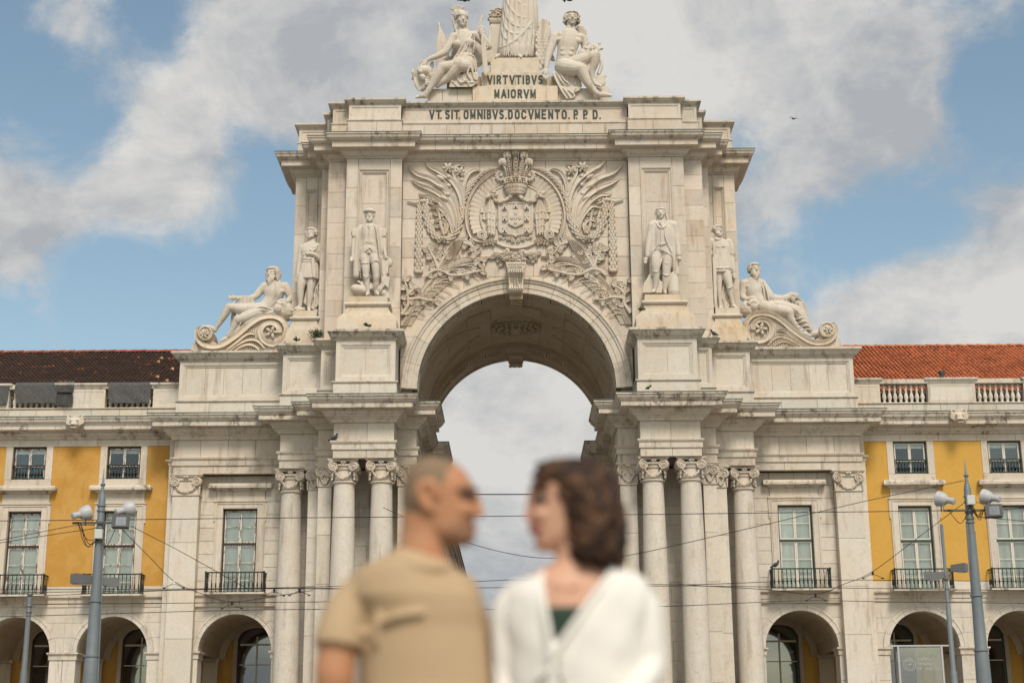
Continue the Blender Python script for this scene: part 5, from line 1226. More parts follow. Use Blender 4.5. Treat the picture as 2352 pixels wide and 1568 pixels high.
# ------------------------------------------------------------------ statues
class Fig:
    def __init__(s, cf, Y, k, m=1): s.cf = cf; s.Y = Y; s.k = k; s.mb = MB(); s.m = m
    def p(s, q): return s.cf(q[0], q[1], s.Y+(q[2] if len(q) > 2 else 0))
    def limb(s, pts, n=10, flat=1.0, sm=True):
        """pts: (px, py, dy metres, radius px)"""
        P = [s.p(q) for q in pts]; R = [q[3]*s.k for q in pts]
        if sm and len(pts) > 2:
            c = bez([Vector((*p, r)) for p, r in zip(P, R)], 6*(len(P)-1)); P = [Vector(v[:3]) for v in c]; R = [max(v[3], .01) for v in c]
        s.mb.tube(P, R, n, flat); s.mb.ell(P[0], (R[0]*.98, R[0]*flat, R[0]*.98), n, 6); s.mb.ell(P[-1], (R[-1]*.98, R[-1]*flat, R[-1]*.98), n, 6); return s
    def blob(s, q, r, rot=0., n=12):
        """q (px, py, dy), r (rx, ry, rz) px"""
        s.mb.ell(s.p(q), tuple(v*s.k for v in r), n, 8, Matrix.Rotation(R_(rot), 3, 'Y')); return s
    def loft(s, rows, folds=0, amp=.0, n=36, ph=0.):
        """rows: (px, py, dy, rx px, ry px): horizontal sections"""
        rs = []; s.rows = rows
        for i, (x, y, dy, rx, ry) in enumerate(rows):
            c = s.p((x, y, dy)); ring = []
            f = amp(i/(len(rows)-1)) if callable(amp) else amp
            for j in range(n):
                a = 2*math.pi*j/n; q = 1+f*math.sin(folds*a+ph+.8*math.sin(2*a+i*.3)); ring.append(c+Vector((rx*s.k*q*math.cos(a), ry*s.k*q*math.sin(a), 0)))
            rs.append(ring)
        s.mb.rings(rs); return s
    def fold(s, lines, r=7, dy=0.):
        for l in lines: s.limb([(*q[:2], (q[2] if len(q) > 2 else 0)+dy, r*(.6 if i in (0, len(l)-1) else 1)) for i, q in enumerate(l)], 6)
        return s
    def sfold(s, lines, r=9, rise=.35):
        """folds laid on the surface of the last loft"""
        R = s.rows
        for l in lines:
            c = bez([Vector(q) for q in l], 4*(len(l)-1)); o = []
            for i, q in enumerate(c):
                j = 0
                while j < len(R)-2 and R[j+1][1] < q.y: j += 1
                t = min(1, max(0, (q.y-R[j][1])/(R[j+1][1]-R[j][1]))); g = [R[j][m]+(R[j+1][m]-R[j][m])*t for m in range(5)]
                u = max(-.97, min(.97, (q.x-g[0])/g[3])); rr = r*math.sin(math.pi*(.12+.76*i/(len(c)-1)))
                o.append((q.x, q.y, g[2]-g[4]*s.k*math.sqrt(1-u*u)+rr*s.k*(1-2*rise), rr))
            s.limb(o, 7, 1, False)
        return s
    def slab(s, poly, dy0, dy1):
        a = [s.p((x, y, dy0)) for x, y in poly]; b = [s.p((x, y, dy1)) for x, y in poly]
        s.mb.rings([a, b]); return s
    def head(s, x, y, dy, r, turn=0., tilt=0., beard=0, hair='short', hr=1.0):
        """r: half the head height in px; turn in degrees (+ faces right)"""
        c = s.p((x, y, dy)); k = r*s.k; M3 = Matrix.Rotation(R_(turn), 3, 'Z') @ Matrix.Rotation(R_(tilt), 3, 'X')
        V = lambda u, d, w: c+M3 @ Vector((u*k, -d*k, w*k))
        def E(u, d, w, ru, rd, rw, ro=None): s.mb.ell(V(u, d, w), (ru*k, rd*k, rw*k), 14, 10, M3 @ (ro or Matrix.Identity(3)))
        def T(pts, rad): s.mb.tube(bez([V(*p) for p in pts], 8), None or [rad*k*(1-.45*i/8) for i in range(99)][:len(bez([V(*p) for p in pts], 8))], 6)
        E(0, -.14, .25, .68, .82, .75); E(0, .10, -.05, .60, .66, .80); E(0, .22, -.48, .46, .48, .40); E(0, .50, -.72, .24, .22, .20); E(0, -.2, -.5, .45, .5, .5)
        s.mb.tube([V(0, .66, .24), V(0, .82, .0), V(0, .96, -.20), V(0, .78, -.28)], [.09*k, .10*k, .14*k, .10*k], 7)
        E(0, .70, .24, .46, .10, .07); E(0, .68, -.44, .24, .10, .05); E(0, .67, -.53, .19, .10, .06)
        for q in (-1, 1):
            E(q*.26, .66, .05, .15, .08, .065); E(q*.34, .52, -.20, .2, .16, .2); E(q*.66, -.08, -.02, .08, .16, .22)
        rnd = random.Random(int(x*7+y))
        if hair in ('short', 'curly', 'long', 'wavy'):
            E(0, -.18, .30, .76*hr, .86*hr, .76)
            n = {'short': 26, 'curly': 30, 'wavy': 30, 'long': 34}[hair]; end = {'short': .0, 'curly': -.25, 'wavy': -.45, 'long': -1.15}[hair]
            for i in range(n):
                a = -math.pi+2*math.pi*(i+rnd.uniform(-.3, .3))/n; sa, ca = math.sin(a), math.cos(a); front = abs(a) < 1.05
                e = .66 if front else end*(.8 if abs(a) < 1.6 else 1)+rnd.uniform(-.1, .1); wv = rnd.uniform(-.12, .12); o = .80*hr+rnd.uniform(-.02, .07)
                P = [(.15*sa, -.15+.1*ca, 1.02), (.5*sa*hr+wv, -.16+.52*ca*hr, .93), (o*.9*sa, -.14+.86*o/.8*ca*.9, .70)]
                if not front:
                    P += [((o+.05)*sa+wv, -.14+.95*o/.8*ca, .35), ((o+.02)*sa-wv, -.14+.92*o/.8*ca, .05)]
                    if e < -.2: P += [((o+.08)*sa+wv*1.4, -.16+.86*ca, e*.5), ((o+.02)*sa-wv*1.5, -.18+.80*ca, e)]
                else: P += [(.72*sa, -.12+.88*ca, .66)]
                T(P, .135 if hair != 'short' else .11)
        if beard:
            L = .25+.8*beard
            for i in range(13):
                a = -1.2+2.4*i/12; sa, ca = math.sin(a), math.cos(a); ll = L*(1-.45*abs(sa)); wv = rnd.uniform(-.09, .09)
                T([(.62*sa, .12+.50*ca, -.30-.05*ca), (.58*sa+wv, .16+.56*ca, -.50-ll*.3), (.46*sa-wv, .18+.54*ca, -.55-ll*.65), (.34*sa*(1 if beard > .8 else 1.3)+wv, .16+.46*ca, -.6-ll)], .15)
            T([(0, .76, -.36), (.2, .72, -.40), (.36, .60, -.55)], .08); T([(0, .76, -.36), (-.2, .72, -.40), (-.36, .60, -.55)], .08)
        return s
    def hand(s, x, y, dy, r, ang=-90, curl=.4, sp=.55):
        """ang: direction of the fingers in the picture, degrees (90 = up)"""
        k = r; a = R_(ang); ca, sa = math.cos(a), -math.sin(a)
        s.limb([(x, y, dy, k*.95), (x+ca*k*1.2, y+sa*k*1.2, dy-.01, k*.9)], 8, .6)
        for i, f in enumerate((-1.5, -.5, .5, 1.5)):
            bx = x+ca*k*1.7-sa*f*k*sp*.9; by = y+sa*k*1.7+ca*f*k*sp*.9; L = k*(1.5, 1.8, 1.75, 1.3)[i]
            s.limb([(bx, by, dy-.01, k*.30), (bx+ca*L*.6, by+sa*L*.6, dy-.02, k*.28), (bx+ca*L*(1-.3*curl), by+sa*L*(1-.3*curl), dy-.02+curl*.06, k*.22)], 6)
        s.limb([(x-sa*k*.7, y+ca*k*.7, dy-.01, k*.34), (x-sa*k*1.5+ca*k*.9, y+ca*k*1.5+sa*k*.9, dy-.03, k*.28), (x-sa*k*1.5+ca*k*1.8, y+ca*k*1.5+sa*k*1.8, dy-.03, k*.22)], 6)
        return s
    def foot(s, x, y, dy, r, tx, ty, tdy):
        """ankle to toes"""
        s.limb([(x, y, dy+.03, r), (x*.5+tx*.5, y*.5+ty*.5-r*.15, (dy+tdy)/2, r*.85), (tx, ty, tdy, r*.6)], 9, .9)
        for i in range(4): 
            f = (i-1.5)*.42*r; s.limb([(tx, ty, tdy+f*s.k, r*.32), (tx+(tx-x)*.16, ty+(ty-y)*.12+r*.05, tdy+f*s.k-.01, r*.24)], 6)
        return s
    def done(s, name, parent, voxel=.017, smooth=3, mat='stat'): return remesh(s.mb, name, mat, parent, voxel, smooth)
def statue(loc, label, group='stone statues standing in front of the attic piers'): return thing('statue', loc, label, 'statue', group)
# --- left pier: bearded man in cap and long coat
cV = crop(1380, 800, 260, 906); kV = 260/906/1.7415/51.3; Y0 = 62.98
f = Fig(cV, Y0, kV)
f.head(342, 232, -.02, 78, 6, 0, .45, 'short').loft([(340, 185, 0, 72, 72), (340, 172, 0, 88, 84), (342, 158, 0, 84, 80), (340, 150, 0, 66, 66), (338, 132, .02, 60, 60), (338, 122, .02, 40, 40)])
f.limb([(340, 300, .03, 45), (340, 360, .04, 55)])
f.loft([(340, 335, .03, 60, 50), (340, 360, .04, 112, 68), (340, 420, .03, 120, 82), (338, 500, .02, 112, 80), (336, 570, .02, 108, 74), (335, 640, .02, 120, 80), (335, 700, .02, 135, 86), (335, 765, .03, 142, 80)], 14, lambda t: .0 if t < .6 else .03)
f.fold([[(225, 572, -.27), (340, 580, -.29), (455, 600, -.25)], [(335, 370, -.25), (338, 560, -.28)], [(205, 690, -.24), (290, 705, -.28), (340, 660, -.28), (390, 705, -.28), (470, 710, -.25)]], 7)
f.limb([(320, 368, -.24, 9), (350, 368, -.24, 9)]).limb([(336, 345, -.24, 8), (336, 400, -.26, 8)])
for pts in ([(222, 385, .0, 46), (188, 450, -.03, 50), (180, 560, -.05, 46), (170, 700, -.05, 44), (162, 860, -.03, 46), (155, 1050, 0, 44)], [(462, 388, 0, 44), (486, 450, -.02, 48), (490, 560, -.05, 40), (508, 680, -.06, 30), (508, 775, -.03, 16)]): f.limb(pts, 10, .8)
f.fold([[(250, 340, -.18), (225, 420, -.22), (205, 560, -.23), (190, 750, -.2), (195, 1050, -.1)], [(400, 340, -.2), (440, 430, -.22), (455, 560, -.22), (490, 760, -.2)], [(215, 780, -.05), (215, 1070, 0)]], 10)
f.slab([(160, 700), (500, 700), (490, 1095), (150, 1085)], .18, .30).fold([[(x, 800, .17), (x-6, 1090, .17)] for x in (240, 290, 350, 400, 450)], 14)
for x, y0 in ((128, 400), (545, 400)):
    q = 1 if x > 300 else -1
    f.blob((x, 435, 0), (38, 46, 38)).blob((x+q*4, 465, 0), (42, 46, 36)).blob((x, 510, 0), (36, 40, 34))
    for j in range(5): f.limb([(x-24+12*j, 410, -.12, 6), (x-26+13*j, 500, -.13, 6)], 5)
f.limb([(125, 540, 0, 30), (115, 640, -.03, 28), (108, 740, -.06, 21), (105, 780, -.08, 19)]).hand(104, 790, -.1, 20, -100, .9).limb([(85, 850, -.25, 23), (100, 800, -.02, 22)])
f.limb([(548, 540, 0, 31), (550, 640, -.05, 29), (555, 720, -.10, 22), (562, 745, -.12, 20)]).hand(565, 750, -.16, 22, -80, .6)
for pts in ([(270, 750, .02, 76), (268, 820, 0, 74), (280, 875, -.02, 66), (288, 950, -.06, 60), (292, 1030, -.07, 47), (300, 1100, -.04, 44), (310, 1190, -.01, 36), (318, 1275, .02, 27), (322, 1310, .0, 27)],
            [(408, 750, .02, 76), (415, 820, -.04, 76), (425, 890, -.10, 62), (430, 960, -.12, 56), (436, 1040, -.10, 48), (435, 1130, -.06, 44), (434, 1220, -.03, 33), (436, 1280, -.02, 30), (440, 1305, -.02, 30)]): f.limb(pts, 12)
f.foot(322, 1308, 0, 28, 300, 1322, -.18).foot(440, 1302, -.03, 30, 462, 1318, -.26)
f.fold([[(215, 870, -.2), (285, 880, -.26), (345, 860, -.2)], [(360, 880, -.25), (430, 840, -.32), (490, 880, -.24)], [(250, 1050, -.18), (295, 1075, -.26), (340, 1045, -.18)], [(388, 1050, -.25), (436, 1070, -.32), (485, 1040, -.24)], [(395, 1160, -.18), (435, 1180, -.25), (472, 1150, -.18)]], 8)
f.limb([(462, 560, -.28, 7), (470, 640, -.30, 12), (490, 850, -.30, 7), (514, 1140, -.28, 6)])
f.slab([(498, 790), (555, 775), (618, 790), (600, 1025), (515, 1020)], -.12, .14).blob((622, 880, .05), (42, 42, 62)).limb([(550, 1035, 0, 42), (550, 1070, 0, 40)]).slab([(515, 1068), (628, 1066), (604, 1232), (560, 1185), (482, 1285), (478, 1240)], -.24, -.14)
f.limb([(255, 1260, .1, 62), (180, 1245, .04, 66), (140, 1240, 0, 66)], 16).limb([(420, 1210, .1, 60), (530, 1290, .02, 55), (590, 1300, 0, 30)])
for j in range(7): f.limb([(180+j*60, 1130+j*12, .12, 16), (230+j*52, 1165+j*14, .04, 18), (260+j*50, 1210+j*12, 0, 16)])
for j in range(6): f.limb([(500+j*8, 1240+j*22, -.02, 15), (560+j*8, 1235+j*24, -.05, 16), (600+j*4, 1270+j*24, 0, 14)])
S_ = statue((-6.38, 63.0, 20.36), 'bearded stone man in flat cap and long open coat resting his hand on a pillar'); f.done('carved_figure', S_)
# --- right pier: man with long wig and open coat
cP = crop(2540, 790, 220, 750); kP = 220/750/1.7415/51.3
f = Fig(cP, Y0, kP)
f.head(350, 228, -.02, 88, -4, 0, 0, 'short')
for q in (-1, 1):
    for j in range(9): f.blob((352+q*(58+(j*5 if q > 0 else j*2)), 190+j*16, .04+.02*(j % 2)), (20, 26, 16))
f.limb([(355, 290, .03, 42), (358, 345, .04, 62)])
f.loft([(360, 320, .04, 60, 50), (365, 350, .05, 120, 70), (370, 420, .03, 140, 84), (375, 520, .02, 128, 84), (372, 620, .02, 112, 80), (368, 690, .02, 122, 84), (370, 760, .03, 128, 80)], 0, 0)
f.fold([[(285, 345, -.15), (320, 395, -.26), (370, 415, -.28), (415, 390, -.26), (440, 345, -.15)], [(325, 420, -.27), (318, 520, -.3), (290, 660, -.3), (240, 780, -.26), (228, 1060, -.1)], [(400, 400, -.27), (410, 520, -.3), (460, 650, -.3), (512, 790, -.24), (548, 1040, -.12)], [(352, 430, -.27), (358, 690, -.30)], [(300, 620, -.28), (370, 640, -.3), (440, 610, -.28)], [(290, 690, -.28), (370, 710, -.31), (500, 790, -.25)]], 9)
for j in range(5): f.blob((340+j*9, 335+j*16, -.26), (14, 12, 14)); f.blob((300-j*4, 455+j*38, -.28), (7, 6, 7))
for pts in ([(250, 360, .02, 58), (235, 500, 0, 58), (245, 640, 0, 48), (232, 800, .02, 36), (225, 1050, .06, 24)], [(490, 370, .02, 66), (500, 520, 0, 66), (505, 650, 0, 52), (525, 820, .02, 42), (545, 1040, .05, 28)]): f.limb(pts, 10, .8)
f.slab([(225, 780), (545, 780), (550, 1060), (225, 1050)], .16, .30).fold([[(x, 880, .15), (x+3, 1055, .15)] for x in (340, 365, 480, 515)], 12)
f.limb([(228, 380, .0, 52), (208, 500, .0, 46), (185, 640, -.04, 42), (170, 760, -.08, 34), (168, 800, -.08, 32)]).hand(155, 825, -.1, 24, -105, .3)
f.limb([(530, 380, 0, 56), (560, 500, 0, 48), (580, 620, -.03, 42), (590, 720, -.06, 37), (596, 780, -.08, 36)]).hand(600, 800, -.1, 25, -85, 1.2).limb([(612, 838, -.26, 20), (602, 835, 0, 20)]).slab([(560, 860), (600, 850), (602, 1050), (555, 1030)], -.1, -.02)
for pts in ([(300, 740, .02, 80), (290, 830, -.06, 76), (285, 930, -.12, 62), (284, 1010, -.12, 48), (288, 1090, -.06, 46), (282, 1180, -.02, 34), (270, 1250, .0, 24)], [(440, 740, .02, 84), (440, 850, .0, 80), (430, 960, -.02, 64), (425, 1050, -.02, 52), (420, 1130, .02, 50), (410, 1220, .04, 34), (405, 1280, .05, 25)]): f.limb(pts, 12)
f.fold([[(240, 1000, -.2), (285, 1012, -.28), (330, 998, -.2)], [(375, 1040, -.1), (425, 1062, -.2), (475, 1050, -.12)], [(385, 800, -.2), (350, 900, -.2), (330, 980, -.2)], [(390, 870, -.15), (440, 900, -.24), (480, 890, -.16)]], 9)
f.foot(268, 1265, 0, 26, 245, 1288, -.24).foot(405, 1290, .05, 27, 420, 1302, -.10)
f.slab([(190, 1050), (235, 1060), (260, 1180), (330, 1110), (365, 1150), (370, 1300), (100, 1300), (115, 1180), (160, 1110)], .0, .3).limb([(530, 1110, .05, 62), (530, 1290, .05, 82)], 16).limb([(530, 1060, .05, 52), (530, 1095, .05, 58)], 16)
S_ = statue((6.38, 63.0, 20.36), 'clean-shaven stone man in a long curled wig and open frock coat'); f.done('carved_figure', S_)
# --- outer left: man in short tunic and cloak
cN = crop(1150, 850, 200, 603); kN = 200/603/1.7415/50.2; Y1 = 65.15
f = Fig(cN, Y1, kN)
f.head(285, 258, -.02, 74, -18, 0, .15, 'curly')
f.limb([(290, 320, .02, 38), (295, 380, .03, 52)]).loft([(290, 365, .03, 60, 48), (288, 378, .03, 90, 54), (284, 395, .03, 112, 60), (278, 425, .03, 122, 68), (270, 470, .02, 116, 74), (262, 530, .02, 96, 66), (265, 575, .02, 98, 66), (262, 640, .02, 112, 76), (258, 740, .02, 122, 84), (255, 810, .03, 125, 88)], 18, lambda t: 0 if t < .5 else .05)
f.fold([[(205, 375, -.1), (250, 440, -.22), (320, 455, -.24), (380, 380, -.1)], [(230, 385, -.12), (280, 420, -.2), (340, 415, -.2), (370, 375, -.1)], [(165, 545, -.18), (260, 560, -.26), (360, 545, -.18)], [(160, 580, -.18), (260, 590, -.26), (350, 575, -.18)], [(165, 530, -.18), (250, 480, -.22), (300, 450, -.24)]], 10)
f.slab([(285, 545), (325, 545), (335, 770), (318, 788), (302, 770)], -.33, -.24)
f.limb([(172, 420, .03, 36), (152, 520, .04, 32), (140, 620, .04, 30), (128, 720, .0, 24), (118, 780, 0, 20)]).hand(115, 790, 0, 18, -95, .6)
f.limb([(400, 410, .03, 44), (412, 500, .0, 44), (405, 575, -.05, 36), (350, 525, -.20, 30), (310, 500, -.26, 25)]).hand(300, 495, -.28, 25, 170, 1.0)
f.slab([(330, 560), (430, 600), (425, 860), (370, 930), (418, 1050), (350, 1150), (390, 1230), (190, 1090), (230, 900)], .12, .26).fold([[(400, 640, .1), (395, 800, .08), (360, 900, .05), (385, 1000, .04), (405, 1060, .08), (340, 1140, .06)], [(300, 900, .12), (270, 1000, .1), (230, 1080, .1)], [(340, 900, .1), (330, 1040, .08), (330, 1150, .08)]], 11)
for pts in ([(190, 760, .0, 66), (170, 850, -.06, 56), (158, 920, -.08, 44), (155, 1000, -.04, 40), (155, 1080, -.02, 28), (152, 1125, -.02, 22)], [(290, 780, .03, 66), (285, 870, .0, 54), (275, 950, .0, 42), (272, 1020, .03, 40), (262, 1110, .05, 26), (258, 1160, .05, 22)]): f.limb(pts, 12)
f.foot(150, 1140, -.03, 24, 95, 1160, -.16).foot(258, 1165, .05, 24, 262, 1185, -.08).limb([(60, 1180, -.1, 14), (130, 1172, -.1, 20), (195, 1165, 0, 22)])
S_ = statue((-9.36, 65.1, 20.36), 'young curly-haired stone man in a short tunic holding a cloak over one shoulder'); f.done('carved_figure', S_)
# --- outer right: bearded man leaning on a tall sword
cS = crop(2780, 860, 220, 690); kS = 220/690/1.7415/50.2
f = Fig(cS, Y1, kS)
f.head(288, 205, -.02, 76, 28, 0, .35, 'short')
f.limb([(275, 270, .02, 42), (285, 320, .03, 60)]).loft([(290, 300, .03, 60, 48), (300, 330, .03, 120, 66), (315, 400, .02, 128, 78), (318, 500, .02, 122, 80), (322, 600, .02, 130, 84), (325, 690, .03, 138, 88), (322, 700, .03, 132, 84), (320, 735, .03, 138, 86)], 20, lambda t: .01+.04*t)
f.fold([[(185, 655, -.2), (320, 665, -.30), (460, 660, -.2)], [(270, 395, -.27), (380, 395, -.29)], [(320, 330, -.25), (322, 500, -.29)], [(240, 290, -.2), (280, 310, -.24), (330, 300, -.22)]], 8)
f.limb([(200, 330, .03, 46), (185, 400, .02, 44), (180, 460, -.06, 34), (205, 475, -.2, 24)]).hand(215, 480, -.24, 24, -55, .6)
f.limb([(420, 340, .03, 48), (455, 420, .03, 44), (465, 490, .03, 40)]).limb([(462, 520, .03, 28), (475, 620, .0, 27), (488, 710, -.02, 23)]).hand(492, 730, -.03, 22, -80, .6)
f.limb([(232, 355, -.30, 10), (236, 400, -.30, 14), (245, 640, -.32, 14)]).slab([(216, 530), (268, 530), (276, 1165), (258, 1178), (240, 1060)], -.36, -.29)
for pts in ([(290, 720, .04, 62), (295, 800, .02, 50), (300, 890, .0, 38), (300, 960, .02, 36), (310, 1060, .05, 28), (318, 1130, .05, 23)], [(385, 730, .0, 66), (410, 810, -.05, 56), (432, 890, -.08, 42), (440, 960, -.04, 40), (462, 1050, -.02, 28), (475, 1110, -.02, 24)]): f.limb(pts, 12)
f.foot(318, 1145, .04, 25, 318, 1175, -.08).foot(478, 1135, -.03, 27, 515, 1165, -.15).fold([[(395, 900, -.2), (432, 915, -.26), (480, 890, -.16)]], 8)
f.slab([(180, 640), (470, 640), (500, 800), (490, 1100), (400, 1180), (300, 1180), (210, 1150), (185, 800)], .12, .24).fold([[(355, 760, .1), (360, 900, .08), (345, 1000, .08), (355, 1060, .08), (375, 1170, .1)], [(400, 1000, .08), (420, 1060, .08), (500, 1080, .08)], [(495, 800, .1), (490, 1000, .1)]], 11).blob((215, 900, .1), (45, 50, 70)).blob((220, 1030, .1), (48, 60, 60))
S_ = statue((9.36, 65.1, 20.36), 'bearded stone knight in tunic and cloak leaning on a tall sword'); f.done('carved_figure', S_)
# --- reclining river gods
cT = crop(770, 1040, 420, 1733); kT = 420/1733/1.7415/51.5; YT = 65.95
f = Fig(cT, YT, kT)
f.head(1320, 240, -.05, 130, -28, 0, 1.0, 'long', 1.05)
f.limb([(1350, 340, .02, 70), (1360, 400, .05, 90)])
f.limb([(1365, 470, .05, 165), (1340, 560, .03, 172), (1300, 660, .0, 140), (1240, 740, -.05, 125), (1200, 800, -.05, 130)], 16, .8)
f.limb([(1230, 430, .05, 80), (1480, 450, .08, 85)]).blob((1295, 515, -.11), (105, 58, 56)).blob((1420, 520, -.11), (105, 58, 56))
f.limb([(1190, 440, .02, 78), (1110, 520, .0, 68), (1040, 600, -.05, 58), (900, 640, -.15, 48), (760, 630, -.22, 40), (720, 620, -.24, 34)]).hand(690, 620, -.25, 36, 180, 1.4).limb([(650, 600, -.2, 16), (690, 740, -.2, 16)])
f.loft([(860, 600, -.15, 140, 60), (870, 660, -.12, 150, 70), (870, 735, -.1, 155, 70)], 14, .08).fold([[(x, 590, -.33), (x-8, 735, -.30)] for x in (740, 790, 850, 900, 960)], 12)
f.limb([(1530, 440, .06, 85), (1590, 540, .05, 78), (1620, 630, .02, 62), (1560, 690, -.12, 52), (1470, 670, -.26, 42)]).hand(1440, 680, -.28, 42, -115, .5, .6)
f.limb([(1560, 860, .05, 160), (1500, 830, 0, 150), (1420, 810, -.2, 95)], 18).limb([(1430, 720, -.3, 38), (1510, 730, -.3, 42), (1530, 800, -.28, 42), (1500, 870, -.25, 40)])
f.limb([(1200, 790, -.05, 115), (1000, 810, -.18, 98), (800, 810, -.22, 88), (620, 780, -.22, 74), (590, 790, -.22, 72)], 14).limb([(600, 790, -.22, 72), (530, 900, -.18, 66), (460, 1020, -.15, 46), (400, 1110, -.12, 34), (380, 1150, -.1, 36)], 12).limb([(375, 1160, -.1, 38), (300, 1110, -.15, 34), (200, 1095, -.2, 24), (160, 1090, -.2, 16)])
f.limb([(1220, 820, .0, 110), (1050, 880, -.2, 112), (880, 950, -.30, 98), (760, 990, -.32, 82)], 14).limb([(750, 980, -.3, 78), (700, 1080, -.26, 66), (650, 1180, -.22, 52), (600, 1240, -.2, 46)], 12).foot(590, 1280, -.2, 34, 460, 1330, -.3)
f.slab([(700, 920), (1330, 800), (1330, 880), (1050, 1000), (740, 1260), (560, 1270), (640, 1150), (690, 1010)], -.3, .3).fold([[(1010, 800, -.42), (1150, 770, -.42), (1320, 820, -.3)], [(1000, 850, -.42), (1150, 820, -.42), (1300, 860, -.32)], [(700, 1000, -.4), (660, 1120, -.36), (600, 1220, -.32)], [(800, 1040, -.45), (720, 1150, -.42), (620, 1250, -.38)], [(900, 1020, -.42), (780, 1130, -.42), (680, 1240, -.4)], [(1060, 950, -.4), (960, 1000, -.42), (860, 1060, -.42)], [(1180, 860, -.36), (1240, 880, -.34), (1330, 850, -.3)]], 16)
f.limb([(680, 880, .1, 40), (660, 1060, .1, 40)]).blob((655, 1040, .1), (30, 40, 70))
S_ = thing('statue', (-12.6, 65.9, 19.3), 'reclining stone river god with long hair, one bare leg stretched over the scroll', 'statue', 'reclining figures on the scroll brackets'); f.done('carved_figure', S_, .02)
cU = crop(2940, 1030, 440, 1816); kU = 440/1816/1.7415/51.5
f = Fig(cU, YT, kU)
f.head(322, 205, -.05, 120, 12, 0, 1.0, 'curly', .98)
f.limb([(310, 310, .02, 68), (310, 380, .05, 90)]).limb([(310, 440, .05, 150), (320, 550, .03, 160), (350, 650, 0, 135), (410, 740, -.05, 120), (460, 790, -.05, 115)], 16, .8).limb([(190, 430, .06, 85), (430, 430, .06, 80)]).blob((262, 485, -.11), (92, 56, 54)).blob((378, 490, -.11), (90, 56, 54))
f.limb([(150, 430, .05, 78), (135, 540, .05, 66), (130, 650, .02, 58), (200, 690, -.12, 46), (290, 670, -.25, 38)]).hand(320, 690, -.28, 38, -65, .5, .6)
f.limb([(190, 860, .05, 150), (240, 830, 0, 145), (300, 810, -.18, 85)], 18).limb([(230, 760, -.32, 40), (280, 725, -.32, 36), (330, 740, -.32, 32)])
f.limb([(450, 440, .05, 72), (530, 560, .02, 74), (600, 660, 0, 78), (740, 690, -.05, 78), (860, 660, -.08, 60), (900, 610, -.1, 36)]).hand(930, 600, -.1, 38, -12, .6, .6)
f.fold([[(410, 370, -.2), (470, 520, -.26), (500, 680, -.26), (570, 760, -.26)], [(470, 400, -.15), (530, 560, -.2), (560, 700, -.24), (600, 770, -.24)], [(700, 610, -.2), (720, 740, -.25)], [(780, 600, -.2), (800, 760, -.25)], [(850, 590, -.15), (860, 770, -.2)], [(650, 600, -.2), (650, 720, -.25)], [(500, 420, -.1), (600, 580, -.15), (680, 640, -.2)]], 15)
f.limb([(460, 800, -.05, 108), (640, 860, -.2, 98), (800, 880, -.3, 88), (890, 900, -.32, 74)], 14).limb([(890, 900, -.32, 74), (930, 1010, -.26, 62), (1000, 1110, -.22, 46), (1080, 1200, -.2, 34), (1100, 1230, -.2, 36)], 12).foot(1110, 1240, -.2, 38, 1240, 1290, -.28)
f.limb([(560, 800, .0, 100), (760, 820, -.1, 112), (980, 870, -.15, 100), (1060, 920, -.15, 90)], 14).limb([(1060, 930, -.15, 95), (1140, 1060, -.1, 90), (1220, 1170, -.05, 60), (1280, 1240, 0, 40)], 12).limb([(1250, 1260, 0, 60), (1360, 1250, .02, 62), (1440, 1200, .05, 55)])
f.fold([[(660, 750, -.35), (820, 790, -.36), (1000, 860, -.4), (1090, 950, -.38)], [(980, 1020, -.36), (1100, 990, -.36), (1150, 960, -.3)], [(1020, 1090, -.34), (1140, 1050, -.34), (1210, 1080, -.28)], [(1060, 1150, -.32), (1180, 1120, -.32), (1260, 1170, -.26)], [(1100, 1200, -.3), (1200, 1180, -.3), (1280, 1200, -.2)], [(600, 960, -.3), (800, 1040, -.36), (960, 1160, -.34)], [(590, 760, -.35), (630, 780, -.37), (680, 770, -.35)]], 15)
f.slab([(560, 930), (840, 980), (1040, 1180), (1000, 1210), (700, 1010)], -.2, .2)
c = f.p((960, 880, .25)); 
mb = f.mb; r0 = 240*kU
mb.rings([[c+Vector((r*math.cos(a), y, 1.10*r*math.sin(a))) for a in [2*math.pi*i/32 for i in range(32)]] for r, y in ((r0, .12), (r0, 0), (r0*.93, -.03), (r0*.88, .02), (r0*.3, .02))])
for j in range(40): f.blob((965+random.uniform(-1, 1)*40*(1-max(0, j-10)/40), 670+j*3.4, .18), (13, 13, 13), 0, 6)
for j in range(5): f.blob((890+j*34, 660, .2), (26, 10, 18))
f.slab([(1040, 740), (1110, 740), (1150, 960), (1080, 950)], .15, .25)
S_ = thing('statue', (12.6, 65.9, 19.3), 'reclining bearded stone river god resting his arm on an oval shield with grapes', 'statue', 'reclining figures on the scroll brackets'); f.done('carved_figure', S_, .02)
# --- seated helmeted woman with lion and flags
cG = crop(1640, 20, 360, 1411); kG = 360/1411/1.7415/49.2; YG = 64.75
f = Fig(cG, YG, kG)
f.head(815, 255, -.08, 128, 14, 0, 0, 'none')
f.loft([(800, 210, -.02, 118, 118), (800, 175, -.02, 116, 116), (798, 140, -.02, 102, 104), (795, 110, 0, 70, 76)], 0, 0).limb([(680, 235, -.02, 28), (700, 330, -.02, 26), (735, 440, .0, 22)]).limb([(885, 260, -.05, 24), (890, 330, -.05, 22), (900, 390, -.03, 16)])
f.fold([[(705, 195, -.2), (800, 150, -.30), (895, 175, -.22)], [(695, 230, -.2), (720, 205, -.25)], [(895, 220, -.2), (885, 195, -.25)]], 14)
for j in range(9): a = R_(150-j*13); f.limb([(770, 110, .0, 12), (770+150*math.cos(a)*.9-20, 110-100*math.sin(a), .02-.02*j, 13)], 6)
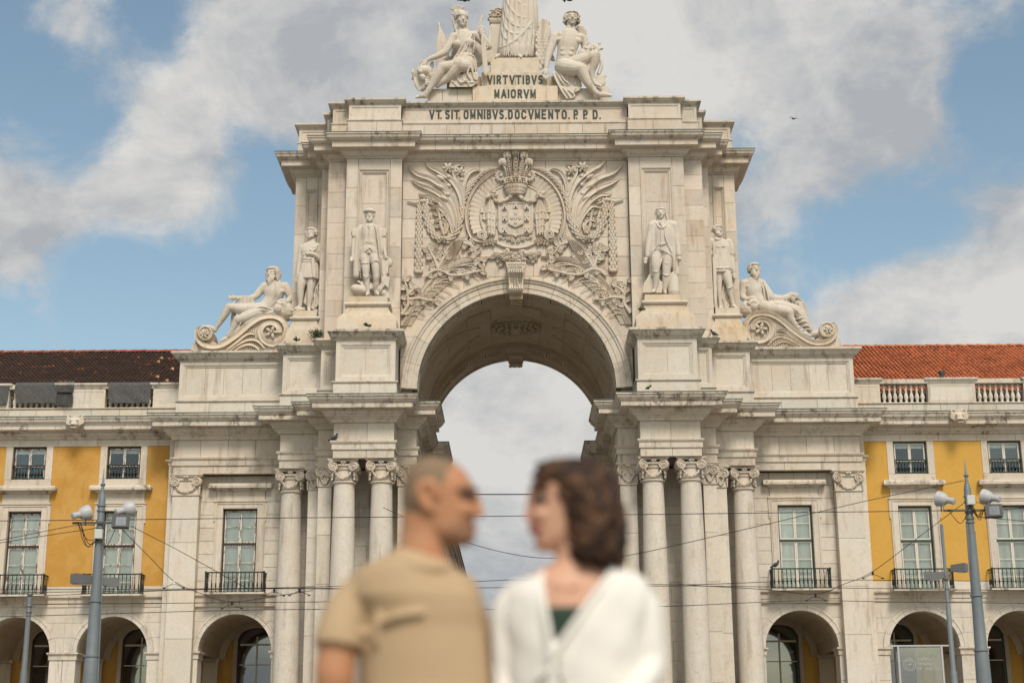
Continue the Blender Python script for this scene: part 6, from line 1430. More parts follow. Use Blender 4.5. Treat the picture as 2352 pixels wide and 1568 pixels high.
f.limb([(680, 150, 0, 16), (645, 135, 0, 12)]).limb([(895, 140, 0, 14), (905, 110, 0, 12)]).slab([(690, 90), (735, 30), (770, 18), (835, 20), (810, 95), (750, 100), (700, 125)], -.04, .04)
f.limb([(815, 370, -.0, 62), (820, 450, .03, 85)])
f.limb([(850, 520, .02, 150), (850, 620, .0, 150), (860, 720, .0, 128), (850, 800, .02, 132), (830, 880, .02, 150)], 16, .8).limb([(680, 510, .02, 75), (1010, 480, .03, 75)]).blob((735, 615, -.22), (70, 66, 66)).blob((925, 590, -.23), (74, 66, 70))
f.loft([(855, 790, .02, 140, 110), (850, 850, .0, 180, 130), (840, 920, -.02, 205, 145), (850, 1000, .0, 200, 130), (860, 1060, .02, 190, 120)], 26, .035)
f.fold([[(970, 430, -.2), (880, 520, -.32), (810, 660, -.35), (700, 830, -.30)], [(985, 440, -.2), (930, 560, -.36), (870, 700, -.34), (790, 800, -.32)], [(1000, 450, -.2), (1010, 600, -.30), (990, 760, -.28)], [(960, 450, -.2), (900, 620, -.34), (890, 740, -.32)], [(940, 620, -.36), (930, 750, -.32)], [(720, 800, -.3), (800, 780, -.35), (960, 790, -.33), (1030, 840, -.25)], [(680, 850, -.3), (780, 820, -.36), (900, 800, -.34)]], 12)
f.limb([(665, 530, .0, 70), (610, 640, -.06, 66), (540, 740, -.12, 60), (430, 800, -.2, 48), (300, 850, -.26, 36), (270, 870, -.28, 34)]).hand(245, 890, -.3, 42, -125, .4, .6)
f.limb([(1040, 480, .05, 72), (1120, 560, .05, 60), (1230, 660, .0, 58), (1215, 600, -.12, 44), (1150, 490, -.2, 34)]).hand(1130, 455, -.22, 42, 100, 1.3, .6).slab([(1115, 490), (1165, 490), (1170, 560), (1190, 600), (1220, 980), (1250, 1040), (1180, 1118), (1145, 1050), (1115, 600)], -.34, -.22).limb([(1195, 690, -.28, 12), (1220, 660, -.28, 12), (1205, 620, -.28, 12)])
f.limb([(840, 920, -.1, 120), (700, 960, -.3, 100), (540, 980, -.38, 92), (500, 1000, -.38, 88)], 14).limb([(500, 1000, -.38, 88), (420, 1120, -.34, 82), (350, 1240, -.3, 60), (280, 1350, -.28, 44), (250, 1400, -.28, 42)], 12).foot(245, 1425, -.28, 44, 110, 1445, -.36)
f.limb([(920, 960, .0, 120), (820, 960, -.35, 104), (760, 940, -.45, 98)], 14).limb([(770, 960, -.45, 95), (680, 1060, -.36, 84), (580, 1160, -.26, 64), (470, 1230, -.18, 48), (430, 1270, -.15, 40)], 12)
f.fold([[(440, 960, -.3), (520, 920, -.42), (620, 950, -.42), (680, 900, -.42)], [(880, 880, -.4), (930, 960, -.4), (900, 1080, -.36), (950, 1170, -.34)], [(940, 900, -.36), (980, 1040, -.34), (990, 1100, -.34)], [(1000, 880, -.3), (1030, 1060, -.26)], [(620, 1280, -.25), (660, 1200, -.3), (730, 1270, -.3)], [(720, 1120, -.3), (800, 1220, -.34), (880, 1180, -.34), (930, 1270, -.3)], [(840, 1100, -.3), (860, 1200, -.32), (1040, 1220, -.28)]], 18)
f.slab([(620, 1290), (660, 1180), (760, 1100), (900, 1060), (1060, 1060), (1060, 1230), (960, 1290)], -.28, .25).slab([(970, 1070), (1060, 1060), (1070, 1110), (1060, 1190), (1000, 1170), (985, 1120)], -.36, -.2)
S_ = thing('statue', (-3, 65, 31), 'seated stone woman in a crested helmet holding a sheathed sword', 'statue', 'crowning sculpture group'); f.done('carved_figure', S_, .018)
f = Fig(cG, YG, kG)     # lion
f.blob((220, 1060, -.05), (140, 130, 130)).blob((205, 1040, -.3), (85, 90, 75)).blob((165, 1050, -.45), (48, 45, 40)).blob((190, 1130, -.38), (55, 50, 42)).blob((205, 1160, -.36), (48, 44, 34)).blob((240, 1000, -.38), (40, 26, 20)).blob((140, 1015, -.38), (30, 26, 18))
f.blob((200, 1130, .05), (150, 130, 190)).blob((150, 1230, .0), (80, 90, 110))
for j in range(90):
    a = random.uniform(-.5, 2*math.pi-.9); r = random.uniform(85, 150); f.limb([(220+r*.8*math.cos(a), 1050-r*.8*math.sin(a), -.22, 17), (215+r*1.1*math.cos(a), 1075-r*1.0*math.sin(a)+30, -.14, 16), (205+r*1.2*math.cos(a), 1120-r*1.0*math.sin(a)+40, -.05, 9)], 6)
for j in range(14): f.limb([(70+j*14, 1120+5*j, -.1-.02*j, 18), (82+j*12, 1230, -.18, 20), (130+j*7, 1350-j*3, -.15, 9)], 6)
f.limb([(60, 1090, 0, 26), (40, 1050, 0, 22), (45, 1010, 0, 12)]).limb([(340, 960, 0, 34), (350, 910, 0, 28)]).fold([[(180, 1115, -.5), (235, 1130, -.48), (268, 1140, -.42)]], 6)
f.limb([(190, 1330, -.1, 34), (230, 1290, -.2, 40), (280, 1210, -.28, 40)]).limb([(250, 1190, -.4, 14), (300, 1185, -.4, 14)]).limb([(240, 1222, -.4, 14), (300, 1218, -.4, 14)]).limb([(240, 1250, -.38, 12), (280, 1248, -.38, 12)]).limb([(300, 1100, .1, 110), (420, 1180, .25, 110)])
f.done('lion', S_, .024)
f = Fig(cG, YG+.75, kG)
for (tx, ty, bx, by, w) in ((455, 300, 520, 960, 95), (700, 240, 700, 900, 60), (1118, 200, 1060, 900, 75), (1262, 340, 1230, 900, 50)):
    d = 1 if tx < 800 else -1
    f.limb([(tx, ty, 0, 10), (bx+d*60, by, 0, 12)]); f.limb([(tx+d*6, ty+45, 0, 20), (tx+d*30, ty+140, 0, w*.45), ((tx+bx)/2+d*30, (ty+by)/2, 0, w*.85), (bx, by, 0, w*1.2)], 12, .4)
    for j in range(5): f.limb([(tx+d*6, ty+55, -.05, 6), (tx+d*20+(j-2)*w*.3, (ty+by)/2, -.09-.02*(j % 2), 13), (bx+(j-2)*w*.5, by, -.1, 15)], 6)
    f.blob((tx+d*4, ty+40, 0), (20, 20, 16)); f.slab([(tx-25*d, ty-50), (tx+28, ty), (tx+18, ty+26), (tx-18, ty+26), (tx-26, ty)], -.03, .03)
f.slab([(430, 980), (560, 880), (680, 780), (700, 1000)], -.1, .1).fold([[(440, 970, -.12), (560, 900, -.16), (660, 860, -.12)], [(520, 840, -.12), (620, 830, -.16), (680, 800, -.12)]], 22)
f.done('flag_trophy', S_, .03)
# --- winged youth with lyre
cY = crop(2140, 20, 340, 1333); kY = 340/1333/1.7415/49.2
f = Fig(cY, YG, kY)
f.head(578, 225, -.08, 132, 4, 0, 0, 'wavy', 1.02)
f.limb([(560, 340, 0, 72), (555, 430, .03, 95)]).limb([(540, 520, .02, 170), (520, 620, .0, 170), (500, 720, .0, 150), (485, 820, .02, 145), (470, 920, .05, 150)], 16, .78).limb([(330, 480, .05, 80), (740, 520, .05, 75)]).blob((450, 550, -.13), (118, 62, 62)).blob((630, 570, -.13), (108, 62, 62)).blob((455, 700, -.25), (60, 30, 34)).blob((560, 700, -.25), (60, 30, 34)).blob((455, 775, -.25), (58, 30, 34)).blob((550, 775, -.25), (56, 30, 34))
f.limb([(310, 500, .03, 82), (270, 620, .0, 72), (220, 760, -.05, 62), (185, 900, -.1, 46), (175, 990, -.14, 36)]).hand(170, 1025, -.18, 44, -90, .3, .6)
f.limb([(760, 540, .08, 74), (790, 650, .1, 68), (790, 760, .05, 60), (850, 700, -.05, 44), (910, 640, -.12, 34)]).hand(920, 630, -.15, 40, -50, 1.0, .6)
f.limb([(800, 680, -.12, 24), (1050, 685, -.12, 24)]).limb([(835, 605, -.12, 20), (830, 780, -.12, 16)]).limb([(1010, 605, -.12, 20), (1005, 760, -.12, 16)]).blob((840, 600, -.12), (26, 26, 10)).blob((1010, 603, -.12), (26, 26, 10)).limb([(1030, 860, .05, 24), (1040, 960, .05, 30), (1000, 1080, .05, 34)]).limb([(740, 760, .05, 70), (700, 860, .05, 60)])
f.limb([(450, 980, .02, 150), (600, 1000, -.28, 118), (700, 1000, -.40, 100)], 14).limb([(710, 1000, -.40, 98), (770, 1120, -.34, 88), (840, 1240, -.3, 66), (930, 1350, -.26, 48), (990, 1400, -.24, 46)], 12).foot(1010, 1415, -.24, 50, 1180, 1420, -.36)
f.limb([(560, 950, .05, 130), (780, 860, -.2, 108), (940, 790, -.3, 88)], 14).limb([(940, 800, -.3, 86), (920, 920, -.22, 80), (890, 1040, -.14, 60), (900, 1160, -.08, 42), (930, 1220, -.06, 40)], 12).foot(930, 1240, -.06, 40, 1030, 1275, -.16)
f.slab([(680, 900), (840, 760), (860, 900), (830, 1100), (770, 960)], -.3, .0).fold([[(780, 830, -.34), (800, 960, -.32), (830, 1090, -.28)], [(820, 790, -.32), (840, 900, -.3), (835, 1040, -.28)], [(690, 900, -.34), (760, 930, -.36), (790, 880, -.34)]], 14)
f.slab([(265, 1050), (360, 1045), (700, 1100), (740, 1280), (380, 1280), (300, 1160)], -.1, .3).slab([(380, 1280), (735, 1285), (700, 1340), (600, 1390), (630, 1430), (570, 1475), (490, 1480)], -.18, -.04)
f.fold([[(280, 1070, -.14), (340, 1200, -.16), (420, 1350, -.24), (500, 1470, -.24)], [(330, 1060, -.14), (420, 1200, -.18), (500, 1270, -.2)], [(400, 1080, -.14), (470, 1190, -.18), (560, 1250, -.2)], [(500, 1100, -.14), (520, 1260, -.18)], [(600, 1110, -.14), (640, 1260, -.18)], [(520, 1330, -.22), (600, 1390, -.25), (620, 1430, -.25), (560, 1470, -.25)], [(440, 1300, -.22), (520, 1400, -.24), (560, 1470, -.24)], [(640, 1300, -.22), (600, 1370, -.24)]], 15)
f.slab([(950, 1110), (1120, 1090), (1130, 1120), (1095, 1150), (1110, 1220), (1060, 1270), (960, 1220)], .0, .08).slab([(940, 1300), (1110, 1240), (1165, 1300), (1160, 1380), (960, 1400)], .05, .3)
S_ = thing('statue', (3, 65, 31), 'seated stone youth with wings, leaning back with a lyre on his knee', 'statue', 'crowning sculpture group'); f.done('carved_figure', S_, .018)
for nm, pts, dy in (('wing', [(60, 270), (125, 215), (200, 240), (240, 300), (245, 480), (225, 640), (320, 880), (280, 890), (200, 850), (130, 1005), (70, 990), (20, 820), (0, 620)], .45), ('wing', [(620, 400), (680, 325), (760, 335), (800, 420), (815, 560), (840, 640), (780, 620), (700, 560)], .45)):
    f = Fig(cY, YG, kY); f.slab(pts, dy, dy+.14)
    xs = [p[0] for p in pts]; ys = [p[1] for p in pts]
    def inside(x, y):
        c = False; n = len(pts)
        for i in range(n):
            (x1, y1), (x2, y2) = pts[i], pts[i-1]
            if (y1 > y) != (y2 > y) and x < (x2-x1)*(y-y1)/(y2-y1)+x1: c = not c
        return c
    yy = min(ys)+25; r = 0
    while yy < max(ys)-10:
        w = 34+22*(yy-min(ys))/300; xx = min(xs)+(w*.5 if r % 2 else 0)
        while xx < max(xs):
            if inside(xx, yy) and inside(xx+8, yy+15): f.mb.ell(f.p((xx, yy, dy-.02)), (w*.48*kY, .06, w*.75*kY), 8, 6, Matrix.Rotation(R_(-15), 3, 'Y') @ Matrix.Rotation(-.25, 3, 'X'))
            xx += w*.85
        yy += w*.8; r += 1
    f.done(nm, S_, .022, 1, 'carve')
# --- crowning figure of the group, feet and robe in view, and her wreaths
cC = crop(1600, 0, 900, 2352); kC = 900/2352/1.7415/48.6
f = Fig(cC, 65.75, kC)
f.loft([(1235, -330, .05, 110, 90), (1240, -230, .05, 130, 95), (1250, -100, .05, 165, 120), (1255, 60, .03, 180, 135), (1250, 220, .02, 192, 145), (1240, 380, .02, 198, 150), (1230, 500, .0, 200, 150), (1225, 590, .0, 190, 140), (1225, 603, 0, 180, 130)], 20, lambda t: .02+.035*t, 120)
f.limb([(1230, -620, 0, 110), (1235, -480, 0, 150), (1240, -330, .05, 115)], 14, .8).head(1235, -790, 0, 110, 0, 0, 0, 'wavy').limb([(1235, -680, 0, 45), (1235, -620, 0, 60)])
f.limb([(1130, -600, 0, 55), (1000, -500, -.05, 46), (840, -330, -.1, 36), (700, -200, -.12, 28)]).limb([(1340, -600, 0, 55), (1470, -500, -.05, 46), (1620, -330, -.1, 36), (1730, -210, -.12, 28)]).hand(690, -190, -.12, 26, -120).hand(1735, -200, -.12, 26, -60)
f.sfold([[(1085, -120), (1140, 60), (1230, 170), (1340, 190)], [(1078, -20), (1110, 160), (1200, 270), (1310, 280)], [(1070, 120), (1100, 280), (1170, 350), (1270, 345)], [(1060, 260), (1085, 380), (1140, 430)], [(1150, -160), (1230, 10), (1330, 80)], [(1200, -200), (1270, -60), (1360, -20)], [(1100, 60), (1150, 200), (1240, 260)], [(1350, -180), (1385, 60), (1400, 330)], [(1380, -150), (1415, 100), (1425, 380)], [(1330, 250), (1370, 330), (1360, 470)], [(1400, 300), (1395, 450), (1385, 590)], [(1425, 250), (1420, 420), (1415, 590)]], 17)
f.sfold([[(1040, 505), (1120, 478), (1230, 405), (1330, 290), (1420, 180)]], 20)
f.sfold([[(x, 450+max(0, 60-abs(x-1040))*.5+(40 if x < 1120 else 0)), (x+random.uniform(-8, 8), 530), (x+random.uniform(-6, 6), 602)] for x in range(1062, 1400, 19)], 11)
f.foot(1030, 580, -.6, 22, 1000, 598, -.74).foot(1250, 590, -.62, 20, 1265, 600, -.76)
S_ = thing('statue', (0, 65.8, 32.7), 'standing stone woman in a long folded robe at the very top, cut by the frame', 'statue', 'crowning sculpture group'); f.done('carved_figure', S_, .024)
mb = MB(); c = lambda x, y, d: cC(x, y, 66.3+d)
P0 = c(1015, 600, 0); P1 = c(1015, 235, 0)
mb.rings([[(P0.x+sx*w, 66.2+sy*w, z) for sx, sy in ((-1, -1), (1, -1), (1, 1), (-1, 1))] for z, w in ((32.0, .34), (P0.z+.6, .30), (P1.z-.25, .24), (P1.z-.2, .30), (P1.z-.05, .36), (P1.z, .36))])
mb.build('altar', 'stat', S_, auto=30)
mb = MB()
for j in range(46): a = random.uniform(0, 6.28); y = random.uniform(0, 1); r = .36*(1-.35*y); mb.ell((P0.x+r*math.cos(a), 66.2+r*math.sin(a), P1.z+.05+y*.55), (.13, .08, .05), 6, 4, Matrix.Rotation(random.uniform(-.6, .6), 3, 'Y'))
mb.lathe([(.30, 0), (.32, .3), (.22, .6)], P0.x, 66.2, P1.z, 10); mb.build('altar_leaves', 'carve', S_, auto=50)
for (x, lb) in ((662, 'dark green bronze laurel wreath hanging at the top edge on the left'), (1755, 'dark green bronze laurel wreath hanging at the top edge on the right')):
    w = thing('wreath', cC(x, -90, 65.6), lb, 'wreath', 'bronze wreaths held by the top figure'); mb = MB(); r0 = 100*kC; ctr = cC(x, -85, 65.6)
    for j in range(90): a = 2*math.pi*j/90; mb.ell(ctr+Vector((r0*math.cos(a)+random.uniform(-.05, .05), random.uniform(-.06, .06), r0*.98*math.sin(a)+random.uniform(-.05, .05))), (.09, .03, .035), 6, 4, Matrix.Rotation(-a+math.pi/2+random.uniform(-.7, .7), 3, 'Y'))
    mb.build('laurel_leaves', M['wreath'] if 'wreath' in M else plain('wreath_bronze', (.03, .06, .025), .5, .4, .2, 0, .4, 6), w, auto=50)
# ------------------------------------------------------------------ small things on and around the buildings
random.seed(11)
def pigeon(loc, label, face=1, mat='pigeon', sc=1.0):
    t = thing('pigeon', loc, label, 'pigeon', 'pigeons perched on the stonework'); mb = MB(); p = Vector(loc); k = sc
    mb.ell(p+Vector((0, 0, .13*k)), (.14*k, .085*k, .085*k), 10, 6, Matrix.Rotation(-.55*face, 3, 'Y')); mb.tube([p+Vector((.07*face*k, 0, .17*k)), p+Vector((.11*face*k, 0, .25*k))], [.06*k, .04*k], 8)
    mb.ell(p+Vector((.12*face*k, 0, .28*k)), .045*k, 8, 5); mb.tube([p+Vector((.15*face*k, 0, .28*k)), p+Vector((.20*face*k, 0, .265*k))], [.014*k, .004], 5)
    mb.tube([p+Vector((-.08*face*k, 0, .1*k)), p+Vector((-.24*face*k, 0, .0*k))], [.06*k, .035*k], 6, .4)
    for q in (-1, 1): mb.tube([p+Vector((.0, q*.03, .08*k)), p+Vector((.01, q*.03, 0))], .010, 4)
    mb.build('feathered_body', mat, t, smooth=True); return t
for (x, y, Y, lb, fc) in ((767, 1012, 62.1, 'dark pigeon on the architrave ledge left of the twin columns', 1), (852, 1050, 62.35, 'dark pigeon on top of the capitals left of the arch opening', 1),
                          (1641, 773, 63.5, 'dark pigeon sitting on the pedestal ledge beside the armoured statue', -1), (1782, 1303, 65.4, 'dark pigeon on the green balcony rail near the right column', 1)):
    pigeon(at(x, y, Y), lb, fc)
g = thing('gull', at(1823, 273, 100), 'small gull flying in the cloudy sky right of the attic', 'bird'); mb = MB(); p = at(1823, 273, 100)
mb.ell(p, (.16, .1, .045), 8, 5); mb.tube([p, p+Vector((.2, .1, .10)), p+Vector((.42, .2, .07))], [.045, .03, .008], 5, .3); mb.tube([p, p+Vector((-.17, -.1, .09)), p+Vector((-.38, -.2, -.02))], [.045, .03, .008], 5, .3); mb.build('feathered_body', 'gull', g, smooth=True)
def weed(loc, r, n, label, droop=.3):
    t = thing('weed', loc, label, 'plant', 'weeds growing out of the stonework'); p = Vector(loc); st = MB(); lf = MB()
    for i in range(max(4, n//9)):
        a = random.uniform(0, 6.28); d = Vector((math.cos(a), -abs(math.sin(a))*.6, random.uniform(.3, 1.2))).normalized()*r*random.uniform(.5, 1.1)
        c = bez([p, p+d*.5+Vector((0, 0, .05*r)), p+d-Vector((0, 0, droop*r*random.random()))], 6); st.tube(c, .008, 4)
        for q in c[1:]:
            for k in range(3):
                v = q+Vector([random.uniform(-1, 1)*r*.16 for _ in range(3)]); lf.ell(v, (.035, .012, .02), 5, 3, Matrix.Rotation(random.uniform(-1.5, 1.5), 3, 'Y'))
    st.build('stem', 'caseL', t); lf.build('foliage', 'leaf', t)
weed(at(730, 772, 64.5), .48, 110, 'dark green bush growing beside the small left statue pedestal', .9); weed(at(845, 750, 61.75), .22, 30, 'tuft of grass on the left pedestal coping'); weed(at(681, 783, 64.25), .2, 30, 'small weed at the foot of the left scroll')
weed(at(1470, 712, 62.6), .2, 30, 'small dark weed beside the right statue pedestal'); weed(at(1489, 893, 61.5), .2, 26, 'moss tuft beside the right archivolt foot')
for (x, y, lb) in ((172, 970, 'weathered stone fish-head gargoyle on the left cornice, over the ochre wall'), (2203, 958, 'clean pale stone fish-head gargoyle on the right cornice')):
    p = at(x, y, 65.62); t = thing('gargoyle', p, lb, 'gargoyle', 'cornice gargoyles'); mb = MB()
    mb.ell(p+Vector((0, .1, 0)), (.27, .3, .26), 12, 8); mb.ell(p+Vector((0, -.15, -.12)), (.17, .16, .09), 10, 6); mb.ell(p+Vector((0, -.18, -.26)), (.15, .12, .05), 10, 6)
    for q in (-1, 1):
        mb.ell(p+Vector((q*.13, -.14, .08)), (.07, .07, .07), 8, 6)
        for j in range(4): mb.tube([p+Vector((q*.2, 0, -.12+.09*j)), p+Vector((q*.34, -.03, -.05+.11*j)), p+Vector((q*(.42-.03*j), 0, .08+.09*j))], [.05, .045, .015], 6)
    for j in range(7): mb.tube([p+Vector((-.15+.05*j, 0, .2)), p+Vector((-.18+.06*j, -.05, .34))], [.05, .02], 5)
    remesh(mb, 'carved_head', 'carve', t, .02, 0); MB().ell(p+Vector((0, -.22, -.195)), (.10, .10, .035), 8, 4).build('mouth_hole', 'dark', t)
# grey netting hung over the left parapet
def cloth(x0, x1, zt, zb, label, gather=0, ragged=.05, seed=1, tail=None):
    random.seed(seed); Y = YB+.10; t = thing('netting', ((x0+x1)/2, Y, zb), label, 'cloth', 'grey netting hung over the left parapet'); nx, nz_ = 44, 22; vs = []; fs = []
    for j in range(nz_+1):
        v = j/nz_
        for i in range(nx+1):
            u = i/nx; x = x0+(x1-x0)*u; z = zt-(zt-zb)*v
            b = .05*noise.noise(Vector((x*1.6+z*1.1, z*1.2, seed)))+.03*noise.noise(Vector((x*4+z*2, z*2.5, seed*3)))+.012*noise.noise(Vector((x*11, z*9, seed)))+.03
            if gather: b += .06*math.sin(i*1.5+math.sin(v*3))*(1-.8*math.exp(-((v-.48)/.05)**2)); x = (x0+x1)/2+(x-(x0+x1)/2)*(1-.12*math.exp(-((v-.48)/.1)**2))
            else: x += (.08*v if u < .5 else -.08*v)*abs(u-.5)*2+.03*math.sin(7*v+seed)*(1 if u < .1 else 0)
            if j == nz_: z += ragged*math.sin(i*1.9+seed)*noise.noise(Vector((i*.4, seed, 0)))*2
            y = Y-.06-b*(.4+v*.8)
            if v < .12: y = Y+.35*(1-v/.12)-.04; z = zt+.03*(1-v/.12)
            vs.append((x, y, z))
    for j in range(nz_):
        for i in range(nx): a = j*(nx+1)+i; fs.append((a, a+nx+1, a+nx+2, a+1))
    n = len(vs); vs += [(x, y+.02, z) for x, y, z in vs]; fs += [tuple(q+n for q in f[::-1]) for f in fs]
    MB().add(vs, fs).build('net_sheet', 'net', t, smooth=True)
    if gather: MB().box(x0+.06, x1-.06, Y-.15, Y-.02, zt-(zt-zb)*.48-.012, zt-(zt-zb)*.48+.012).build('cord', 'black', t)
cloth(-18.36, -16.40, 17.60, 16.62, 'dark grey net sheet spread over the balustrade nearest the arch', 0, .06, 1)
cloth(-22.55, -20.60, 17.62, 16.64, 'dark grey torn net sheet over the second balustrade from the arch', 0, .07, 2)
cloth(-20.66, -19.90, 17.66, 16.52, 'bunched dark grey netting tied with a cord beside the left balustrade', 1, .05, 3)
cloth(-24.3, -22.78, 17.60, 16.60, 'crumpled grey net hanging at the left picture edge', 0, .12, 4)
# ------------------------------------------------------------------ poles with loudspeakers and floodlights
YP = 38.0
LPc = lambda px, py, Y=YP: at(.3052*px, 1091+.3052*py, Y)
RPc = lambda px, py, Y=YP: at(1665.2+.3043*px, 1091+.3043*py, Y)
kp = 1/94.
def horn(c, d, r, parent):
    """loudspeaker opening along d"""
    d = Vector(d).normalized(); q = d.to_track_quat('Z', 'Y').to_matrix(); h = part('horn_speaker', parent)
    def L(prof, nm, mat, n=20):
        mb = MB().rings([[Vector(c)+q @ Vector((rr*math.cos(2*math.pi*i/n), rr*math.sin(2*math.pi*i/n), z)) for i in range(n)] for rr, z in prof]); mb.build(nm, mat, h, auto=40)
    L([(r*.30, -.36), (r*.44, -.35), (r*.46, -.30), (r*.40, -.29), (r*.42, -.16), (r*.62, -.13), (r*.82, -.08), (r*.95, -.01), (r*1.0, .07), (r*1.05, .08), (r*1.05, .10), (r*.9, .06), (r*.3, -.05)], 'bell', 'horn')
    L([(r*.2, -.02), (r*.25, .08), (r*.05, .1)], 'driver', 'horn', 10)
    b = Vector(c)+Vector((0, 0, 0)); MB().tube([b+Vector((0, -.1, -.02)), b+Vector((0, -.11, -.30))], .016, 6).tube([b+Vector((0, .1, -.02)), b+Vector((0, .11, -.30))], .016, 6).build('bracket', 'steel', h)
def flood(c, parent, s):
    h = part('floodlight', parent); c = Vector(c); R3 = Matrix.Rotation(R_(8*s), 3, 'Z') @ Matrix.Rotation(R_(-12), 3, 'X')
    def bx(x0, x1, y0, y1, z0, z1, nm, mat): m = MB().box(x0, x1, y0, y1, z0, z1); m.v = [tuple(c+R3 @ Vector(v)) for v in m.v]; m.build(nm, mat, h)
    bx(-.20, .20, .0, .16, -.15, .15, 'housing', 'lampd'); bx(-.21, .21, -.03, .0, .12, .16, 'rim', 'lampd'); bx(-.21, .21, -.03, .0, -.16, -.12, 'rim', 'lampd'); bx(-.21, -.12, -.03, .0, -.12, .12, 'rim', 'lampd'); bx(.14, .21, -.03, .0, -.12, .12, 'rim', 'lampd')
    bx(-.115, .135, -.006, .003, -.115, .115, 'reflector', 'white'); bx(-.115, .135, -.02, -.014, -.115, .115, 'lens', 'glassd'); bx(-.05, .07, -.012, -.007, -.06, .05, 'bulb', 'horn')
def lampbox(parent, c, d, w=.26, l=.55):
    c = Vector(c); d = Vector(d).normalized(); h = part('street_light', parent); q = Matrix.Rotation(math.atan2(d.y, d.x), 3, 'Z')
    m = MB().rings([[c+q @ Vector(v) for v in r] for r in ([(-.05, -w*.35, -.09), (-.05, w*.35, -.09), (-.05, w*.35, .09), (-.05, -w*.35, .09)], [(l, -w*.5, -.12), (l, w*.5, -.12), (l, w*.5, .12), (l, -w*.5, .12)])]); m.build('lamp_housing', 'lampg', h)
    m = MB().rings([[c+q @ Vector(v) for v in r] for r in ([(.1, -w*.34, -.125), (.1, w*.34, -.125), (.1, w*.34, -.11), (.1, -w*.34, -.11)], [(l-.06, -w*.4, -.14), (l-.06, w*.4, -.14), (l-.06, w*.4, -.115), (l-.06, -w*.4, -.115)])]); m.build('diffuser', 'box', h)
for s, C_ in ((-1, LPc), (1, RPc)):
    if s < 0:
        base = LPc(685, 1560); tip = at(236.8, 1073.7, YP); X0 = (base.x+tip.x)/2
        lb = 'tall grey tram-wire pole on the left with two white horn speakers and a floodlight'
    else:
        base = RPc(1945, 1560); tip = at(2218.6, 1053, YP); X0 = (base.x+tip.x)/2
        lb = 'tall grey tram-wire pole on the right with two white horn speakers and a floodlight'
    zt = tip.z; pl = thing('street_pole', (X0, YP, 0), lb, 'pole', 'tram-wire poles with loudspeakers')
    zs = zt-.42
    MB().lathe([(.24, 0), (.235, .1), (.19, .14), (.178, 3.0), (.165, 3.55), (.150, 3.6), (.135, 4.6), (.115, 5.6), (.105, zs-1.45)], X0, YP, 0, 24).build('lower_shaft', 'steel', pl, auto=30)
    MB().lathe([(.088, zs-1.46), (.088, zs-.35), (.075, zs-.30), (.06, zs-.22)], X0, YP, 0, 20).build('upper_shaft', 'steel', pl, auto=30)
    MB().lathe([(.05, zs-.23), (.045, zs-.12), (.035, zs-.06), (.062, zs-.03), (.065, zs-.0), (.04, zs+.02), (.032, zs+.03), (.004, zt)], X0, YP, 0, 16).build('finial', 'steel', pl, auto=40)
    for z in (zs-.55, zs-.68, zs-.95, zs-1.1, zs-1.2, zs-1.45, 3.57, 4.9): r = .10 if z > 5 else .175 if z < 4 else .148; MB().lathe([(r, z-.02), (r+.012, z-.018), (r+.012, z+.018), (r, z+.02)], X0, YP, 0, 20).build('collar', 'steel', pl, auto=30)
    bz = C_(760, 365).z if s < 0 else RPc(1850, 272).z
    xa, xb = (LPc(555, 370).x, LPc(960, 350).x) if s < 0 else (RPc(1640, 272).x, RPc(1975, 272).x)
    m = MB().box(xa, xb, YP-.14, YP-.10, bz-.02, bz+.03)
    m.build('cross_arm', 'lampd', pl)
    m = MB()
    for j in range(26): x = xa+.04+(xb-xa-.08)*j/25; m.box(x-.006, x+.006, YP-.146, YP-.139, bz-.0, bz+.012)
    m.build('arm_slots', 'horn', pl)
    if s < 0:
        horn(LPc(640, 285, YP-.1), (.66, .62, .3), .19, pl); horn(LPc(965, 255, YP-.1), (.66, .62, .3), .19, pl); flood(LPc(907, 345, YP-.35), pl, 1)
        cb = LPc(743, 442, YP-.16); lampbox(pl, LPc(690, 790, YP+.05), (-.6, -.8, 0)); lampbox(pl, LPc(770, 800, YP+.15), (.8, .5, 0), .22, .4)
        m = MB(); m.tube([LPc(775, 480, YP-.05), LPc(768, 800, YP), LPc(735, 1560, YP)], .02, 6); m.build('conduit', 'steel', pl)
    else:
        horn(RPc(1635, 180, YP-.1), (-.66, .62, .25), .19, pl); horn(RPc(1975, 165, YP-.1), (-.66, .62, .25), .19, pl); flood(RPc(2030, 265, YP-.35), pl, -1)
        cb = RPc(1855, 187, YP-.16)
        m = MB(); m.tube([RPc(1826, 365, YP-.05), RPc(1850, 700, YP), RPc(1900, 1195, YP)], .03, 8); m.build('conduit', 'steel', pl)
    MB().box(cb.x-.10, cb.x+.10, cb.y-.05, cb.y+.06, cb.z-.12, cb.z+.12, .012).build('junction_box', 'box', pl)
    for j in range(5):
        a = Vector((cb.x+random.uniform(-.06, .06), cb.y, cb.z-.12)); b = Vector((xa+(xb-xa)*random.choice((.1, .15, .85, .9)), YP-.14, bz+.02)); mid = (a+b)/2+Vector((0, -.05, -random.uniform(.2, .45)))
        MB().tube(bez([a, mid, b], 14), .009, 5).build('cable', 'wire', pl, smooth=True)
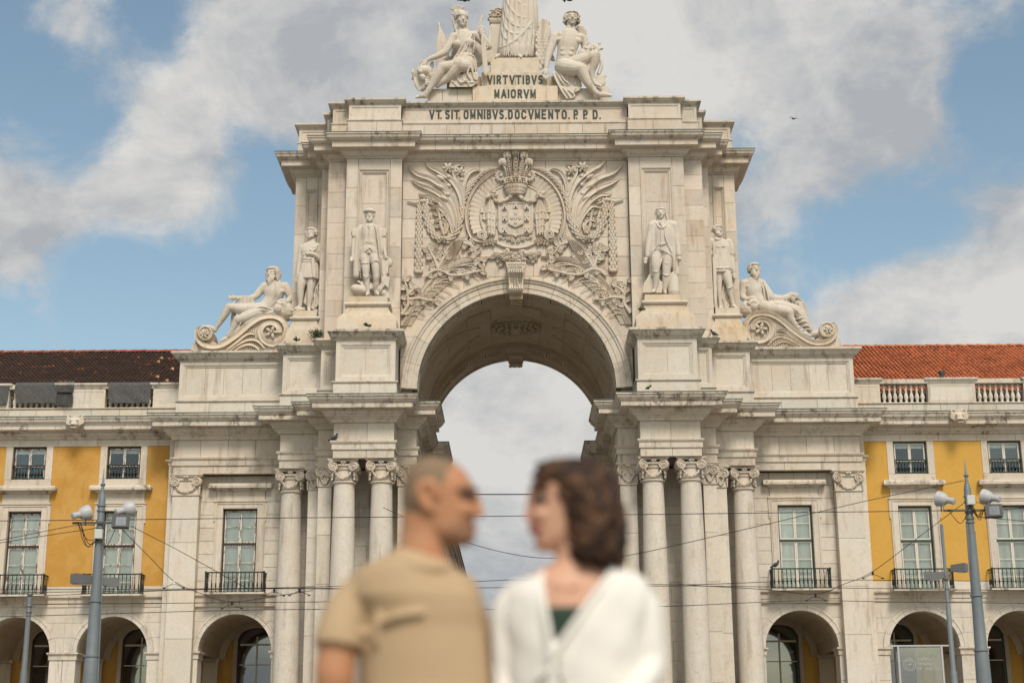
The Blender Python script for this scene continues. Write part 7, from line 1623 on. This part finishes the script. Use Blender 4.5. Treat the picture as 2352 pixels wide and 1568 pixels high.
for (t0, b0, Y, lb, arms) in ((RPc(1635, 370, 44), RPc(1730, 1568, 44), 44.0, 'thin grey pole with a pair of box street lights, beside the right pole', 1), (LPc(232, 880, 40), LPc(170, 1564, 40), 40.0, 'short thin grey pole at the lower left edge', 0)):
    X0 = (t0.x+b0.x)/2; pl = thing('street_pole', (X0, Y, 0), lb, 'pole')
    MB().lathe([(.13, 0), (.10, .1), (.095, 3.4), (.075, 3.45), (.07, 5.2), (.05, 5.25), (.045, t0.z)] if arms else [(.12, 0), (.085, 3.3), (.07, 3.4), (.06, t0.z)], X0, Y, 0, 14).build('shaft', 'steel', pl, auto=30)
    if arms:
        c = RPc(1665, 770, Y); e1 = RPc(1725, 715, Y); MB().tube([c+Vector((0, 0, 0)), e1], .035, 6).build('bracket_arm', 'lampg', pl); lampbox(pl, e1+Vector((0, 0, .05)), (.8, -.55, 0), .3, .38); lampbox(pl, RPc(1640, 755, Y), (-.95, .3, 0), .22, .5)
        MB().lathe([(.09, c.z-.06), (.09, c.z+.06)], X0, Y, 0, 14).build('collar', 'lampg', pl)
    else:
        for z in (t0.z-.05, t0.z-.35, t0.z-.5): MB().lathe([(.075, z-.03), (.085, z), (.075, z+.03)], X0, Y, 0, 12).build('collar', 'lampg', pl)
# ------------------------------------------------------------------ overhead wires
def wire(pts, label, Y=YP, r=.0085, group='tram wires across the square'):
    P = [at(p[0], p[1], p[2] if len(p) > 2 else Y) for p in pts]; c = bez(P, 8*(len(P)-1))
    t = thing('overhead_wire', P[0], label, 'wire', group); MB().tube(c, r, 5).build('cable', 'wire', t, smooth=True); return t
wire([(-60, 1196), (228, 1193.5), (620, 1189), (1111, 1185), (1216, 1184), (1700, 1178), (2216, 1171), (2420, 1163)], 'long level wire running from pole to pole behind the heads', r=.010)
wire([(1000, 1134.5, 80), (1150, 1134.8, 80), (1375, 1134, 80)], 'short level wire high in the arch opening, between the two faces', r=.03)
wire([(2214, 1103), (1980, 1152), (1680, 1222), (1440, 1275), (1330, 1280), (1215, 1278), (1085, 1249), (960, 1200), (880, 1165)], 'sagging wire dropping from the right pole top towards the arch opening')
wire([(-60, 1353), (360, 1352), (720, 1347), (1100, 1334), (1216, 1331), (1540, 1342), (1800, 1334), (1935, 1331), (2420, 1335)], 'uppermost of the low tram wires, passing in front of the balconies')
wire([(-60, 1362), (300, 1356), (560, 1351), (760, 1350), (1100, 1349), (1520, 1345), (1700, 1346), (2250, 1354), (2420, 1356)], 'second low tram wire, just under the balconies')
wire([(-60, 1374), (180, 1364), (420, 1354), (640, 1351), (800, 1352)], 'low tram wire rising from the left edge to the left column')
wire([(75, 1387), (420, 1384), (718, 1381.5), (800, 1381)], 'low tram wire across the left belt course')
wire([(-60, 1417), (200, 1410), (480, 1402), (718, 1398.5), (1180, 1398), (1540, 1391), (1700, 1384), (1860, 1378.5), (2100, 1382), (2420, 1385)], 'lowest tram wire crossing above the arcade arches')
wire([(276, 1211), (340, 1275), (400, 1334), (470, 1365), (533, 1381), (640, 1367), (718, 1355)], 'slack span wire from the left pole down to the low tram wires')
wire([(300, 1207), (400, 1258), (500, 1313), (570, 1352)], 'straight span wire from the left pole to the left balcony')
wire([(2220, 1150), (2110, 1233), (2004, 1312), (1940, 1340), (1873, 1363), (1760, 1353), (1640, 1346), (1560, 1341)], 'slack span wire from the right pole down to the low tram wires')
wire([(2240, 1153), (2352, 1166), (2440, 1174)], 'wire from the right pole box to the right picture edge'); wire([(2250, 1187), (2352, 1196), (2440, 1205)], 'lower wire from the right pole to the right picture edge')
wire([(-60, 1252), (60, 1228), (168, 1207), (215, 1205)], 'upper wire from the left edge to the left pole arm'); wire([(-60, 1256), (80, 1233), (210, 1214), (226, 1212)], 'lower wire from the left edge to the left pole')
for (x, y, s, lb) in ((400, 1334, -1, 'wire hanger with white insulator left of the first pilaster'), (533, 1381, -1, 'wire hanger over the left wing arch'), (2004, 1312, 1, 'wire hanger beside the right ochre wall'), (1873, 1363, 1, 'wire hanger over the right wing arch'), (630, 1352, 0, 'clamp on the tram wires at the left column'), (688, 1351, 0, 'clamp on the tram wires right of the left column')):
    p = at(x, y, YP); t = thing('wire_hanger', p, lb, 'wire hanger', 'tram wire hangers'); 
    MB().lathe([(.02, -.05), (.035, -.03), (.02, 0), (.035, .02), (.01, .05)], p.x, p.y, p.z-.04, 8).build('insulator', 'white' if x == 400 else 'wire', t)
    d = .24; MB().tube([p+Vector((-d, 0, -.16)), p+Vector((0, 0, -.05)), p+Vector((d, 0, -.16))], .008, 5).box(p.x-d-.03, p.x-d+.03, p.y-.02, p.y+.02, p.z-.18, p.z-.15).box(p.x+d-.03, p.x+d+.03, p.y-.02, p.y+.02, p.z-.18, p.z-.15).build('hanger_arm', 'wire', t)
# ------------------------------------------------------------------ glass sign of the court in front of the right arcade
YG2 = 61.0; a = RPc(1305, 1292, YG2); b = RPc(1655, 1568, YG2); c = RPc(1232, 1286, YG2); d = RPc(1722, 1286, YG2)
sg_ = thing('glass_sign', ((a.x+b.x)/2, YG2, 0), 'tall glass panel sign with faint emblem and white lettering in front of the right arcade', 'sign')
MB().box(a.x+.05, b.x-.05, YG2, YG2+.012, .3, a.z-.03).build('glass_pane', 'glassp', sg_)
for x in (a.x, b.x): MB().box(x-.035, x+.035, YG2-.03, YG2+.04, 0, a.z).build('post', 'horn', sg_)
MB().box(c.x, d.x, YG2-.035, YG2+.045, a.z, a.z+.06).build('top_rail', 'horn', sg_)
em = part('emblem', sg_); ec = RPc(1392, 1427, YG2); r0 = 44*.3043/55.
M['frost'] = plain('frosted_white_print', (.40, .41, .38), .7, .3)
def ringm(r, w, nm): MB().rings([[(ec.x+q*math.cos(t), YG2-y, ec.z+q*math.sin(t)) for t in [2*math.pi*i/28 for i in range(28)]] for q, y in ((r-w, .002), (r-w, .006), (r, .006), (r, .002))], cap=(False, False)).build(nm, 'frost', em)
ringm(r0, .02, 'ring'); ringm(r0*.72, .015, 'ring')
m = MB()
for t in range(0, 180, 45): v = Vector((math.cos(R_(t)), 0, math.sin(R_(t))))*r0*.7; m.tube([Vector((ec.x, YG2-.004, ec.z))-v, Vector((ec.x, YG2-.004, ec.z))+v], .008, 4)
m.build('cross_lines', 'frost', em)
tx = part('lettering', sg_)
for wd, px, py in (('SUPREMO', 1452, 1398), ('TRIBUNAL', 1452, 1433), ('DE JUSTIÇA', 1452, 1468)):
    p = RPc(px, py, YG2); x = p.x
    for ch in wd:
        wch = .03 if ch == 'I' else .075
        if ch != ' ': letter(ch, x, x+wch, p.z, p.z+.12, YG2-.002, tx, 'frost', .018, .003)
        x += wch+.025
# ------------------------------------------------------------------ the street seen through the arch
for s, lb in ((-1, 'pale street building with red eaves glimpsed through the arch on the left'), (1, 'pale street building glimpsed through the arch on the right')):
    t = thing('street_building', (s*10, 110, 0), lb, 'building', 'street houses behind the arch'); x0 = 5.3
    a, b = sorted((s*x0, s*22)); MB().box(a, b, 92, 330, 0, 17.2).build('wall', 'low' if s > 0 else 'wall', t)
    for k, (o, z0, z1) in enumerate(((.25, 17.2, 17.5), (.45, 17.5, 17.8), (.6, 17.8, 18.05))):
        a, b = sorted((s*(x0-o), s*22)); MB().box(a, b, 92-o, 330, z0, z1-.004).build('cornice', 'corn', t)
    a = s*(x0-.7); MB().add([(a, 91.2, 18.05), (a, 331, 18.05), (s*13, 331, 22), (s*13, 95, 22), (s*22, 91.2, 18.05), (s*22, 331, 18.05)], [(0, 1, 2, 3), (0, 3, 4), (4, 3, 2, 5)]).build('roof', 'tileR', t)
    for k in range(9):
        for z in (3.5, 7.2, 10.7, 14): y = 96+k*4.2; a, b = sorted((s*(x0-.03), s*(x0+.2))); MB().box(a, b, y, y+1.2, z, z+2.1).build('window', 'dark', t); a, b = sorted((s*(x0-.12), s*(x0-.04))); MB().box(a, b, y-.15, y+1.35, z-.15, z).build('sill', 'carve', t)
# ------------------------------------------------------------------ the couple in front
random.seed(5)
def skin(name, c, c2, stub=None):
    k = NT(name, .5, .35); k.b.inputs['Subsurface Weight'].default_value = .12; k.b.inputs['Subsurface Radius'].default_value = (.02, .008, .004); k.b.inputs['Subsurface Scale'].default_value = .6
    v = k.mix(k.ramp(k.noise(14, 4, .6), .4, .7, 0, .6), c, c2)
    if stub:
        px, pz, r = stub; m = k.n('ShaderNodeVectorMath', operation='DISTANCE'); k.put(m.inputs[0], k.geo.outputs['Position']); m.inputs[1].default_value = (px[0], px[1], px[2]); v = k.mix(k.ramp(m.outputs['Value'], r*.55, r, .55, 0), v, pz)
    k.col(v); return k.m
def fabric(name, c, rough=.9, sc=260, rel=.001):
    k = NT(name, rough, .15); v = k.scale(c, k.ramp(k.noise(5, 5, .6), .25, .75, .93, 1.05, False)); k.col(v); k.bump(k.noise(sc, 3, .6), rel); return k.m
def hairmat():
    k = NT('brown_curls', .6, .25); v = k.mix(k.ramp(k.noise(26, 5, .7), .42, .66), (.020, .010, .006, 1), (.13, .062, .030, 1)); k.col(v); k.bump(k.noise(90, 4, .6), .004); return k.m
CM = crop(1200, 1780, 1500, 2352); kM = 1500/2352/1.7415/920.
YM, YW = 3.86, 3.86
M['skin_m'] = skin('man_skin', (.47, .235, .125, 1), (.52, .23, .12, 1), (CM(1010, 590, YM), (.13, .085, .06, 1), .085))
M['skin_w'] = skin('woman_skin', (.60, .345, .235, 1), (.64, .33, .22, 1))
M['buzz'] = fabric('cropped_hair', (.235, .165, .105, 1), .9, 500, .001)
M['tee'] = fabric('tan_jersey', (.47, .34, .21, 1)); M['cardi'] = fabric('white_knit', (.78, .75, .70, 1), .9, 180, .002); M['green'] = fabric('dark_green_top', (.035, .06, .045, 1)); M['jean'] = fabric('dark_denim', (.03, .035, .05, 1)); M['skirt'] = fabric('beige_trousers', (.35, .30, .24, 1))
M['hair'] = hairmat(); M['brow'] = plain('dark_brow', (.16, .085, .05), .7, .2); M['lip'] = plain('lips', (.42, .16, .12), .45, .4); M['eye'] = plain('eye', (.12, .07, .05), .5, .3); M['shoe'] = plain('shoe_leather', (.06, .04, .03), .5, .4)
def egg(f, rows, front, n=40, p=2.0):
    """horizontal sections: (y, x back, x front, half width px, dy)"""
    rs = []
    for y, xb, xf, w, dy in rows:
        c = f.p(((xb+xf)/2, y, dy)); h = abs(xf-xb)/2*f.k; ring = []
        for i in range(n):
            a = 2*math.pi*i/n; q = 1-.14*front*math.cos(a); ring.append(c+Vector((h*math.cos(a), w*f.k*q*math.copysign(abs(math.sin(a))**.8, math.sin(a)), 0)))
        rs.append(ring)
    f.mb.rings(rs)
MAN = thing('person', (CM(800, 1400, YM).x, YM, 0), 'man with shaved head and tan T-shirt facing the woman, out of focus', 'person', 'couple in front of the arch')
f = Fig(CM, YM, kM)
egg(f, [(80, 790, 880, 40, 0), (92, 745, 930, 95, 0), (112, 712, 975, 130, 0), (150, 680, 1030, 165, 0), (200, 655, 1068, 188, 0), (250, 641, 1092, 196, 0), (285, 635, 1106, 196, 0), (305, 633, 1104, 194, 0), (330, 632, 1092, 190, 0), (370, 634, 1098, 184, 0), (410, 640, 1102, 176, 0), (450, 660, 1096, 168, 0), (480, 700, 1092, 160, 0), (505, 730, 1098, 154, 0), (540, 760, 1088, 148, 0), (570, 800, 1096, 136, 0), (600, 850, 1094, 112, 0), (622, 900, 1066, 80, 0), (632, 940, 1030, 45, 0)], 1)
f.limb([(1100, 310, 0, 15), (1118, 370, 0, 19), (1134, 420, 0, 21), (1126, 440, 0, 18)]).blob((1110, 436, -.014), (20, 12, 14)).blob((1110, 436, .014), (20, 12, 14)).blob((1082, 288, 0), (26, 90, 16)).blob((1092, 505, 0), (20, 45, 12)).blob((1088, 535, 0), (20, 42, 13)).blob((1075, 585, 0), (26, 50, 26))
f.blob((1040, 400, -.04), (60, 40, 50)).blob((1040, 400, .04), (60, 40, 50))
for q in (-1, 1):
    f.limb([(790, 390, q*.078, 16), (752, 330, q*.083, 16), (748, 265, q*.085, 16), (795, 238, q*.086, 16), (842, 262, q*.083, 14), (850, 320, q*.080, 12)]).limb([(800, 380, q*.079, 18), (830, 405, q*.077, 18)]).blob((805, 320, q*.074), (34, 14, 60))
f.limb([(790, 440, 0, 165), (775, 560, .0, 150), (765, 660, .0, 158), (770, 760, .01, 190)], 20)
f.limb([(370, 980, 0, 80), (262, 1180, -.01, 125), (222, 1380, -.02, 128), (218, 1480, -.02, 124), (215, 1700, .0, 98), (230, 1720, -.01, 100), (300, 2000, -.06, 82), (370, 2300, -.12, 52)], 16).hand(380, 2380, -.13, 50, -80, .6)
f.limb([(1000, 980, .06, 70), (1085, 1250, .10, 105), (1120, 1650, .12, 90), (1250, 1900, .06, 75), (1380, 2120, .0, 52)], 16).hand(1410, 2180, -.01, 46, -50, .8)
f.loft([(760, 780, .02, 170, 150), (740, 880, .02, 260, 190), (780, 1100, .02, 320, 240), (810, 1500, .02, 320, 240), (820, 2000, .02, 330, 230), (820, 2300, .02, 350, 240)])
for q, x in ((-1, 650), (1, 990)): f.limb([(x, 2300, .02, 210), (x-10, 2900, .02, 170), (x-10, 3300, .01, 130), (x-10, 3700, .03, 120), (x-10, 4200, .04, 80)], 14)
f.done('body', MAN, .0055, 5, 'skin_m')
f = Fig(CM, YM, kM)
SK = [(74, 800, 870, 30, 0), (80, 785, 885, 55, 0), (92, 740, 935, 100, 0), (112, 707, 980, 135, 0), (150, 675, 1035, 170, 0), (200, 650, 1073, 193, 0), (250, 636, 1097, 201, 0), (285, 630, 1110, 201, 0), (330, 627, 1097, 195, 0), (370, 629, 1100, 189, 0), (410, 636, 1100, 181, 0), (450, 652, 1096, 172, 0), (490, 662, 1092, 162, 0), (530, 668, 1092, 158, 0)]
den = []
for A0, B0 in zip(SK, SK[1:]):
    for t in (0, .25, .5, .75): den.append(tuple(A0[i]+(B0[i]-A0[i])*t for i in range(5)))
hl = lambda y: 985-(y-74)*.15 if y < 120 else 975-(y-120)*.42 if y < 260 else 916-(y-260)*.25 if y < 330 else 880-(y-330)*2.0 if y < 380 else max(700, 780-(y-380)*.5)
rs = []; cutx = []
for y, xb, xf, w, dy in den:
    c = f.p(((xb+xf)/2, y, dy)); h = (xf-xb)/2*f.k; ring = []
    for i in range(60):
        a = 2*math.pi*i/60; q = 1-.14*math.cos(a); ring.append(c+Vector((h*math.cos(a), w*f.k*q*math.copysign(abs(math.sin(a))**.8, math.sin(a)), 0)))
    rs.append(ring); cutx.append(f.p((hl(y)+6*math.sin(y*.3), y, 0)).x)
vs = [v for r in rs for v in r]; fs = []
for j in range(len(rs)-1):
    for i in range(60):
        q = [j*60+i, j*60+(i+1) % 60, (j+1)*60+(i+1) % 60, (j+1)*60+i]
        if all(vs[t].x < cutx[j] for t in q): fs.append(tuple(q))
fs.append(tuple(range(59, -1, -1)))
MB().add(vs, fs).build('cropped_hair', 'buzz', MAN, smooth=True)
f = Fig(CM, YM, kM)
f.loft([(702, 648, .0, 100, 120), (712, 690, .0, 172, 165), (695, 730, .0, 242, 190), (672, 760, .0, 292, 205), (672, 800, .0, 346, 218), (692, 860, .0, 392, 232), (720, 950, .0, 416, 255), (772, 1050, .012, 386, 275), (778, 1150, .02, 388, 285), (782, 1300, .02, 402, 290), (790, 1500, .02, 408, 290), (812, 1800, .0, 385, 280), (820, 2100, .0, 380, 275), (825, 2420, .0, 395, 290)], 0, 0, 48)
f.limb([(385, 905, 0, 118), (310, 1010, 0, 138), (272, 1110, -.01, 146)], 18)
f.mb.tube([f.p(q) for q in ((310, 1010, 0), (272, 1110, -.01), (252, 1190, -.018), (240, 1268, -.022))], [138*kM, 147*kM, 154*kM, 162*kM], 28)
f.limb([(1010, 900, .03, 110), (1065, 1080, .08, 120), (1110, 1290, .10, 130)], 16)
f.fold([[(470, 1130, -.070), (600, 1075, -.096), (760, 1050, -.103)], [(150, 1150, -.035), (280, 1140, -.05), (400, 1180, -.042)]], 13)
f.limb([(604, 655, -.02, 10), (640, 700, -.060, 12), (720, 745, -.078, 12), (820, 766, -.080, 12), (900, 768, -.068, 12), (942, 752, -.03, 10)], 8)
f.fold([[(505, 1010, -.06), (480, 1120, -.075), (470, 1240, -.07)]], 18)

f.done('tan_t_shirt', MAN, .006, 3, 'tee')
f = Fig(CM, YM, kM)
f.loft([(825, 2380, .01, 375, 262), (825, 2700, .01, 385, 265)])
for x in (650, 990): f.limb([(x, 2600, .01, 215), (x-10, 3000, .02, 190), (x-10, 3400, .01, 150), (x-10, 4000, .03, 125), (x-10, 4300, .04, 110)], 16)
f.done('dark_trousers', MAN, .012, 2, 'jean')
for x in (640, 980):
    f = Fig(CM, YM, kM); g = f.p((x, 4300, 0)); m = MB().rings([[(g.x+.05*math.cos(a)*w, YM-.04+.14*math.sin(a)*w, z) for a in [2*math.pi*i/16 for i in range(16)]] for w, z in ((1, 0), (1.05, .03), (.9, .08), (.55, .13))]); m.build('shoe', 'shoe', MAN, auto=50)
for q in (-1, 1):
    f = Fig(CM, YM, kM); f.limb([(1008, 284, q*.0575, 5), (1055, 274, q*.0445, 8), (1090, 284, q*.026, 5)]); f.done('eyebrow', MAN, .003, 1, 'brow')
    f = Fig(CM, YM, kM); f.limb([(1040, 322, q*.0490, 4), (1060, 317, q*.0420, 6), (1080, 322, q*.0305, 4)]).blob((1062, 328, q*.0385), (12, 8, 7)); f.done('eye', MAN, .003, 1, 'eye')
f = Fig(CM, YM, kM); f.blob((1096, 508, 0), (15, 48, 9)).blob((1092, 533, 0), (16, 44, 10)); f.done('lips', MAN, .003, 1, 'lip')

WOM = thing('person', (CM(1750, 1400, YW).x, YW, 0), 'woman with short dark curly hair and white cardigan facing the man, out of focus', 'person', 'couple in front of the arch')
f = Fig(CM, YW, kM)
egg(f, [(115, 1660, 1760, 50, 0), (130, 1600, 1820, 110, 0), (160, 1500, 1870, 150, 0), (200, 1456, 1895, 175, 0), (250, 1444, 1905, 184, 0), (290, 1438, 1905, 184, 0), (325, 1452, 1900, 180, 0), (370, 1452, 1895, 174, 0), (420, 1450, 1880, 166, 0), (460, 1452, 1850, 158, 0), (495, 1460, 1820, 150, 0), (525, 1462, 1790, 142, 0), (560, 1468, 1760, 134, 0), (600, 1468, 1720, 118, 0), (635, 1472, 1680, 96, 0), (660, 1492, 1640, 66, 0), (668, 1520, 1600, 36, 0)], -1)
f.limb([(1450, 318, 0, 12), (1440, 380, 0, 16), (1430, 440, 0, 18), (1434, 462, 0, 16)]).blob((1446, 460, -.012), (18, 11, 12)).blob((1446, 460, .012), (18, 11, 12)).blob((1460, 282, 0), (24, 100, 14)).blob((1462, 510, 0), (16, 40, 11)).blob((1464, 540, 0), (16, 38, 12)).blob((1490, 625, 0), (24, 44, 24)).blob((1510, 430, -.042), (55, 36, 46)).blob((1510, 430, .042), (55, 36, 46))
f.limb([(1730, 540, .0, 125), (1715, 660, .0, 112), (1705, 760, .0, 118), (1700, 830, .0, 150)], 20)
f.loft([(1705, 760, .0, 150, 120), (1712, 810, .0, 280, 150), (1730, 860, .0, 330, 175), (1730, 950, .0, 350, 195), (1722, 1100, .0, 355, 220), (1715, 1400, .0, 345, 230), (1720, 1800, .0, 300, 200), (1720, 2200, .0, 370, 230)])
f.limb([(1540, 850, -.05, 14), (1640, 880, -.075, 14)]).limb([(1700, 885, -.08, 14), (1850, 830, -.055, 14)])
f.limb([(1380, 1000, .0, 55), (1285, 1300, 0, 58), (1290, 1500, .0, 60), (1330, 1900, -.08, 48), (1400, 2100, -.12, 34)]).hand(1420, 2140, -.13, 36, -60, .6).limb([(2060, 1000, .0, 60), (2185, 1350, .0, 66), (2050, 1600, -.14, 52), (1850, 1650, -.2, 36)]).hand(1810, 1655, -.2, 36, 170, .6)
for x in (1570, 1870): f.limb([(x, 2250, .0, 200), (x, 2900, .0, 160), (x, 3300, 0, 120), (x, 3600, .02, 105), (x, 4150, .03, 70)], 14)
f.done('body', WOM, .0055, 5, 'skin_w')
f = Fig(CM, YW, kM)
f.loft([(1712, 1030, .0, 375, 232), (1712, 1048, .0, 388, 246), (1712, 1100, .0, 392, 256), (1715, 1300, .0, 375, 258), (1715, 1600, .0, 350, 240), (1720, 2000, .0, 330, 220)], 0, 0, 48); f.done('green_top', WOM, .007, 1, 'green')
# cardigan: open V shell
rows = [(772, 1600, 1985, 110), (800, 1500, 2095, 160), (835, 1392, 2165, 200), (880, 1300, 2200, 230), (950, 1262, 2212, 262), (1050, 1258, 2206, 286), (1150, 1270, 2196, 296), (1245, 1284, 2190, 300), (1300, 1290, 2188, 300), (1400, 1298, 2180, 298), (1550, 1310, 2170, 292), (1800, 1330, 2150, 285), (2100, 1300, 2180, 300), (2300, 1270, 2200, 310)]
vl = lambda y: 1505 if y < 830 else 1505+(1585-1505)*(y-830)/(1290-830)
vr = lambda y: 1965-(1965-1602)*min(1, max(0, y-790)/(1290-790))**.95
vs = []; fs = []; n = 56; NR = []
f = Fig(CM, YW, kM)
dense = []
for a, b in zip(rows, rows[1:]):
    for t in (0, .34, .67): dense.append(tuple(a[i]+(b[i]-a[i])*t for i in range(4)))
dense.append(rows[-1])
for (y, xl, xr, w) in dense:
    cx = (xl+xr)/2; rx = (xr-xl)/2; c = f.p((cx, y, 0)); u0 = max(-1, min(1, (vr(y)-cx)/rx)); u1 = max(-1, min(1, (vl(y)-cx)/rx))
    if y > 1285: u0 = u1+.012
    a0 = -math.acos(u0); a1 = -math.acos(u1)+2*math.pi-4*math.pi*0
    a1 = 2*math.pi-math.acos(u1)
    a0 = -math.acos(u0)+0
    for i in range(n+1):
        a = a0+(a1-2*math.pi*1-a0)*0+( (2*math.pi-(math.acos(u1)-math.acos(u0)) )*i/n )
        # start at the right V edge, go round the right side, back, left side, to the left V edge
        q = 1+.012*math.sin(a*9+y*.013)+.01*math.sin(a*5-y*.02)
        vs.append(tuple(c+Vector((rx*kM*q*math.cos(a), w*kM*q*math.sin(a), 0))))
N1 = n+1; nr = len(dense)
for j in range(nr-1):
    for i in range(n): a = j*N1+i; fs.append((a, a+1, a+N1+1, a+N1))
me = bpy.data.meshes.new('cardigan'); off = org(WOM); me.from_pydata([(v[0]-off.x, v[1]-off.y, v[2]-off.z) for v in vs], [], fs); me.polygons.foreach_set('use_smooth', [True]*len(me.polygons)); me.materials.append(M['cardi'])
o = bpy.data.objects.new('white_cardigan', me); COL.objects.link(o); o.parent = WOM; sm = o.modifiers.new('thick', 'SOLIDIFY'); sm.thickness = .008; sm.offset = 1; ss = o.modifiers.new('soft', 'SUBSURF'); ss.levels = 1; ss.render_levels = 1
f = Fig(CM, YW, kM)
f.limb([(1370, 930, .0, 92), (1298, 1050, .0, 100), (1285, 1250, .0, 88), (1295, 1500, .0, 84), (1330, 1850, -.08, 66), (1370, 2000, -.1, 56)], 16).limb([(2090, 915, .0, 108), (2160, 1050, -.0, 114), (2190, 1250, -.01, 104), (2200, 1380, -.02, 98), (2120, 1520, -.09, 84), (1980, 1600, -.16, 66), (1900, 1635, -.19, 56)], 16)
f.fold([[(1960, 1040, -.085), (1920, 1200, -.10), (1890, 1400, -.105)], [(1640, 1310, -.108), (1560, 1400, -.110), (1480, 1470, -.106)], [(1800, 1340, -.108), (1720, 1410, -.110), (1630, 1440, -.112)]], 16)
f.done('cardigan_sleeves', WOM, .007, 3, 'cardi')
f = Fig(CM, YW, kM)
f.limb([(1506, 820, -.05, 13), (1533, 1020, -.105, 14), (1576, 1265, -.122, 15), (1590, 1480, -.122, 16), (1590, 1900, -.118, 16)], 8).limb([(1966, 782, -.03, 13), (1905, 860, -.09, 14), (1775, 1040, -.118, 14), (1606, 1280, -.125, 15)], 8).limb([(1522, 820, -.05, 15), (1530, 785, .02, 15), (1600, 765, .06, 15), (1800, 758, .07, 15), (1920, 765, .03, 15), (1950, 782, -.03, 15)], 8)
for y in (1290, 1400, 1500): f.blob((1582, y, -.13), (34, 18, 30)); f.limb([(1580, y, -.135, 9), (1550, y+60, -.135, 7)]).limb([(1586, y, -.135, 9), (1620, y+64, -.135, 7)])
f.done('ribbed_edge', WOM, .005, 2, 'cardi')
f = Fig(CM, YW, kM)
f.loft([(1720, 2200, .0, 390, 260), (1720, 2500, .0, 410, 270)])
for x in (1570, 1870): f.limb([(x, 2450, .0, 220), (x, 3000, .0, 190), (x, 3500, 0, 160), (x, 4000, .02, 140)], 16)
f.done('beige_trousers', WOM, .012, 2, 'skirt')
for x in (1570, 1870):
    g = Fig(CM, YW, kM).p((x, 4100, 0)); MB().rings([[(g.x+.042*math.cos(a)*w, YW-.04+.125*math.sin(a)*w, z) for a in [2*math.pi*i/16 for i in range(16)]] for w, z in ((1, 0), (1.05, .03), (.9, .07), (.55, .11))]).build('shoe', 'shoe', WOM, auto=50)
# curly hair
f = Fig(CM, YW, kM); hrows = [(84, 1620, 1790, 70), (100, 1560, 1850, 130), (130, 1500, 1890, 175), (170, 1462, 1930, 205), (205, 1450, 1955, 215), (250, 1515, 1965, 222), (300, 1585, 1985, 228), (360, 1635, 2000, 232), (420, 1665, 2012, 234), (500, 1685, 2022, 234), (580, 1695, 2024, 232), (650, 1710, 2010, 222), (710, 1735, 1985, 190), (745, 1780, 1930, 120)]
egg(f, [(y, b, a, w, .0) for y, a, b, w in hrows], 0)
rnd = random.Random(9)
for k in range(380):
    y = rnd.uniform(95, 735); j = max(i for i in range(len(hrows)) if hrows[i][0] <= y or i == 0); j = min(j, len(hrows)-2); A0, B0 = hrows[j], hrows[j+1]; t = (y-A0[0])/(B0[0]-A0[0]); xl = A0[1]+(B0[1]-A0[1])*t; xr = A0[2]+(B0[2]-A0[2])*t; w = A0[3]+(B0[3]-A0[3])*t
    a = rnd.uniform(0, 2*math.pi); cx = (xl+xr)/2; rx = (xr-xl)/2; big = .6+.8*min(1, y/500)
    pts = []; ph = rnd.uniform(0, 6); R0 = 27*big; Lc = rnd.uniform(40, 120)*big
    for q in range(9):
        tt = q/8; aa = a+.10*math.sin(ph)*tt; pts.append((cx+rx*(1.0+(.05 if k % 5 == 0 and y > 280 else 0))*math.cos(aa)+R0*math.cos(ph+tt*9), y+Lc*tt-Lc*.3, w*kM*math.sin(aa)*1.0+R0*kM*math.sin(ph+tt*9), (10-6*abs(tt-.4))*big+3))
    if y > 640 and pts[-1][1] > 775: continue
    f.limb(pts, 6, 1, False)
f.done('curly_hair', WOM, .0055, 1, 'hair')
for q in (-1, 1):
    f = Fig(CM, YW, kM); f.limb([(1540, 272, q*.054, 5), (1500, 258, q*.0445, 7), (1464, 276, q*.022, 5)]); f.done('eyebrow', WOM, .003, 1, 'brow')
    f = Fig(CM, YW, kM); f.limb([(1535, 344, q*.0525, 4), (1508, 330, q*.046, 7), (1482, 342, q*.035, 5)]).blob((1500, 340, q*.040), (14, 11, 8)); f.done('eye', WOM, .003, 1, 'eye')
f = Fig(CM, YW, kM); f.limb([(1500, 520, -.040, 5), (1466, 512, -.018, 10), (1454, 510, 0, 11), (1466, 512, .018, 10), (1500, 520, .040, 5)]).limb([(1496, 526, -.036, 5), (1466, 536, -.016, 10), (1456, 538, 0, 11), (1466, 536, .016, 10), (1496, 526, .036, 5)]); f.done('lips', WOM, .003, 1, 'lip')
